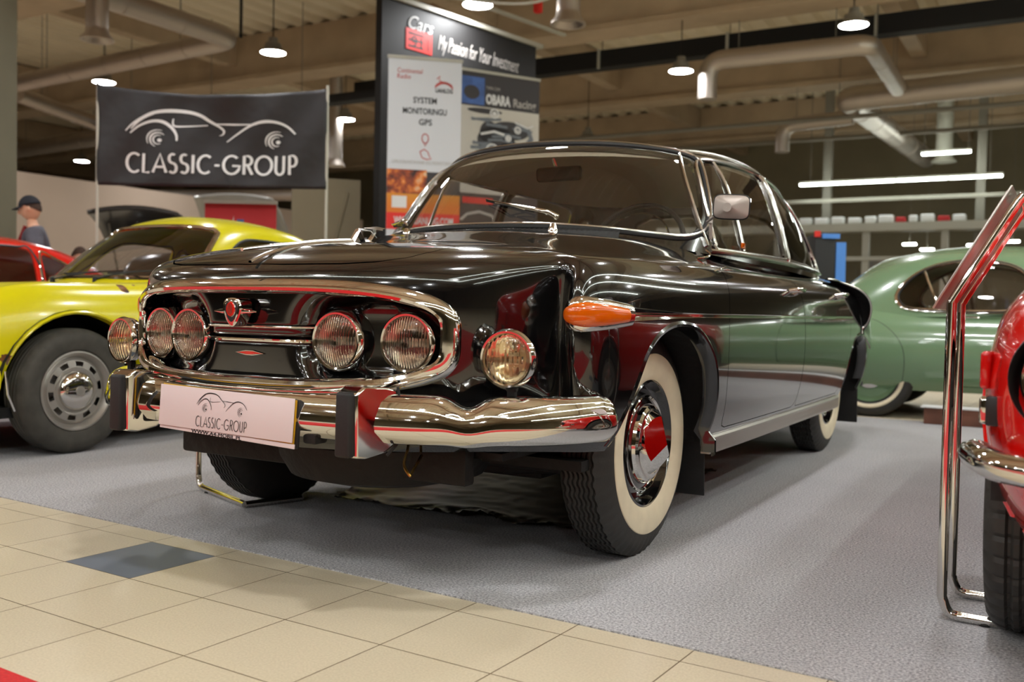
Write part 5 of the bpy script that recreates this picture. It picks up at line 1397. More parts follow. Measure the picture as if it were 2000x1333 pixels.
m = MB(); m.tube([V[2*i+1] for i in range(12)], .009, 8); m.tube([V[0], V[1]], .009, 8); m.tube([V[-2], V[-1]], .009, 8); m.build('windshield_frame', 'chrome', ws_)
m = MB(); m.box((0, 1.65, .45), (1.1, .95, .05)); m.build('cabin_floor', 'dark', kc)
for s_ in (1, -1):
    m = MB(); m.box((s_*.28, 1.6, .55), (.42, .42, .16), bev=.05); b = m.build('seat', 'blackout', kc); m = MB(); m.box((s_*.28, 1.86, .74), (.42, .12, .38), rot=rotm('X', -.2), bev=.05); m.build('seat_back', 'blackout', b)
# ================================================================ the hall
M['concrete'] = pbr('painted_concrete', (.62, .57, .48), .85, var=(1.2, .10), bump=(20, .2, .005))
M['deck'] = pbr('roof_deck', (.86, .81, .71), .8, var=(.7, .08))
M['beam'] = pbr('brown_beam', (.70, .62, .52), .8, var=(1.5, .10))
M['beige_wall'] = pbr('beige_wall', (.74, .66, .59), .85, var=(.8, .05))
M['col_green'] = pbr('grey_green_pillar', (.50, .48, .40), .8, var=(1.5, .05))
M['far_wall'] = pbr('dark_olive_wall', (.52, .48, .39), .85, var=(.5, .15))
M['duct'] = pbr('galvanised_duct', (.74, .70, .66), .42, metal=.85, bump=(14, .15, .004))
M['steel_grey'] = pbr('grey_steel', (.50, .48, .44), .6)
M['pale_steel'] = pbr('pale_steel', (.70, .69, .64), .5)
M['tray_black'] = pbr('black_tray', (.055, .05, .05), .7)
M['banner_black'] = pbr('black_banner_cloth', (.115, .105, .115), .55, bump=(2.2, .6, .05))
M['board_black'] = pbr('black_board', (.075, .07, .07), .6)
M['print_white'] = pbr('white_print', (.86, .86, .86), .6)
M['poster_white'] = pbr('poster_white', (.80, .81, .83), .5)
M['poster_cream'] = pbr('poster_cream', (.78, .76, .72), .5)
M['poster_dark'] = pbr('poster_charcoal', (.19, .17, .18), .5)
M['poster_red'] = pbr('poster_red', (.86, .14, .10), .5)
M['poster_blue'] = pbr('poster_blue', (.24, .37, .62), .5, var=(5, .35))
M['grey_print'] = pbr('grey_print', (.42, .44, .47), .5)
M['pale_print'] = pbr('pale_print', (.68, .66, .64), .5)
M['red_print'] = pbr('faded_red_print', (.72, .25, .22), .5)
M['orange_print'] = pbr('orange_print', (.85, .52, .14), .5)
M['cloth_red'] = pbr('red_cloth_banner', (.70, .13, .15), .6)
M['blue_sign'] = pbr('blue_sign', (.33, .56, .88), .4)
n = NT('orange_photo'); nz = noise(n, 7, 5); r = ramp(n, nz.outputs[0], [(.38, lin((.10, .06, .06))), (.5, lin((.62, .26, .08))), (.58, lin((.88, .50, .16))), (.68, lin((.85, .75, .62)))]); p = n.n('ShaderNodeBsdfPrincipled', inp={'Base Color': r.outputs[0], 'Roughness': .5}); n.set(n.out, 'Surface', p); M['orange_photo'] = n.m
n = NT('yellow_orange_field'); tc = n.n('ShaderNodeTexCoord'); sx = n.n('ShaderNodeSeparateXYZ', inp={'Vector': tc.outputs['Object']}); nz = noise(n, 2.5, 3); ad = n.n('ShaderNodeMath', operation='MULTIPLY_ADD'); n.t.links.new(nz.outputs[0], ad.inputs[0]); ad.inputs[1].default_value = .25; n.t.links.new(sx.outputs['Z'], ad.inputs[2])
mr = n.n('ShaderNodeMapRange', inp={'Value': ad.outputs[0], 'From Min': 2.10, 'From Max': 2.46}); r = ramp(n, mr.outputs[0], [(.0, lin((.85, .45, .08))), (.5, lin((.83, .55, .12))), (.75, lin((.88, .82, .52))), (1, lin((.90, .86, .66)))]); p = n.n('ShaderNodeBsdfPrincipled', inp={'Base Color': r.outputs[0], 'Roughness': .5}); n.set(n.out, 'Surface', p); M['yo_field'] = n.m

# grey felt carpet
def carpet_mat(name, c1, c2, c3):
    n = NT(name); tc = n.n('ShaderNodeTexCoord'); a = noise(n, 150, 3, vec=tc.outputs['Object'], rough=.7); b = noise(n, 1.6, 3, vec=tc.outputs['Object'])
    r = ramp(n, a.outputs[0], [(.32, lin(c1)), (.5, lin(c2)), (.68, lin(c3))])
    m_ = n.n('ShaderNodeMix', data_type='RGBA', blend_type='MULTIPLY'); m_.inputs[0].default_value = .5; n.t.links.new(r.outputs[0], m_.inputs[6]); r2 = ramp(n, b.outputs[0], [(.35, (.80, .80, .80, 1)), (.65, (1, 1, 1, 1))]); n.t.links.new(r2.outputs[0], m_.inputs[7])
    bp_ = n.n('ShaderNodeBump', inp={'Height': a.outputs[0], 'Strength': .35, 'Distance': .004})
    p = n.n('ShaderNodeBsdfPrincipled', inp={'Roughness': .95, 'Normal': bp_.outputs[0]}); n.t.links.new(m_.outputs[2], p.inputs['Base Color']); p.inputs['Sheen Weight'].default_value = .15; p.inputs['Specular IOR Level'].default_value = .15
    n.set(n.out, 'Surface', p); return n.m
M['carpet'] = carpet_mat('grey_felt_carpet', (.40, .395, .405), (.63, .625, .635), (.80, .79, .80))
M['carpet_red'] = carpet_mat('red_felt_carpet', (.66, .03, .04), (.78, .05, .06), (.84, .10, .10))
# beige floor tiles 0.30 m, thin brown joints, a blue-grey tile every few rows
n = NT('beige_floor_tiles'); tc = n.n('ShaderNodeTexCoord'); sx = n.n('ShaderNodeSeparateXYZ', inp={'Vector': tc.outputs['Object']})
def mth(op, a, b=None, c=None):
    nd = n.n('ShaderNodeMath', operation=op)
    for i, v in enumerate((a, b, c)):
        if v is None: continue
        if isinstance(v, (int, float)): nd.inputs[i].default_value = v
        else: n.t.links.new(v, nd.inputs[i])
    return nd.outputs[0]
u = mth('DIVIDE', sx.outputs['X'], .3); v = mth('DIVIDE', sx.outputs['Y'], .3)
fu = mth('FRACT', u); fv = mth('FRACT', v)
du = mth('MINIMUM', fu, mth('SUBTRACT', 1., fu)); dv = mth('MINIMUM', fv, mth('SUBTRACT', 1., fv))
grout = mth('LESS_THAN', mth('MINIMUM', du, dv), .0052)
iu = mth('FLOOR', u); iv = mth('FLOOR', v)
b1 = mth('COMPARE', mth('MODULO', mth('ADD', iu, 601.), 10.), 0., .1); b2 = mth('COMPARE', mth('MODULO', mth('ADD', iv, 600.), 10.), 9., .1)
blue = mth('MULTIPLY', b1, b2)
cmb = n.n('ShaderNodeCombineXYZ', inp={'X': iu, 'Y': iv}); wn = n.n('ShaderNodeTexWhiteNoise', inp={'Vector': cmb.outputs[0]})
fn = noise(n, 180, 2, vec=tc.outputs['Object'])
base = ramp(n, fn.outputs[0], [(.35, lin((.735, .685, .59))), (.65, lin((.785, .735, .64)))])
hsv = n.n('ShaderNodeHueSaturation', inp={'Color': base.outputs[0]}); n.t.links.new(mth('MULTIPLY_ADD', wn.outputs['Value'], .06, .97), hsv.inputs['Value'])
m1 = n.n('ShaderNodeMix', data_type='RGBA'); n.t.links.new(blue, m1.inputs[0]); n.t.links.new(hsv.outputs[0], m1.inputs[6]); m1.inputs[7].default_value = lin((.38, .41, .46))
m2 = n.n('ShaderNodeMix', data_type='RGBA'); n.t.links.new(grout, m2.inputs[0]); n.t.links.new(m1.outputs[2], m2.inputs[6]); m2.inputs[7].default_value = lin((.36, .29, .20))
bmp = n.n('ShaderNodeBump', invert=True, inp={'Height': grout, 'Strength': .6, 'Distance': .002})
p = n.n('ShaderNodeBsdfPrincipled', inp={'Roughness': .42, 'Normal': bmp.outputs[0]}); n.t.links.new(m2.outputs[2], p.inputs['Base Color']); p.inputs['Specular IOR Level'].default_value = .4; n.set(n.out, 'Surface', p); M['tiles'] = n.m

def flat(name, pts, z, mat, thick=0, kind='structure'):
    m = MB(); k = len(pts)
    m.add([(x, y, z) for x, y in pts], [tuple(range(k))])
    if thick: m.add([(x, y, z) for x, y in pts]+[(x, y, z-thick) for x, y in pts], [(i, (i+1) % k, k+(i+1) % k, k+i) for i in range(k)])
    o = m.build(name, mat, None, smooth=False)
    if kind: o['kind'] = kind
    return o
TO = CF(-.88524, 2.88952); TA = -.56412+YAW
fl = flat('floor', [(-46, -30), (24, -30), (24, 34), (-46, 34)], 0, 'tiles')
fl.data.transform(Matrix.Rotation(-TA, 4, 'Z') @ Matrix.Translation((-TO.x, -TO.y, 0))); fl.location = (TO.x, TO.y, -.004); fl.rotation_euler = (0, 0, TA)
ce = lambda x: -.672-.0445*x
ca = flat('grey_carpet', [(-8.3, ce(-8.3)), (4.6, ce(4.6)), (4.6, 4.78), (-8.3, 4.9)], 0, 'carpet', .004, None); tag(ca, 'thin grey felt carpet laid on the tiles under the parked cars', 'carpet')
rcp = flat('red_carpet', [(-9, -1.625+.30), (.0, -1.630), (4.5, -1.80), (4.5, -4.4), (-9, -4.0)], 0, 'carpet_red', .004, None); tag(rcp, 'bright red carpet on the near side of the tiled aisle', 'carpet')
# walls and ceiling
def wallbox(name, c, d, mat, kind='structure'):
    m = MB(); m.box(c, d); o = m.build(name, mat, None, smooth=False)
    if kind: o['kind'] = kind
    return o
wallbox('wall_back', (-11, 30.1, 3.4), (70, .2, 7.2), 'far_wall'); wallbox('wall_left', (-42.1, 2, 3.4), (.2, 60, 7.2), 'beige_wall')
wallbox('wall_right', (20.1, 2, 3.4), (.2, 60, 7.2), 'far_wall'); wallbox('wall_front', (-11, -26.1, 3.4), (70, .2, 7.2), 'far_wall')
# corrugated roof deck
m = MB(); V = []; xs = np.arange(-43, 21, .25)
for i, x in enumerate(xs):
    z = 6.9+(.09 if i % 2 else 0)
    V += [(x, -27, z), (x, 31, z), (x+.16, -27, z), (x+.16, 31, z)]
k = len(xs); F = []
for i in range(k): F.append((4*i, 4*i+1, 4*i+3, 4*i+2))
for i in range(k-1): F.append((4*i+2, 4*i+3, 4*i+5, 4*i+4))
m.add(V, F); struct(m.build('ceiling', 'deck', None, smooth=False))
def beamx(y, w_, z0, z1, mat='beam', x0=-42, x1=20):
    m = MB(); m.box(((x0+x1)/2, y, (z0+z1)/2), (x1-x0, w_, z1-z0)); return m
for i, y in enumerate((-16.5, -10.5, -4.5, 1.5, 7.6, 13.5, 19.4, 25.3)):
    m = beamx(y, .50, 5.95, 6.9); m.box((-11, y, 5.92), (62, .72, .10)); o = m.build('trim_%d' % (i+1), 'beam', None, smooth=False); o['kind'] = 'structure'
for i, x in enumerate((-36, -29, -22, -15, -8, -1, 6, 13)):
    m = MB(); m.box((x, 2, 6.55), (.30, 56, .62)); o = m.build('trim_%d' % (i+11), 'beam', None, smooth=False); o['kind'] = 'structure'
# ---------------------------------------------------------------- lamps
M['lamp_lens'] = emis('lamp_glow', (.965, .97, .975), LAMP_POWER)
M['tube_glow'] = emis('tube_glow', (.96, 1, .96), TUBE_POWER)
def highbay():
    t = thing('ceiling_lamp', 'round white highbay lamp', 'lamp', (0, 0, 0))
    m = MB(); m.lathe([(.0, .24), (.07, .24), (.08, .16), (.13, .14), (.15, .05), (.215, .02), (.22, -.005), (.205, -.012)], 32, axis='z'); m.build('lamp_housing', 'steel_grey', t)
    m = MB(); m.lathe([(0, -.010), (.203, -.010)], 32, axis='z'); m.build('lamp_diffuser', 'lamp_lens', t)
    m = MB(); m.tube([(0, 0, .24), (0, 0, 1.92)], .010, 6); m.build('hanging_rod', 'tray_black', t)
    return t
lp0 = highbay(); first = True
SEEN = [((-5.34, 8.60), 'largest round ceiling lamp, cut by the top edge above the tall black board'),
        ((-9.78, 9.21), 'round ceiling lamp hanging above the line-drawn car banner, below the bend of the duct'),
        ((-14.35, 9.37), 'round ceiling lamp just over the top left corner of the car banner'),
        ((-4.10, 13.3), 'round ceiling lamp left of the first downturned duct, right of the posters'),
        ((-.93, 11.84), 'round ceiling lamp above the long duct at the upper right'),
        ((-12.42, 14.22), 'small round ceiling lamp between the car banner and the tall black board'),
        ((-24.1, 15.9), 'tiny round ceiling lamp at the far left by the pillar')]
OFF = [(x, y) for x in (-14.2, -9.7, -5.4, -1.9, 1.45, 5.6) for y in (-14.6, -10.1, -5.7, -1.2, 3.5) if (x, y) != (-1.9, -1.2)]+[(3.7, 9.1), (8.2, 9.1), (3.7, 13.6), (-18.8, 9.4), (-18.8, 4.6), (-18.8, .5), (-23, 9.6), (-17, 14.3), (-8.4, 18.5), (3.7, 18.5), (-14, 19)]  # unseen lamps added to carry on the grid and light cars and floor
for (x, y), lb in SEEN:
    t = lp0 if first else copy_obj(lp0); first = False
    t.location = (x, y, 5.0); t['label'] = lb; t['group'] = 'round highbay lamps'
for x, y in OFF:
    t = copy_obj(lp0); t.location = (x, y, 5.0); t['label'] = 'unseen round highbay lamp, added to light the cars and mirrored in the paint'; t['group'] = 'highbay lamps outside the photo'
def tube_row(a, b, z, n_, label, name='tube_lamp', group=None, th=.045):
    t = thing(name, label, 'lamp', (a[0], a[1], z), 0, group); A = Vector((0, 0, 0)); B = Vector((b[0]-a[0], b[1]-a[1], 0)); d = (B-A)/n_
    m = MB(); ang = math.atan2(d.y, d.x); m.box(tuple((A+B)/2+Vector((0, 0, .06))), ((B-A).length, .045, .05), rot=rotm('Z', ang)); m.build('lamp_housing', 'pale_steel', t)
    for i in range(n_):
        m = MB(); m.box(tuple(A+d*(i+.5)), (d.length*.97, th*1.6, th), rot=rotm('Z', ang), bev=.012); m.build('fluorescent_tube', 'tube_glow', t)
    m = MB()
    for q in (.06, .94): P = A.lerp(B, q); m.tube([tuple(P+Vector((0, 0, .08))), tuple(P+Vector((0, 0, 6.95-z)))], .010, 6)
    split_build(m, 'hanging_rod', 'steel_grey', t); return t
tube_row((-4.13, 22), (.49, 22), 4.06, 4, 'long row of four fluorescent tubes in front of the far wall', th=.05)
tube_row((-1.33, 22.4), (-.22, 22.4), 4.72, 1, 'single short fluorescent tube hanging under the end of the duct', th=.05)
tube_row((-11.2, 14.3), (-10.7, 14.5), 2.78, 1, 'fluorescent tube glimpsed left of the tall black board', th=.07)
for nm_, a, b, n_ in (('row', (6.2, -6), (6.2, 16), 14), ('row', (-9, -5.6), (6, -5.6), 10), ('row', (9.8, -6), (9.8, 12), 12), ('row', (4.2, -5), (4.2, 12), 12)):  # rows after the first pair are added to brighten the right side
    tube_row(a, b, 4.4, n_, 'unseen long fluorescent row that lights the hall and shows as thin lines in the paint', group='fluorescent rows outside the photo')
# ---------------------------------------------------------------- ducts and pipes
def duct(name, pts, r, label, bend=.3, group=None, flare=None, mat='duct', rings=True):
    P = [Vector(p) for p in pts]; out = [P[0]]
    for i in range(1, len(P)-1):
        a = (P[i-1]-P[i]).normalized(); b = (P[i+1]-P[i]).normalized(); s0 = P[i]+a*bend; s1 = P[i]+b*bend
        for k in range(7): t = k/6; out.append(s0*(1-t)**2+P[i]*2*t*(1-t)+s1*t*t)
    out.append(P[-1])
    m = MB(); m.tube([tuple(p) for p in out], r, 20); o = m.build(name, mat, None)
    tag(o, label, 'duct' if 'duct' in name else 'pipe', group)
    if rings:
        m = MB()
        for i in range(len(P)-1):
            L = (P[i+1]-P[i]).length; nn = int(L/1.2)
            for j in range(1, nn+1):
                c = P[i].lerp(P[i+1], j/(nn+1)); d = (P[i+1]-P[i]).normalized()*.02; m.tube([tuple(c-d), tuple(c+d)], r*1.04, 20)
        if m.v: split_build(m, 'joint_band', mat, o)
    m = MB()
    for i in range(len(P)-1):
        if abs(P[i].z-P[i+1].z) < .6 and (P[i]-P[i+1]).length > .8 and 'duct' in name:
            for q in (.2, .8): c = P[i].lerp(P[i+1], q); m.tube([tuple(c), (c.x, c.y, 6.95)], .008, 5)
    if m.v: split_build(m, 'hanger', 'steel_grey', o)
    if flare:
        e = P[-1]; m = MB(); m.lathe([(r*1.0, .10), (r*1.05, .04), (r*1.45, -.04), (r*1.5, -.07), (r*1.3, -.07), (r*.9, .0), (0, .02)], 28, c=tuple(e), axis='z'); m.build('air_outlet', mat, o)
    return o
duct('air_duct', [(-3.75, 13.7, 4.55), (-3.75, 13.7, 5.22), (-1.05, 13.8, 5.22), (-1.12, 17.2, 5.22)], .165, 'galvanised duct with a downturned mouth and a long level run, upper right', flare=None)
duct('air_duct', [(2.6, 17.6, 5.28), (-2.2, 17.8, 5.22), (-1.62, 25.6, 5.1)], .25, 'thickest galvanised duct, running in from the right edge and turning away')
duct('air_duct', [(-2.3, 19.1, 5.1), (-3.85, 19.2, 5.05), (-3.85, 19.2, 4.45)], .16, 'short galvanised duct ending in a downturned mouth above the saloon rear', flare=None)
duct('air_duct', [(-17.2, 9.25, 5.2), (-10.35, 8.85, 5.2), (-10.44, 3.5, 5.2)], .17, 'long galvanised duct bending sharply above the car banner, upper left')
duct('air_duct', [(-17.0, 9.3, 5.0), (-18.6, 13.1, 4.95), (-18.8, 17, 4.9)], .16, 'galvanised duct running away behind the top left of the car banner')
duct('air_duct', [(-28, 14.9, 5.2), (-19.5, 14.0, 5.2)], .22, 'low distant duct left of the car banner')
duct('air_duct', [(-30, 15.8, 4.2), (-17, 18.0, 3.9)], .16, 'pinkish distant duct just above the beige wall')
duct('air_drop', [(-10.2, 6.15, 6.8), (-10.2, 6.15, 4.55)], .155, 'vertical air outlet with a flared mouth at the upper left', flare=True)
duct('air_drop', [(-4.0, 8.75, 6.8), (-4.0, 8.75, 4.65)], .16, 'vertical air outlet with a flared dark mouth at the top centre', flare=True)
duct('air_drop', [(-12.6, 14.1, 6.8), (-12.6, 14.1, 4.0)], .15, 'vertical air outlet seen between the car banner and the black board', flare=True)
duct('air_drop', [(-.95, 23.6, 6.8), (-.95, 23.6, 4.75)], .20, 'pale vertical air outlet above the single tube at the right', flare=True, mat='pale_steel')
duct('water_pipe', [(-14, 18.3, 4.95), (3, 18.3, 4.95)], .05, 'thin pipe running level behind the downturned ducts', rings=False, mat='steel_grey')
duct('water_pipe', [(-16, 21.5, 5.1), (4, 21.5, 5.1)], .05, 'second thin pipe, furthest under the roof', rings=False, mat='steel_grey')
duct('suspension_pipe', [(-9.9, 8.6, 6.8), (-9.9, 8.6, 5.1)], .025, 'thin black rod beside the lamp above the car banner', rings=False, mat='tray_black')
for (a, b, y, z, h, lb) in ((-12.5, 4, 14.75, 5.75, .34, 'long black cable tray crossing under the roof behind the first duct'), (-17.9, -9.2, 12.0, 4.85, .16, 'thin black cable tray running behind the car banner')):
    m = MB(); m.box(((a+b)/2, y, z), (b-a, .30, h)); o = m.build('cable_tray', 'tray_black', None, smooth=False); tag(o, lb, 'cable tray')
    m = MB()
    for x in np.arange(a+1, b, 2.6): m.box((x, y-.17, z), (.05, .03, h*1.15))
    split_build(m, 'tray_bracket', 'pale_steel', o); m = MB()
    for x in np.arange(a+1, b, 2.6): m.tube([(x, y, z+h/2), (x, y, 6.9)], .010, 6)
    split_build(m, 'tray_hanger', 'steel_grey', o)
o = MB(); P = spline([tuple(CF(*p)) for p in ((-4.2, 12.2, 5.2), (-2.2, 11.5, 4.55), (-.9, 11.2, 4.35), (.2, 11.0, 4.25), (.9, 11.6, 4.9), (1.3, 12.2, 5.9))], 8)
o.tube([tuple(p) for p in P], .018, 6); o = o.build('sagging_cable', 'pale_steel', None); tag(o, 'pale cable sagging across the top in front of the black board', 'cable')
m = MB(); m.tube([(-5.1, 9.9, 6.8), (-5.1, 9.9, 5.3)], .02, 6); m.box((-5.1, 9.9, 5.35), (.12, .12, .30), bev=.03); o = m.build('chain_hoist', 'poster_red', None); tag(o, 'small red hoist hanging beside the tall black board', 'hoist')
# ---------------------------------------------------------------- back of the hall
wallbox('trim_31', (-1.5, 22.4, 2.97), (13, .6, .20), 'pale_steel'); wallbox('trim_32', (-1.5, 22.2, 2.20), (13, .08, .10), 'pale_steel')
for i, x in enumerate((-6.9, -4.7, -2.52, -.72, 1.2, 3.2)):
    wallbox('trim_%d' % (33+i), (x, 22.3, 1.45), (.16, .14, 2.9), 'pale_steel')
wallbox('trim_40', (-1.5, 22.2, 3.66), (13, .07, .09), 'pale_steel')
for i, x in enumerate((-3.62, -.03)): wallbox('trim_%d' % (41+i), (x, 22.9, 4.1), (.20, .20, 5.6), 'steel_grey')
m = MB(); m.box((-1.5, 22.35, 1.1), (13, .02, 2.1)); o = m.build('window_1', 'glass', None, smooth=False); o['kind'] = 'structure'
for i, (x, z) in enumerate(((-1.95, 2.77), (-1.50, 2.62), (-.35, 2.72), (.55, 2.8))):
    m = MB(); m.box((0, 0, 0), (.34, .10, .05), bev=.01); o = m.build('strip_light', 'tube_glow', None); o.location = (x, 25.5, z); o.location.z = z
    tag(o, 'short bright strip lamp behind the far glass front', 'lamp', 'strip lamps behind the far glass')
    m = MB(); m.tube([(0, 0, .02), (0, 0, 6.95-z)], .006, 5); m.build('hanging_rod', 'steel_grey', o)
bx = [(-4.0, .30, .17, 'w'), (-3.6, .34, .16, 'w'), (-3.2, .30, .18, 'w'), (-2.8, .30, .15, 'w'), (-2.42, .26, .17, 'w'), (-2.06, .34, .19, 'w'), (-1.72, .22, .13, 'r'), (-1.44, .18, .17, 'w'), (-1.12, .30, .19, 'w'), (-.76, .26, .13, 'r'), (-.42, .28, .16, 'w')]
for x, w_, h_, c in bx:
    m = MB(); m.box((0, 0, h_/2), (w_, .25, h_), bev=.03, seg=3); m.box((0, -.126, h_/2), (w_*.6, .004, h_*.4)); o = m.build('storage_box', 'print_white' if c == 'w' else 'cloth_red', None); o.location = (x, 22.3, 3.071)
    tag(o, 'small white box in the row on the far ledge' if c == 'w' else 'small red box among the white ones on the far ledge', 'box', 'white boxes on the far ledge' if c == 'w' else 'red boxes on the far ledge')
# left: beige wall, pillar
wallbox('wall_partition', (-19.1, 9.5, 1.85), (.2, 27, 3.7), 'beige_wall')
c = CF(-6.50, 11.2, 0); o = wallbox('pillar', (0, 0, 3.4), (.95, .95, 6.8), 'col_green', None); o.location = (c.x, c.y, 0); o.rotation_euler = (0, 0, YAW); tag(o, 'wide grey-green pillar at the left edge behind the red coupe', 'pillar')
# dark partition behind the yellow coupe
A, B = CF(-2.98, 12.9), CF(-2.12, 13.2); m = MB(); ctr = (A+B)/2; m.box((0, 0, 1.24), ((B-A).length, .08, 2.48)); m.tube([(-.25, -.05, .1), (.28, -.05, 2.3)], .02, 6); o = m.build('partition_panel', 'far_wall', None, smooth=False); o.location = (ctr.x, ctr.y, 0); o.rotation_euler = (0, 0, math.atan2(B.y-A.y, B.x-A.x)); tag(o, 'dark olive partition panel behind the right pole of the car banner', 'partition')
# ---------------------------------------------------------------- the car banner on two poles
def frame2(A, B):
    X = (Vector((B.x-A.x, B.y-A.y, 0))).normalized(); return X, Vector((0, 0, 1)), X.cross(Vector((0, 0, 1)))
A, B = CF(-4.072, 9.4), CF(-1.838, 9.4); X, Y, N = frame2(A, B); W_ = (B-A).length
bn = thing('hanging_banner', 'black cloth banner on two poles with a white line-drawn car and club lettering', 'banner', tuple(A)); bn.rotation_euler = (0, 0, math.atan2(X.y, X.x))
m = MB(); nx, nz = 60, 26; V = []
def bz(u, v):
    sag = -.085*math.sin(PI*u)**.8*v; return 1.895+(2.872-1.895)*v+sag
def by(u, v): return .018*math.sin(9*u+5*v)*math.sin(PI*u)+.010*math.sin(23*u-8*v)+.03*math.sin(PI*u)*math.sin(PI*v)
for j in range(nz+1):
    for i in range(nx+1): u_, v_ = i/nx, j/nz; V.append((u_*W_, by(u_, v_), bz(u_, v_)))
m.add(V, [(j*(nx+1)+i, j*(nx+1)+i+1, (j+1)*(nx+1)+i+1, (j+1)*(nx+1)+i) for j in range(nz) for i in range(nx)]); cloth = m.build('banner_cloth', 'banner_black', bn, ang=180)
md = cloth.modifiers.new('s', 'SOLIDIFY'); md.thickness = .004; md.offset = 1
m = MB(); logo(m, (.283, -.004, 2.005), (1.67, 0, 0), (0, 0, 1.30), (0, -1, 0), 1.35, 0)
k = len(m.v); m.v = [(x, by(x/W_, (z-1.895)/.977)-.012, z-.05*math.sin(PI*x/W_)*((z-1.895)/.977)) for x, y, z in m.v]; m.build('banner_print', 'print_white', bn)
for x in (0, W_):
    m = MB(); m.tube([(x, .01, .0), (x, .01, 2.90)], .014, 10); m.build('pole', 'pale_steel', bn)
# ---------------------------------------------------------------- tall black board with lettering
A, B = Vector((-6.0, 7.31, 0)), Vector((-5.38, 10.37, 0)); X, Y, N = frame2(A, B); N = N if N.dot(CAMP-A) > 0 else -N; L = (B-A).length
tb = thing('display_board', 'tall black booth board with a red badge and handwriting along its top', 'board', (0, 0, 0))
def on(O, X, N, u, z, off): return Vector((O.x, O.y, 0))+X*u+Vector((0, 0, z))+N*off
def plank(mb, O, X, N, u0, u1, z0, z1, off, th=.01):
    P = [on(O, X, N, u, z, o_) for o_ in (off, off-th) for u, z in ((u0, z0), (u1, z0), (u1, z1), (u0, z1))]
    mb.add(P, [(0, 1, 2, 3), (7, 6, 5, 4), (0, 4, 5, 1), (1, 5, 6, 2), (2, 6, 7, 3), (3, 7, 4, 0)])
m = MB(); plank(m, A, X, N, 0, L, 0, 4.84, 0, .12); m.build('board_panel', 'board_black', tb, smooth=False)
m = MB(); plank(m, A, X, N, -.05, L+.12, 4.84, 4.90, .05, .22); plank(m, A, X, N, -.05, L+.3, 5.02, 5.06, .35, .06); split_build(m, 'top_rail', 'pale_steel', tb, smooth=False)
m = MB(); plank(m, A, X, N, .42, .90, 4.25, 4.53, .008, .008); bd = m.build('badge', 'poster_red', tb, smooth=False)
for z_ in (4.30, 4.385, 4.47): 
    m = MB(); plank(m, A, X, N, .47, .74, z_-.012, z_+.012, .010, .002); m.build('badge_line', 'board_black', bd)
words('911', .22, on(A, X, N, .52, 4.29, .010), X, (0, 0, 1), 'board_black', bd, 'badge_digits', width=.32)
words('Cars', .26, on(A, X, N, .46, 4.53, .012), X, Vector((0, 0, 1))-X*.0, 'print_white', tb, 'badge_word', italic=.35, width=.46)
words('My Passion for Your Investment', .30, on(A, X, N, 1.02, 4.36, .008), X, (0, 0, 1), 'pale_print', tb, 'handwriting', italic=.45, width=1.70)
# ---------------------------------------------------------------- white advertising roll
def poster(name, label, A, B, z0, z1, mat):
    X, Y, N = frame2(A, B); N = N if N.dot(CAMP-A) > 0 else -N; L = (Vector((B.x-A.x, B.y-A.y, 0))).length
    t = thing(name, label, 'poster', (0, 0, 0)); m = MB(); plank(m, A, X, N, 0, L, z0, z1, 0, .012); m.build('poster_sheet', mat, t, smooth=False)
    m = MB(); plank(m, A, X, N, -.01, L+.01, z1, z1+.035, .012, .035); plank(m, A, X, N, -.02, L+.02, .0, .07, .09, .19); split_build(m, 'poster_rail', 'pale_steel', t, smooth=False)
    m = MB(); m.tube([tuple(on(A, X, N, L/2, .05, -.03)), tuple(on(A, X, N, L/2, z1, -.03))], .012, 8); m.build('support_pole', 'steel_grey', t)
    return t, A, X, N, L
A, B = CF(-1.535, 11.55), CF(-.672, 11.75)
t, A, X, N, L = poster('roll_up_banner', 'white advertising roll with black words, orange photos and a red web address strip', A, B, .07, 3.735, 'poster_white')
U = lambda u, z, off=.002: on(A, X, N, u*L, z, off)
def pq(nm, u0, u1, z0, z1, mat, off=.003, par=None):
    m = MB(); plank(m, A, X, N, u0*L, u1*L, z0, z1, off, .002); return m.build(nm, mat, par or t, smooth=False)
for tx, z, u0, u1 in (('SYSTEM', 3.22, .34, .66), ('MONITORINGU', 3.09, .20, .80), ('GPS', 2.96, .42, .60)): words(tx, .10, U(u0, z), X, (0, 0, 1), 'ink', t, 'poster_words', width=(u1-u0)*L, bold=.002)
words('DANIELDOG', .06, U(.64, 3.36), X, (0, 0, 1), 'ink', t, 'brand_words', width=.21) if False else words('UANLOG', .07, U(.64, 3.36), X, (0, 0, 1), 'ink', t, 'brand_words', width=.21, bold=.002)
words('Continental', .08, U(.12, 3.57), X, (0, 0, 1), 'red_print', t, 'brand_words', width=.30); words('Radio', .08, U(.12, 3.50), X, (0, 0, 1), 'red_print', t, 'brand_words', width=.16)
m = MB(); Xv = X*L; strip(m, arc(.755, 0, .13, .10, 20, 160), [.012, .02]+[.03]*11+[.02, .01], U(0, 3.38), Xv, Vector((0, 0, 1)), N, .002); strip(m, [(.66, .12), (.70, .16), (.69, .10), (.78, .08), (.86, .06)], .014, U(0, 3.40), Xv, Vector((0, 0, 1)), N, .002); m.build('brand_swoosh', 'red_print', t)
m = MB(); strip(m, arc(.51, .0, .045, .055, -90, 270, 20), .012, U(0, 2.80), Xv, Vector((0, 0, 1)), N, .002); strip(m, [(.47, -.02), (.51, -.09), (.55, -.02)], .012, U(0, 2.80), Xv, Vector((0, 0, 1)), N, .002)
strip(m, [(.44, -.16), (.50, -.13), (.55, -.16), (.57, -.21), (.60, -.24), (.53, -.25), (.47, -.23), (.44, -.16)], .012, U(0, 2.80), Xv, Vector((0, 0, 1)), N, .002); m.build('pin_mark', 'red_print', t)
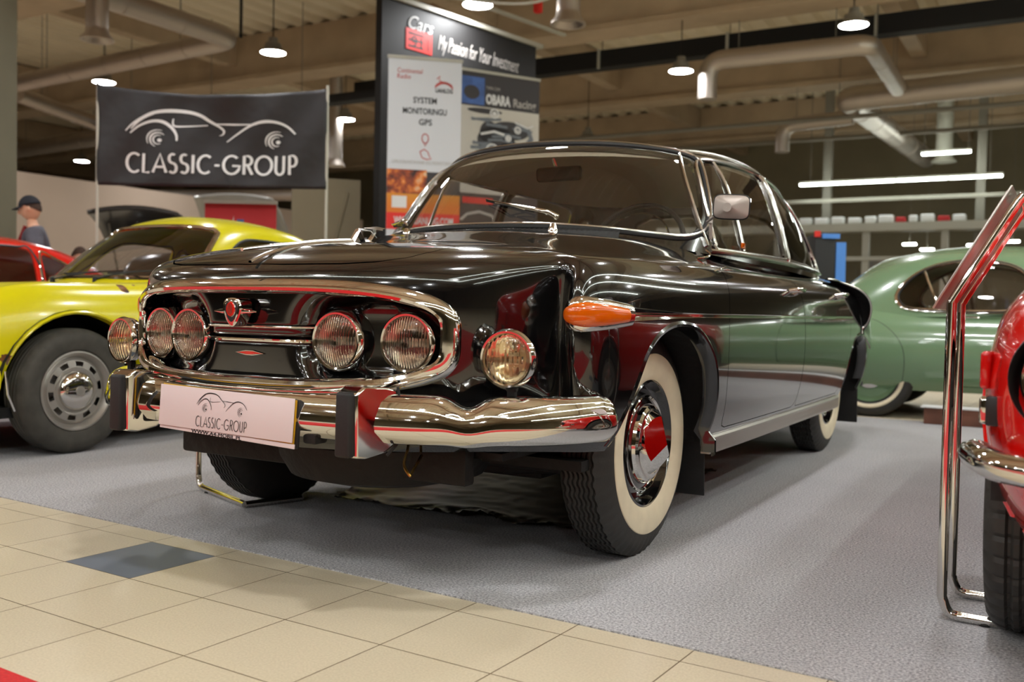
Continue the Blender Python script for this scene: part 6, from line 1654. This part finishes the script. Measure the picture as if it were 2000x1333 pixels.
words('OPROGRAMOWANIE DO MONITORINGU', .06, U(.06, 2.49), X, (0, 0, 1), 'pale_print', t, 'small_words', width=.78)
pq('orange_photo', 0, .54, 2.13, 2.42, 'orange_photo'); pq('dark_photo', .54, 1, 2.13, 2.40, 'poster_dark')
pq('orange_field', 0, 1, 1.90, 2.13, 'yo_field'); pq('red_strip', 0, 1, 1.70, 1.90, 'poster_red'); pq('inset_picture', .07, .27, 1.96, 2.10, 'print_white', .006)
words('WWW.UANLOG.COM', .12, U(.10, 1.77, .006), X, (0, 0, 1), 'print_white', t, 'web_address', width=.72, bold=.003)
# ---------------------------------------------------------------- charcoal racing poster with an engine picture
A, B = CF(-.715, 12.35), CF(.300, 12.9)
t, A, X, N, L = poster('roll_up_banner', 'poster with charcoal header, pale racing lettering and a large engine picture', A, B, .07, 3.80, 'poster_cream')
U = lambda u, z, off=.002: on(A, X, N, u*L, z, off)
pq('poster_header', 0, 1, 3.37, 3.80, 'poster_dark'); pq('blue_picture', .0, .29, 3.39, 3.74, 'poster_blue', .006)
m = MB(); Xv = X*L; m.add([U(.13+.10*math.cos(a), 3.54+.09*math.sin(a), .008) for a in np.linspace(0, 2*PI, 16)[:-1]], [tuple(range(15))]); m.build('dark_blot', 'poster_dark', t)
words('OBARA', .17, U(.31, 3.42, .005), X, (0, 0, 1), 'print_white', t, 'poster_words', width=.36, bold=.008); words('Racing', .15, U(.66, 3.42, .005), X, (0, 0, 1), 'pale_print', t, 'poster_words', width=.34, bold=.003); words('TWIN CAM', .06, U(.31, 3.60, .005), X, (0, 0, 1), 'pale_print', t, 'small_words', width=.20)
random.seed(11)
for nm, mt, off in (('engine_block', 'poster_dark', .003), ('engine_metal', 'grey_print', .005), ('engine_highlights', 'print_white', .007)):
    m = MB()
    if nm == 'engine_block':
        for cx, cz, rx, rz in ((.45, 2.95, .24, .20), (.62, 3.10, .25, .12), (.30, 3.32, .22, .035), (.66, 2.82, .20, .14), (.36, 3.05, .12, .15)):
            m.add([U(cx+rx*math.cos(a), cz+rz*math.sin(a), off) for a in np.linspace(0, 2*PI, 24)[:-1]], [tuple(range(23))])
    elif nm == 'engine_metal':
        for q in range(26):
            cx, cz = random.uniform(.22, .80), random.uniform(2.75, 3.22); a0 = random.uniform(-.4, .3); l_ = random.uniform(.05, .14)
            strip(m, [(cx-l_, cz-2.8-l_*a0*.4), (cx+l_, cz-2.8+l_*a0*.4)], random.uniform(.02, .04), U(0, 2.8), Xv, Vector((0, 0, 1)), N, off+.00002*q)
        strip(m, [(.70, .40), (.86, .33), (.90, .22), (.82, .12)], .06, U(0, 2.8), Xv, Vector((0, 0, 1)), N, off+.001)
    else:
        for cx, cz, r_ in ((.40, 2.82, .075), (.42, 3.30, .05), (.60, 3.00, .03), (.72, 3.12, .035)):
            strip(m, arc(cx, (cz-2.8), r_, r_*1.1, 0, 360, 20), .02, U(0, 2.8), Xv, Vector((0, 0, 1)), N, off)
            m.add([U(cx+r_*.6*math.cos(a), cz+r_*.6*math.sin(a), off) for a in np.linspace(0, 2*PI, 16)[:-1]], [tuple(range(15))])
        strip(m, [(.68, .42), (.85, .36), (.92, .40)], .022, U(0, 2.8), Xv, Vector((0, 0, 1)), N, off+.002); strip(m, [(.25, .22), (.42, .27), (.55, .24)], .03, U(0, 2.8), Xv, Vector((0, 0, 1)), N, off)
    m.build(nm, mt, t)
pq('red_tab', .04, .42, 2.12, 2.20, 'poster_red', .006); pq('lower_picture', 0, 1, 1.55, 2.25, 'poster_dark', .004)
m = MB(); strip(m, [(.02, .18), (.10, .26), (.25, .30), (.40, .26), (.50, .18), (.66, .16), (.80, .12)], .035, U(0, 1.72), Xv, Vector((0, 0, 1)), N, .006); m.build('drawn_car', 'pale_print', t)
# ---------------------------------------------------------------- red cloth roll-up
A, B = CF(-3.21, 10.0), CF(-2.47, 10.0); t, A, X, N, L = poster('roll_up_banner', 'low plain red roll-up with a small white mark, behind the yellow coupe roof', A, B, .07, 1.80, 'cloth_red')
U = lambda u, z, off=.002: on(A, X, N, u*L, z, off)
m = MB(); m.add([U(.36, 1.52, .004), U(.40, 1.52, .004), U(.41, 1.68, .004)], [(0, 1, 2)]); m.build('white_mark', 'print_white', t); pq('round_seal', .45, .55, 1.55, 1.64, 'poster_blue', .004)
# ---------------------------------------------------------------- far black and blue sign post
c = CF(3.22, 10.05); t = thing('sign_post', 'black display case with a bright blue side strip behind the saloon tail', 'display', tuple(c), YAW)
m = MB(); m.box((-.02, 0, .80), (.22, .3, 1.60), bev=.02); m.build('case_body', 'board_black', t); m = MB(); m.box((.145, -.12, .80), (.10, .04, 1.44)); m.box((.03, -.16, 1.58), (.18, .02, .05)); m.build('blue_strip', 'blue_sign', t); m = MB(); m.box((-.11, -.16, 1.60), (.06, .02, .06)); m.build('red_tag', 'poster_red', t)
# ---------------------------------------------------------------- low plinth by the green coupe
m = MB(); m.box((2.6, 4.70, .060), (3.1, .12, .12), bev=.006); o = m.build('plinth', pbr('reddish_brown_board', (.42, .27, .21), .5, var=(6, .3)), None); m = MB(); m.box((2.6, 4.70, .123), (3.14, .14, .010)); m.build('plinth_top', 'print_white', o); tag(o, 'low brown plinth with a white top along the green coupe sill', 'plinth')
# ---------------------------------------------------------------- chrome information stands
def info_stand(loc, rz, label, hh=.80, board=True):
    t = thing('information_stand', label, 'stand', loc, rz); r_ = .0125
    for y in (-.125, .105):
        pts = [(.45, y, r_), (.075, y, r_), (.02, y, r_+.006), (.0, y, .06), (.0, y, hh), (.008, y, hh+.015), (.140, y, hh+.25), (.152, y, hh+.262)]
        P = [Vector(pts[0]), Vector(pts[1])]+spline(pts[1:4], 6)[1:-1]+[Vector(pts[3]), Vector(pts[4])]+spline(pts[4:6], 3)[1:]+[Vector(pts[6]), Vector(pts[7])]
        m = MB(); m.tube([tuple(p) for p in P], r_, 14); m.build('post', 'chrome', t)
        m = MB(); m.lathe([(.0, .0), (.014, .0), (.014, .006), (0, .008)], 12, c=(.10, y, -.001), axis='z'); m.build('rubber_foot', 'rubber', t)
    m = MB(); m.tube([(.45, -.125, r_), (.45, .105, r_)], r_, 12); m.tube([(.148, -.125, hh+.255), (.148, .105, hh+.255)], r_, 12); split_build(m, 'cross_bar', 'chrome', t)
    if not board: return
    d = Vector((.142, 0, .255)).normalized(); m = MB(); c_ = Vector((-.022+.075, -.01, .775+.155)); nrm = Vector((-d.z, 0, d.x)); m.box(tuple(c_+nrm*.013), (.345, .25, .006), rot=rotm('Y', -math.atan2(d.z, d.x)), bev=.002); b = m.build('board', 'alu', t)
    m = MB(); m.box(tuple(c_+nrm*.0175), (.315, .22, .002), rot=rotm('Y', -math.atan2(d.z, d.x))); m.build('paper_sheet', 'placard', b)
info_stand((1.682, -.045, 0), 0, 'polished tube information stand between the black saloon and the red sports car')
info_stand((-1.085, .06, 0), -.35, 'polished tube stand whose foot shows beside the far front tyre of the black saloon', .36, False)
# ---------------------------------------------------------------- crumpled plastic sheet under the saloon
random.seed(3); m = MB(); nx, ny = 80, 70; V = []
from mathutils import noise as mn
for j in range(ny+1):
    for i in range(nx+1):
        u_, v_ = i/nx, j/ny; x = -.56+1.06*u_; y = .10+1.55*v_
        y += .05*mn.noise(Vector((x*5, v_*2, 3)))*(1-v_)*2; x += .05*mn.noise(Vector((y*5, 1, u_)))
        e = min(u_, 1-u_, v_, 1-v_)
        rid = abs(mn.noise(Vector((x*3.2, y*7, 0))))**1.0*.022+abs(mn.noise(Vector((x*11, y*9, 4))))*.010
        V.append((x, y, .0065+rid*(.3+1.2*max(0, 1-e*7))+.010*max(0, 1-e*22)*abs(mn.noise(Vector((x*30, y*30, 1))))*2))
m.add(V, [(j*(nx+1)+i, j*(nx+1)+i+1, (j+1)*(nx+1)+i+1, (j+1)*(nx+1)+i) for j in range(ny) for i in range(nx)])
o = m.build('plastic_sheet', pbr('olive_plastic_film', (.34, .32, .27), .38, spec=.4), None, ang=180); tag(o, 'crumpled dark plastic drip sheet lying on the carpet under the black saloon', 'sheet')
# ================================================================ people
M['skin'] = pbr('skin', (.80, .60, .49), .5, Subsurface_Weight=.1, Subsurface_Radius=(.02, .01, .005), Subsurface_Scale=.5)
M['jacket'] = pbr('grey_denim_jacket', (.33, .33, .37), .85, bump=(60, .6, .004), var=(10, .22))
M['trousers'] = pbr('dark_trousers', (.20, .20, .24), .85, var=(8, .15))
M['cap'] = pbr('navy_cap', (.07, .08, .12), .8)
M['hair'] = pbr('brown_hair', (.22, .14, .09), .8, bump=(90, .8, .004))
M['shirt'] = pbr('dark_red_shirt', (.50, .10, .10), .8)
M['darkjacket'] = pbr('black_jacket', (.06, .07, .08), .8, var=(6, .2))
M['shoe'] = pbr('dark_shoe', (.08, .07, .07), .6)
def skinned(name, J, E_, mat, par, sub=2, root=0):
    """J: list of (x,y,z,rx,ry); E_: edges; a smooth continuous surface grown round a joint skeleton"""
    me = bpy.data.meshes.new(name); me.from_pydata([j[:3] for j in J], E_, [])
    o = bpy.data.objects.new(name, me); link(o, par)
    sk = o.modifiers.new('skin', 'SKIN'); sk.use_smooth_shade = True
    L = me.skin_vertices[0].data
    for i, j in enumerate(J): L[i].radius = (j[3], j[4] if len(j) > 4 else j[3]); L[i].use_root = (i == root)
    sb = o.modifiers.new('sub', 'SUBSURF'); sb.levels = sub; sb.render_levels = sub
    me.materials.append(M[mat]); return o
def hand(par, c, d, up, s_=1, sc=1.0):
    """palm, four unequal curled fingers and a thumb from the side of the palm; d = along the fingers, up = back of the hand"""
    c = Vector(c); d = Vector(d).normalized(); up = Vector(up); up = (up-d*up.dot(d)).normalized(); sd = d.cross(up)*s_
    J = [tuple(c)+(.024, .016), tuple(c+d*.045*sc)+(.036, .015), tuple(c+d*.085*sc)+(.036, .013)]; E_ = [(0, 1), (1, 2)]
    for q, ln in zip((-.030, -.010, .010, .029), (.062, .074, .078, .068)):
        b = len(J); p0 = c+d*.088*sc+sd*q*sc; a = ln*sc*.5
        J += [tuple(p0)+(.0085, .0085), tuple(p0+d*a*.9-up*a*.25)+(.0082, .0082), tuple(p0+d*a*1.45-up*a*.95)+(.0072, .0072)]; E_ += [(2, b), (b, b+1), (b+1, b+2)]
    b = len(J); p0 = c+d*.035*sc+sd*.036*sc; J += [tuple(p0)+(.011, .011), tuple(p0+d*.030*sc+sd*.020*sc-up*.012*sc)+(.010, .010), tuple(p0+d*.055*sc+sd*.026*sc-up*.022*sc)+(.0085, .0085)]; E_ += [(1, b), (b, b+1), (b+1, b+2)]
    return J, E_
def head(par, c, yaw, pitch, hair_len=.0, cap=None):
    """egg-shaped head with brow, nose, lips, chin and ears, facing -y before turning"""
    c = Vector(c); R_ = Matrix.Translation(c) @ Matrix.Rotation(yaw, 4, 'Z') @ Matrix.Rotation(pitch, 4, 'X')
    m = MB(); nu_, nv_ = 40, 30; V = []
    for j in range(nv_+1):
        v_ = PI*j/nv_
        for i in range(nu_):
            a = 2*PI*i/nu_; x = math.sin(v_)*math.cos(a)*.076; y = math.sin(v_)*math.sin(a)*.097; z = math.cos(v_)*.118
            f_ = max(0, -math.sin(a))*math.sin(v_)
            if z < 0: x *= 1-.30*(-z/.118)**1.3; y = y*(1-.18*(-z/.118)) - (.010 if y < 0 else -.012)*(-z/.118)*math.sin(v_)
            g = lambda zz, w_: math.exp(-((z-zz)/w_)**2)
            nose_ = math.exp(-(x/.013)**2)*f_
            y -= nose_*(.030*g(-.024, .016)+.014*g(-.004, .020)); y -= .006*g(.022, .012)*f_*math.exp(-(x/.05)**2)
            y += .008*f_*g(.006, .010)*(math.exp(-((abs(x)-.030)/.014)**2)); y -= .007*math.exp(-(x/.024)**2)*f_*(g(-.056, .006)+g(-.066, .006)); y -= .008*math.exp(-(x/.02)**2)*f_*g(-.095, .014)
            V.append((x, y, z))
    m.add(V, [(j*nu_+i, j*nu_+(i+1) % nu_, (j+1)*nu_+(i+1) % nu_, (j+1)*nu_+i) for j in range(nv_) for i in range(nu_)])
    for s_ in (1, -1):
        m.add([(s_*(.074+.012*math.sin(t)*0+.010*(k/2)), .008+.016*math.cos(t)*(1-.3*k/2), -.008+.030*math.sin(t)*(1-.25*k/2)) for k in range(3) for t in np.linspace(0, 2*PI, 13)[:-1]], [(k*12+i, k*12+(i+1) % 12, (k+1)*12+(i+1) % 12, (k+1)*12+i) for k in range(2) for i in range(12)]+[tuple(24+i for i in range(12))])
    o = m.build('head', 'skin', par, ang=180, merge=1e-5); o.data.transform(R_)
    for s_ in (1, -1):
        m = MB(); m.lathe([(0, -.0105), (.006, -.0085), (.0095, -.004), (.0105, 0)], 14, c=(s_*.030, -.083, .004), axis='y'); e = m.build('eye', 'print_white', o); e.data.transform(R_)
        m = MB(); m.lathe([(0, -.0112), (.0045, -.0098)], 12, c=(s_*.030, -.083, .004), axis='y'); e = m.build('iris', 'hair', o) if False else m.build('iris', 'hair', e); e.data.transform(R_)
    m = MB(); V = []; nu2, nv2 = 32, 14       # hair shell
    for j in range(nv2+1):
        for i in range(nu2):
            a = 2*PI*i/nu2; back = .5+.5*math.sin(a); vmax = PI*(.33+.30*back**1.2); v_ = vmax*j/nv2
            k_ = 1.055+.02*math.sin(7*a+5*v_); V.append((math.sin(v_)*math.cos(a)*.076*k_, math.sin(v_)*math.sin(a)*.097*k_+.002, math.cos(v_)*.118*k_))
    m.add(V, [(j*nu2+i, j*nu2+(i+1) % nu2, (j+1)*nu2+(i+1) % nu2, (j+1)*nu2+i) for j in range(nv2) for i in range(nu2)]); h = m.build('hair', 'hair', par, ang=180, merge=1e-5); h.data.transform(R_)
    if cap:
        m = MB(); V = []
        for j in range(9):
            for i in range(32):
                a = 2*PI*i/32; v_ = PI*.44*j/8; V.append((math.sin(v_)*math.cos(a)*.088, math.sin(v_)*math.sin(a)*.108+.002, .012+math.cos(v_)*.122))
        m.add(V, [(j*32+i, j*32+(i+1) % 32, (j+1)*32+(i+1) % 32, (j+1)*32+i) for j in range(8) for i in range(32)])
        V = []                     # peak
        for j in range(5):
            for i in range(13):
                a = PI*(-.88+.76*i/12); r0 = 1+.0*j; V.append((math.cos(a)*.088*(1+.02*j), math.sin(a)*(.106+.016*j), .038-.004*j-.010*(math.cos(a))**2))
        m.add(V, [(j*13+i, j*13+i+1, (j+1)*13+i+1, (j+1)*13+i) for j in range(4) for i in range(12)]); cp = m.build('cap', cap, par, ang=60, merge=1e-5); cp.data.transform(R_); md = cp.modifiers.new('s', 'SOLIDIFY'); md.thickness = .004
    return o
def standing(loc, rz, label, jacket, sc=1.0, capm='cap'):
    t = thing('person', label, 'person', loc, rz); t.scale = (sc, sc, sc)
    # trousers, jacket: each one continuous surface; facing -y
    J = [(0, .0, .96, .125, .095), (.095, 0, .88, .092, .095), (.10, -.01, .50, .062, .068), (.105, .02, .10, .048, .052), (-.095, 0, .88, .092, .095), (-.10, .01, .50, .062, .068), (-.105, .03, .10, .048, .052)]
    b = skinned('body', [(0, 0, .98, .12, .09), (0, .01, 1.20, .125, .095), (0, 0, 1.40, .10, .08), (0, -.015, 1.51, .052, .052), (0, -.02, 1.58, .050, .050), (.18, .01, 1.41, .055, .055), (.27, .03, 1.14, .042, .042), (.235, -.12, .93, .028, .030), (-.18, .01, 1.41, .055, .055), (-.27, .03, 1.14, .042, .042), (-.235, -.12, .93, .028, .030), (.095, 0, .86, .08, .085), (.10, -.01, .50, .055, .06), (.105, .02, .09, .038, .045), (-.095, 0, .86, .08, .085), (-.10, .01, .50, .055, .06), (-.105, .03, .09, .038, .045)],
        [(0, 1), (1, 2), (2, 3), (3, 4), (2, 5), (5, 6), (6, 7), (2, 8), (8, 9), (9, 10), (0, 11), (11, 12), (12, 13), (0, 14), (14, 15), (15, 16)], 'skin', t)
    skinned('trousers', J, [(0, 1), (1, 2), (2, 3), (0, 4), (4, 5), (5, 6)], 'trousers', t)
    skinned('jacket', [(0, .005, .90, .19, .145), (0, .01, 1.08, .185, .138), (0, .015, 1.28, .20, .15), (0, .01, 1.42, .150, .112), (0, .0, 1.50, .082, .076), (.20, .01, 1.41, .088, .09), (.300, .03, 1.15, .072, .074), (.245, -.10, .96, .048, .050), (-.20, .01, 1.41, .088, .09), (-.300, .03, 1.15, .072, .074), (-.245, -.10, .96, .048, .050)],
        [(0, 1), (1, 2), (2, 3), (3, 4), (3, 5), (5, 6), (6, 7), (3, 8), (8, 9), (9, 10)], jacket, t, root=1)
    m = MB(); m.tube([(.05, -.075, 1.49), (.02, -.125, 1.36), (.015, -.145, 1.15)], .018, 8); m.tube([(-.05, -.075, 1.49), (-.02, -.125, 1.36), (-.015, -.145, 1.15)], .018, 8); m.build('shirt_front', 'shirt', t)
    for s_ in (1, -1):
        Jh, Eh = hand(t, (s_*.236, -.125, .925), (0, -.45, -.9), (s_*1, -.1, 0), -s_); skinned('hand', Jh, Eh, 'skin', t)
        m = MB(); m.tube([(s_*.105, .10, .045), (s_*.107, .03, .055), (s_*.11, -.08, .045), (s_*.112, -.17, .032)], [.038, .046, .044, .028], 12, flat=.95); m.build('shoe', 'shoe', t)
    head(t, (0, -.035, 1.665), -.25, .22, cap=capm); return t
c = CF(-4.68, 9.4); standing((c.x, c.y, 0), YAW-1.15, 'person in a navy cap and grey denim jacket standing behind the red coupe', 'jacket', .99)
c = CF(-4.40, 9.75)
def sitting(loc, rz, label):
    t = thing('person', label, 'person', loc, rz)
    skinned('body', [(0, .05, .50, .13, .11), (0, .06, .72, .125, .095), (0, .03, .92, .105, .08), (0, .0, 1.03, .052, .052), (0, -.01, 1.10, .05, .05), (.18, .03, .92, .05, .05), (.25, -.02, .68, .042, .042), (.16, -.25, .60, .03, .03), (-.18, .03, .92, .05, .05), (-.25, -.02, .68, .042, .042), (-.16, -.25, .60, .03, .03), (.11, -.08, .50, .085, .085), (.13, -.42, .50, .06, .06), (.13, -.40, .09, .042, .045), (-.11, -.08, .50, .085, .085), (-.13, -.42, .50, .06, .06), (-.13, -.40, .09, .042, .045)],
        [(0, 1), (1, 2), (2, 3), (3, 4), (2, 5), (5, 6), (6, 7), (2, 8), (8, 9), (9, 10), (0, 11), (11, 12), (12, 13), (0, 14), (14, 15), (15, 16)], 'skin', t)
    skinned('jacket', [(0, .05, .52, .16, .125), (0, .06, .74, .155, .115), (0, .035, .93, .125, .095), (0, .01, 1.02, .075, .07), (.185, .03, .925, .07, .07), (.262, -.02, .68, .058, .058), (.175, -.22, .61, .045, .045), (-.185, .03, .925, .07, .07), (-.262, -.02, .68, .058, .058), (-.175, -.22, .61, .045, .045)], [(0, 1), (1, 2), (2, 3), (2, 4), (4, 5), (5, 6), (2, 7), (7, 8), (8, 9)], 'darkjacket', t)
    skinned('trousers', [(0, .04, .50, .14, .115), (.11, -.08, .50, .095, .09), (.13, -.42, .50, .072, .072), (.13, -.40, .10, .054, .056), (-.11, -.08, .50, .095, .09), (-.13, -.42, .50, .072, .072), (-.13, -.40, .10, .054, .056)], [(0, 1), (1, 2), (2, 3), (0, 4), (4, 5), (5, 6)], 'trousers', t)
    for s_ in (1, -1):
        Jh, Eh = hand(t, (s_*.150, -.275, .598), (-s_*.3, -.9, -.1), (0, 0, 1), -s_); skinned('hand', Jh, Eh, 'skin', t)
        m = MB(); m.tube([(s_*.13, -.33, .045), (s_*.13, -.40, .055), (s_*.13, -.50, .045), (s_*.13, -.58, .032)], [.038, .046, .044, .028], 12); m.build('shoe', 'shoe', t)
    head(t, (0, -.03, 1.185), .0, .15)
    return t
sitting((c.x, c.y, 0), YAW+.7, 'person with short brown hair in a black jacket, seated behind the red coupe tail')
t = thing('stool', 'plain grey stool under the seated person', 'stool', (c.x, c.y, 0), YAW+.7)
m = MB(); m.box((0, .05, .36), (.36, .36, .04), bev=.01); m.build('seat', 'steel_grey', t)
for x in (-.15, .15):
    for y in (-.10, .20): m = MB(); m.tube([(x, y, 0), (x, y, .34)], .014, 8); m.build('leg', 'steel_grey', t)
# ================================================================ parked cars further back, lids raised
def far_car(loc, rz, label, mat, lidmat, lid_pts, sc=1.0):
    t = thing('vintage_car', label, 'car', loc, rz); t['org'] = (0, 1.1, .5); t.scale = (sc,)*3
    V_, F_ = shell(YO, [(.10, .07, .20, .19), (.05, .035, .28, .27), (.01, .01, .40, .40), (0, 0, .50, .52), (.01, .004, .62, .66), (.03, .03, .70, .78), (.07, .085, .76, .88)], lambda x, y: YH(x, y)+.05, [-.5, -.48, -.44, -.38, -.3, -.2, -.08, .05, .25, .6, 1.1, 1.6, 2.0, 2.3, 2.55, 2.7, 2.8, 2.82], 4, 4)
    V_, F_ = keep(V_, F_, yaF, [1, 2], False, zz); V_, F_ = keep(V_, F_, yaR, [1, 2], False, zz); panel('body', V_, F_, mat, t, .01, both=True)
    up = lambda L_, k: [(x, y, z+k) for x, y, z in L_]
    A_, B_ = cabin(up(YB, .04), up(YR, .14), [(y, z+.14) for y, z in YCr], 4, 4)
    a_, b_ = keep(A_, B_, [(y, z+.12) for y, z in ySW], [1, 2], False, zsd); a_, b_ = keep(a_, b_, [(x, z+.10) for x, z in yWS], [0, 2], False, zf); panel('roof', a_, b_, mat, t, .01, both=True)
    for s_ in (1, -1):
        a_, b_ = keep(A_, B_, [(y, z+.12) for y, z in ySW], [1, 2], True, zsd); panel('side_window', a_, b_, 'glass_dk', t, 0, mirror=s_ < 0)
        for yy in (0, 2.21): simple_wheel(t, 'wheel', .312, .082, (s_*.69, yy, .312), s_, .19, 'rib')
    a_, b_ = keep(A_, B_, [(x, z+.10) for x, z in yWS], [0, 2], True, zf); panel('windshield', a_, b_, 'glass_dk', t, 0, both=True)
    m = MB(); V = []
    (y0, z0), (y1, z1), wd = lid_pts; nn = 14
    for i in range(nn+1):
        q = i/nn
        for j in range(13):
            x = -wd+2*wd*j/12; V.append((x*(1-.12*q), y0+(y1-y0)*q, z0+(z1-z0)*q+.06*math.sin(PI*q)-.12*(x/wd)**2*.6))
    m.add(V, [(i*13+j, i*13+j+1, (i+1)*13+j+1, (i+1)*13+j) for i in range(nn) for j in range(12)]); o = m.build('raised_lid', lidmat, t, ang=180); md = o.modifiers.new('s', 'SOLIDIFY'); md.thickness = .05
    m = MB(); m.tube([(wd*.7, y0+(y1-y0)*.55, z0+(z1-z0)*.55), (wd*.75, y0+.05, z0-.45)], .012, 6); m.build('lid_strut', 'steel_grey', t); return t
M['dark_car'] = pbr('dark_grey_paint', (.14, .13, .13), .3, coat=.5); M['silver_car'] = pbr('silver_paint', (.66, .65, .63), .3, metal=.4, coat=.5)
c = CF(-4.78, 12.2); a_ = YAW+PI; c += Vector((math.sin(a_), -math.cos(a_), 0))*3.0; far_car((c.x, c.y, 0), a_, 'dark grey car with its tailgate raised, behind the yellow coupe windshield', 'dark_car', 'dark_car', ((2.35, 1.62), (3.15, 1.97), .64))
c = CF(-5.05, 17.5); a_ = YAW+PI; c += Vector((math.sin(a_), -math.cos(a_), 0))*3.0; far_car((c.x, c.y, 0), a_, 'silver car with its long lid raised, under the lower edge of the car banner', 'silver_car', 'silver_car', ((2.3, 2.2), (3.2, 2.75), .80))
m = MB(); m.box((0, 0, .55), (.30, .25, 1.10), bev=.01); o = m.build('cardboard_box', pbr('pale_green_card', (.62, .64, .45), .7), None); c = CF(-4.62, 10.9); o.location = (c.x, c.y, 0); tag(o, 'pale green upright box against the beige wall, left of the yellow coupe windshield', 'box')
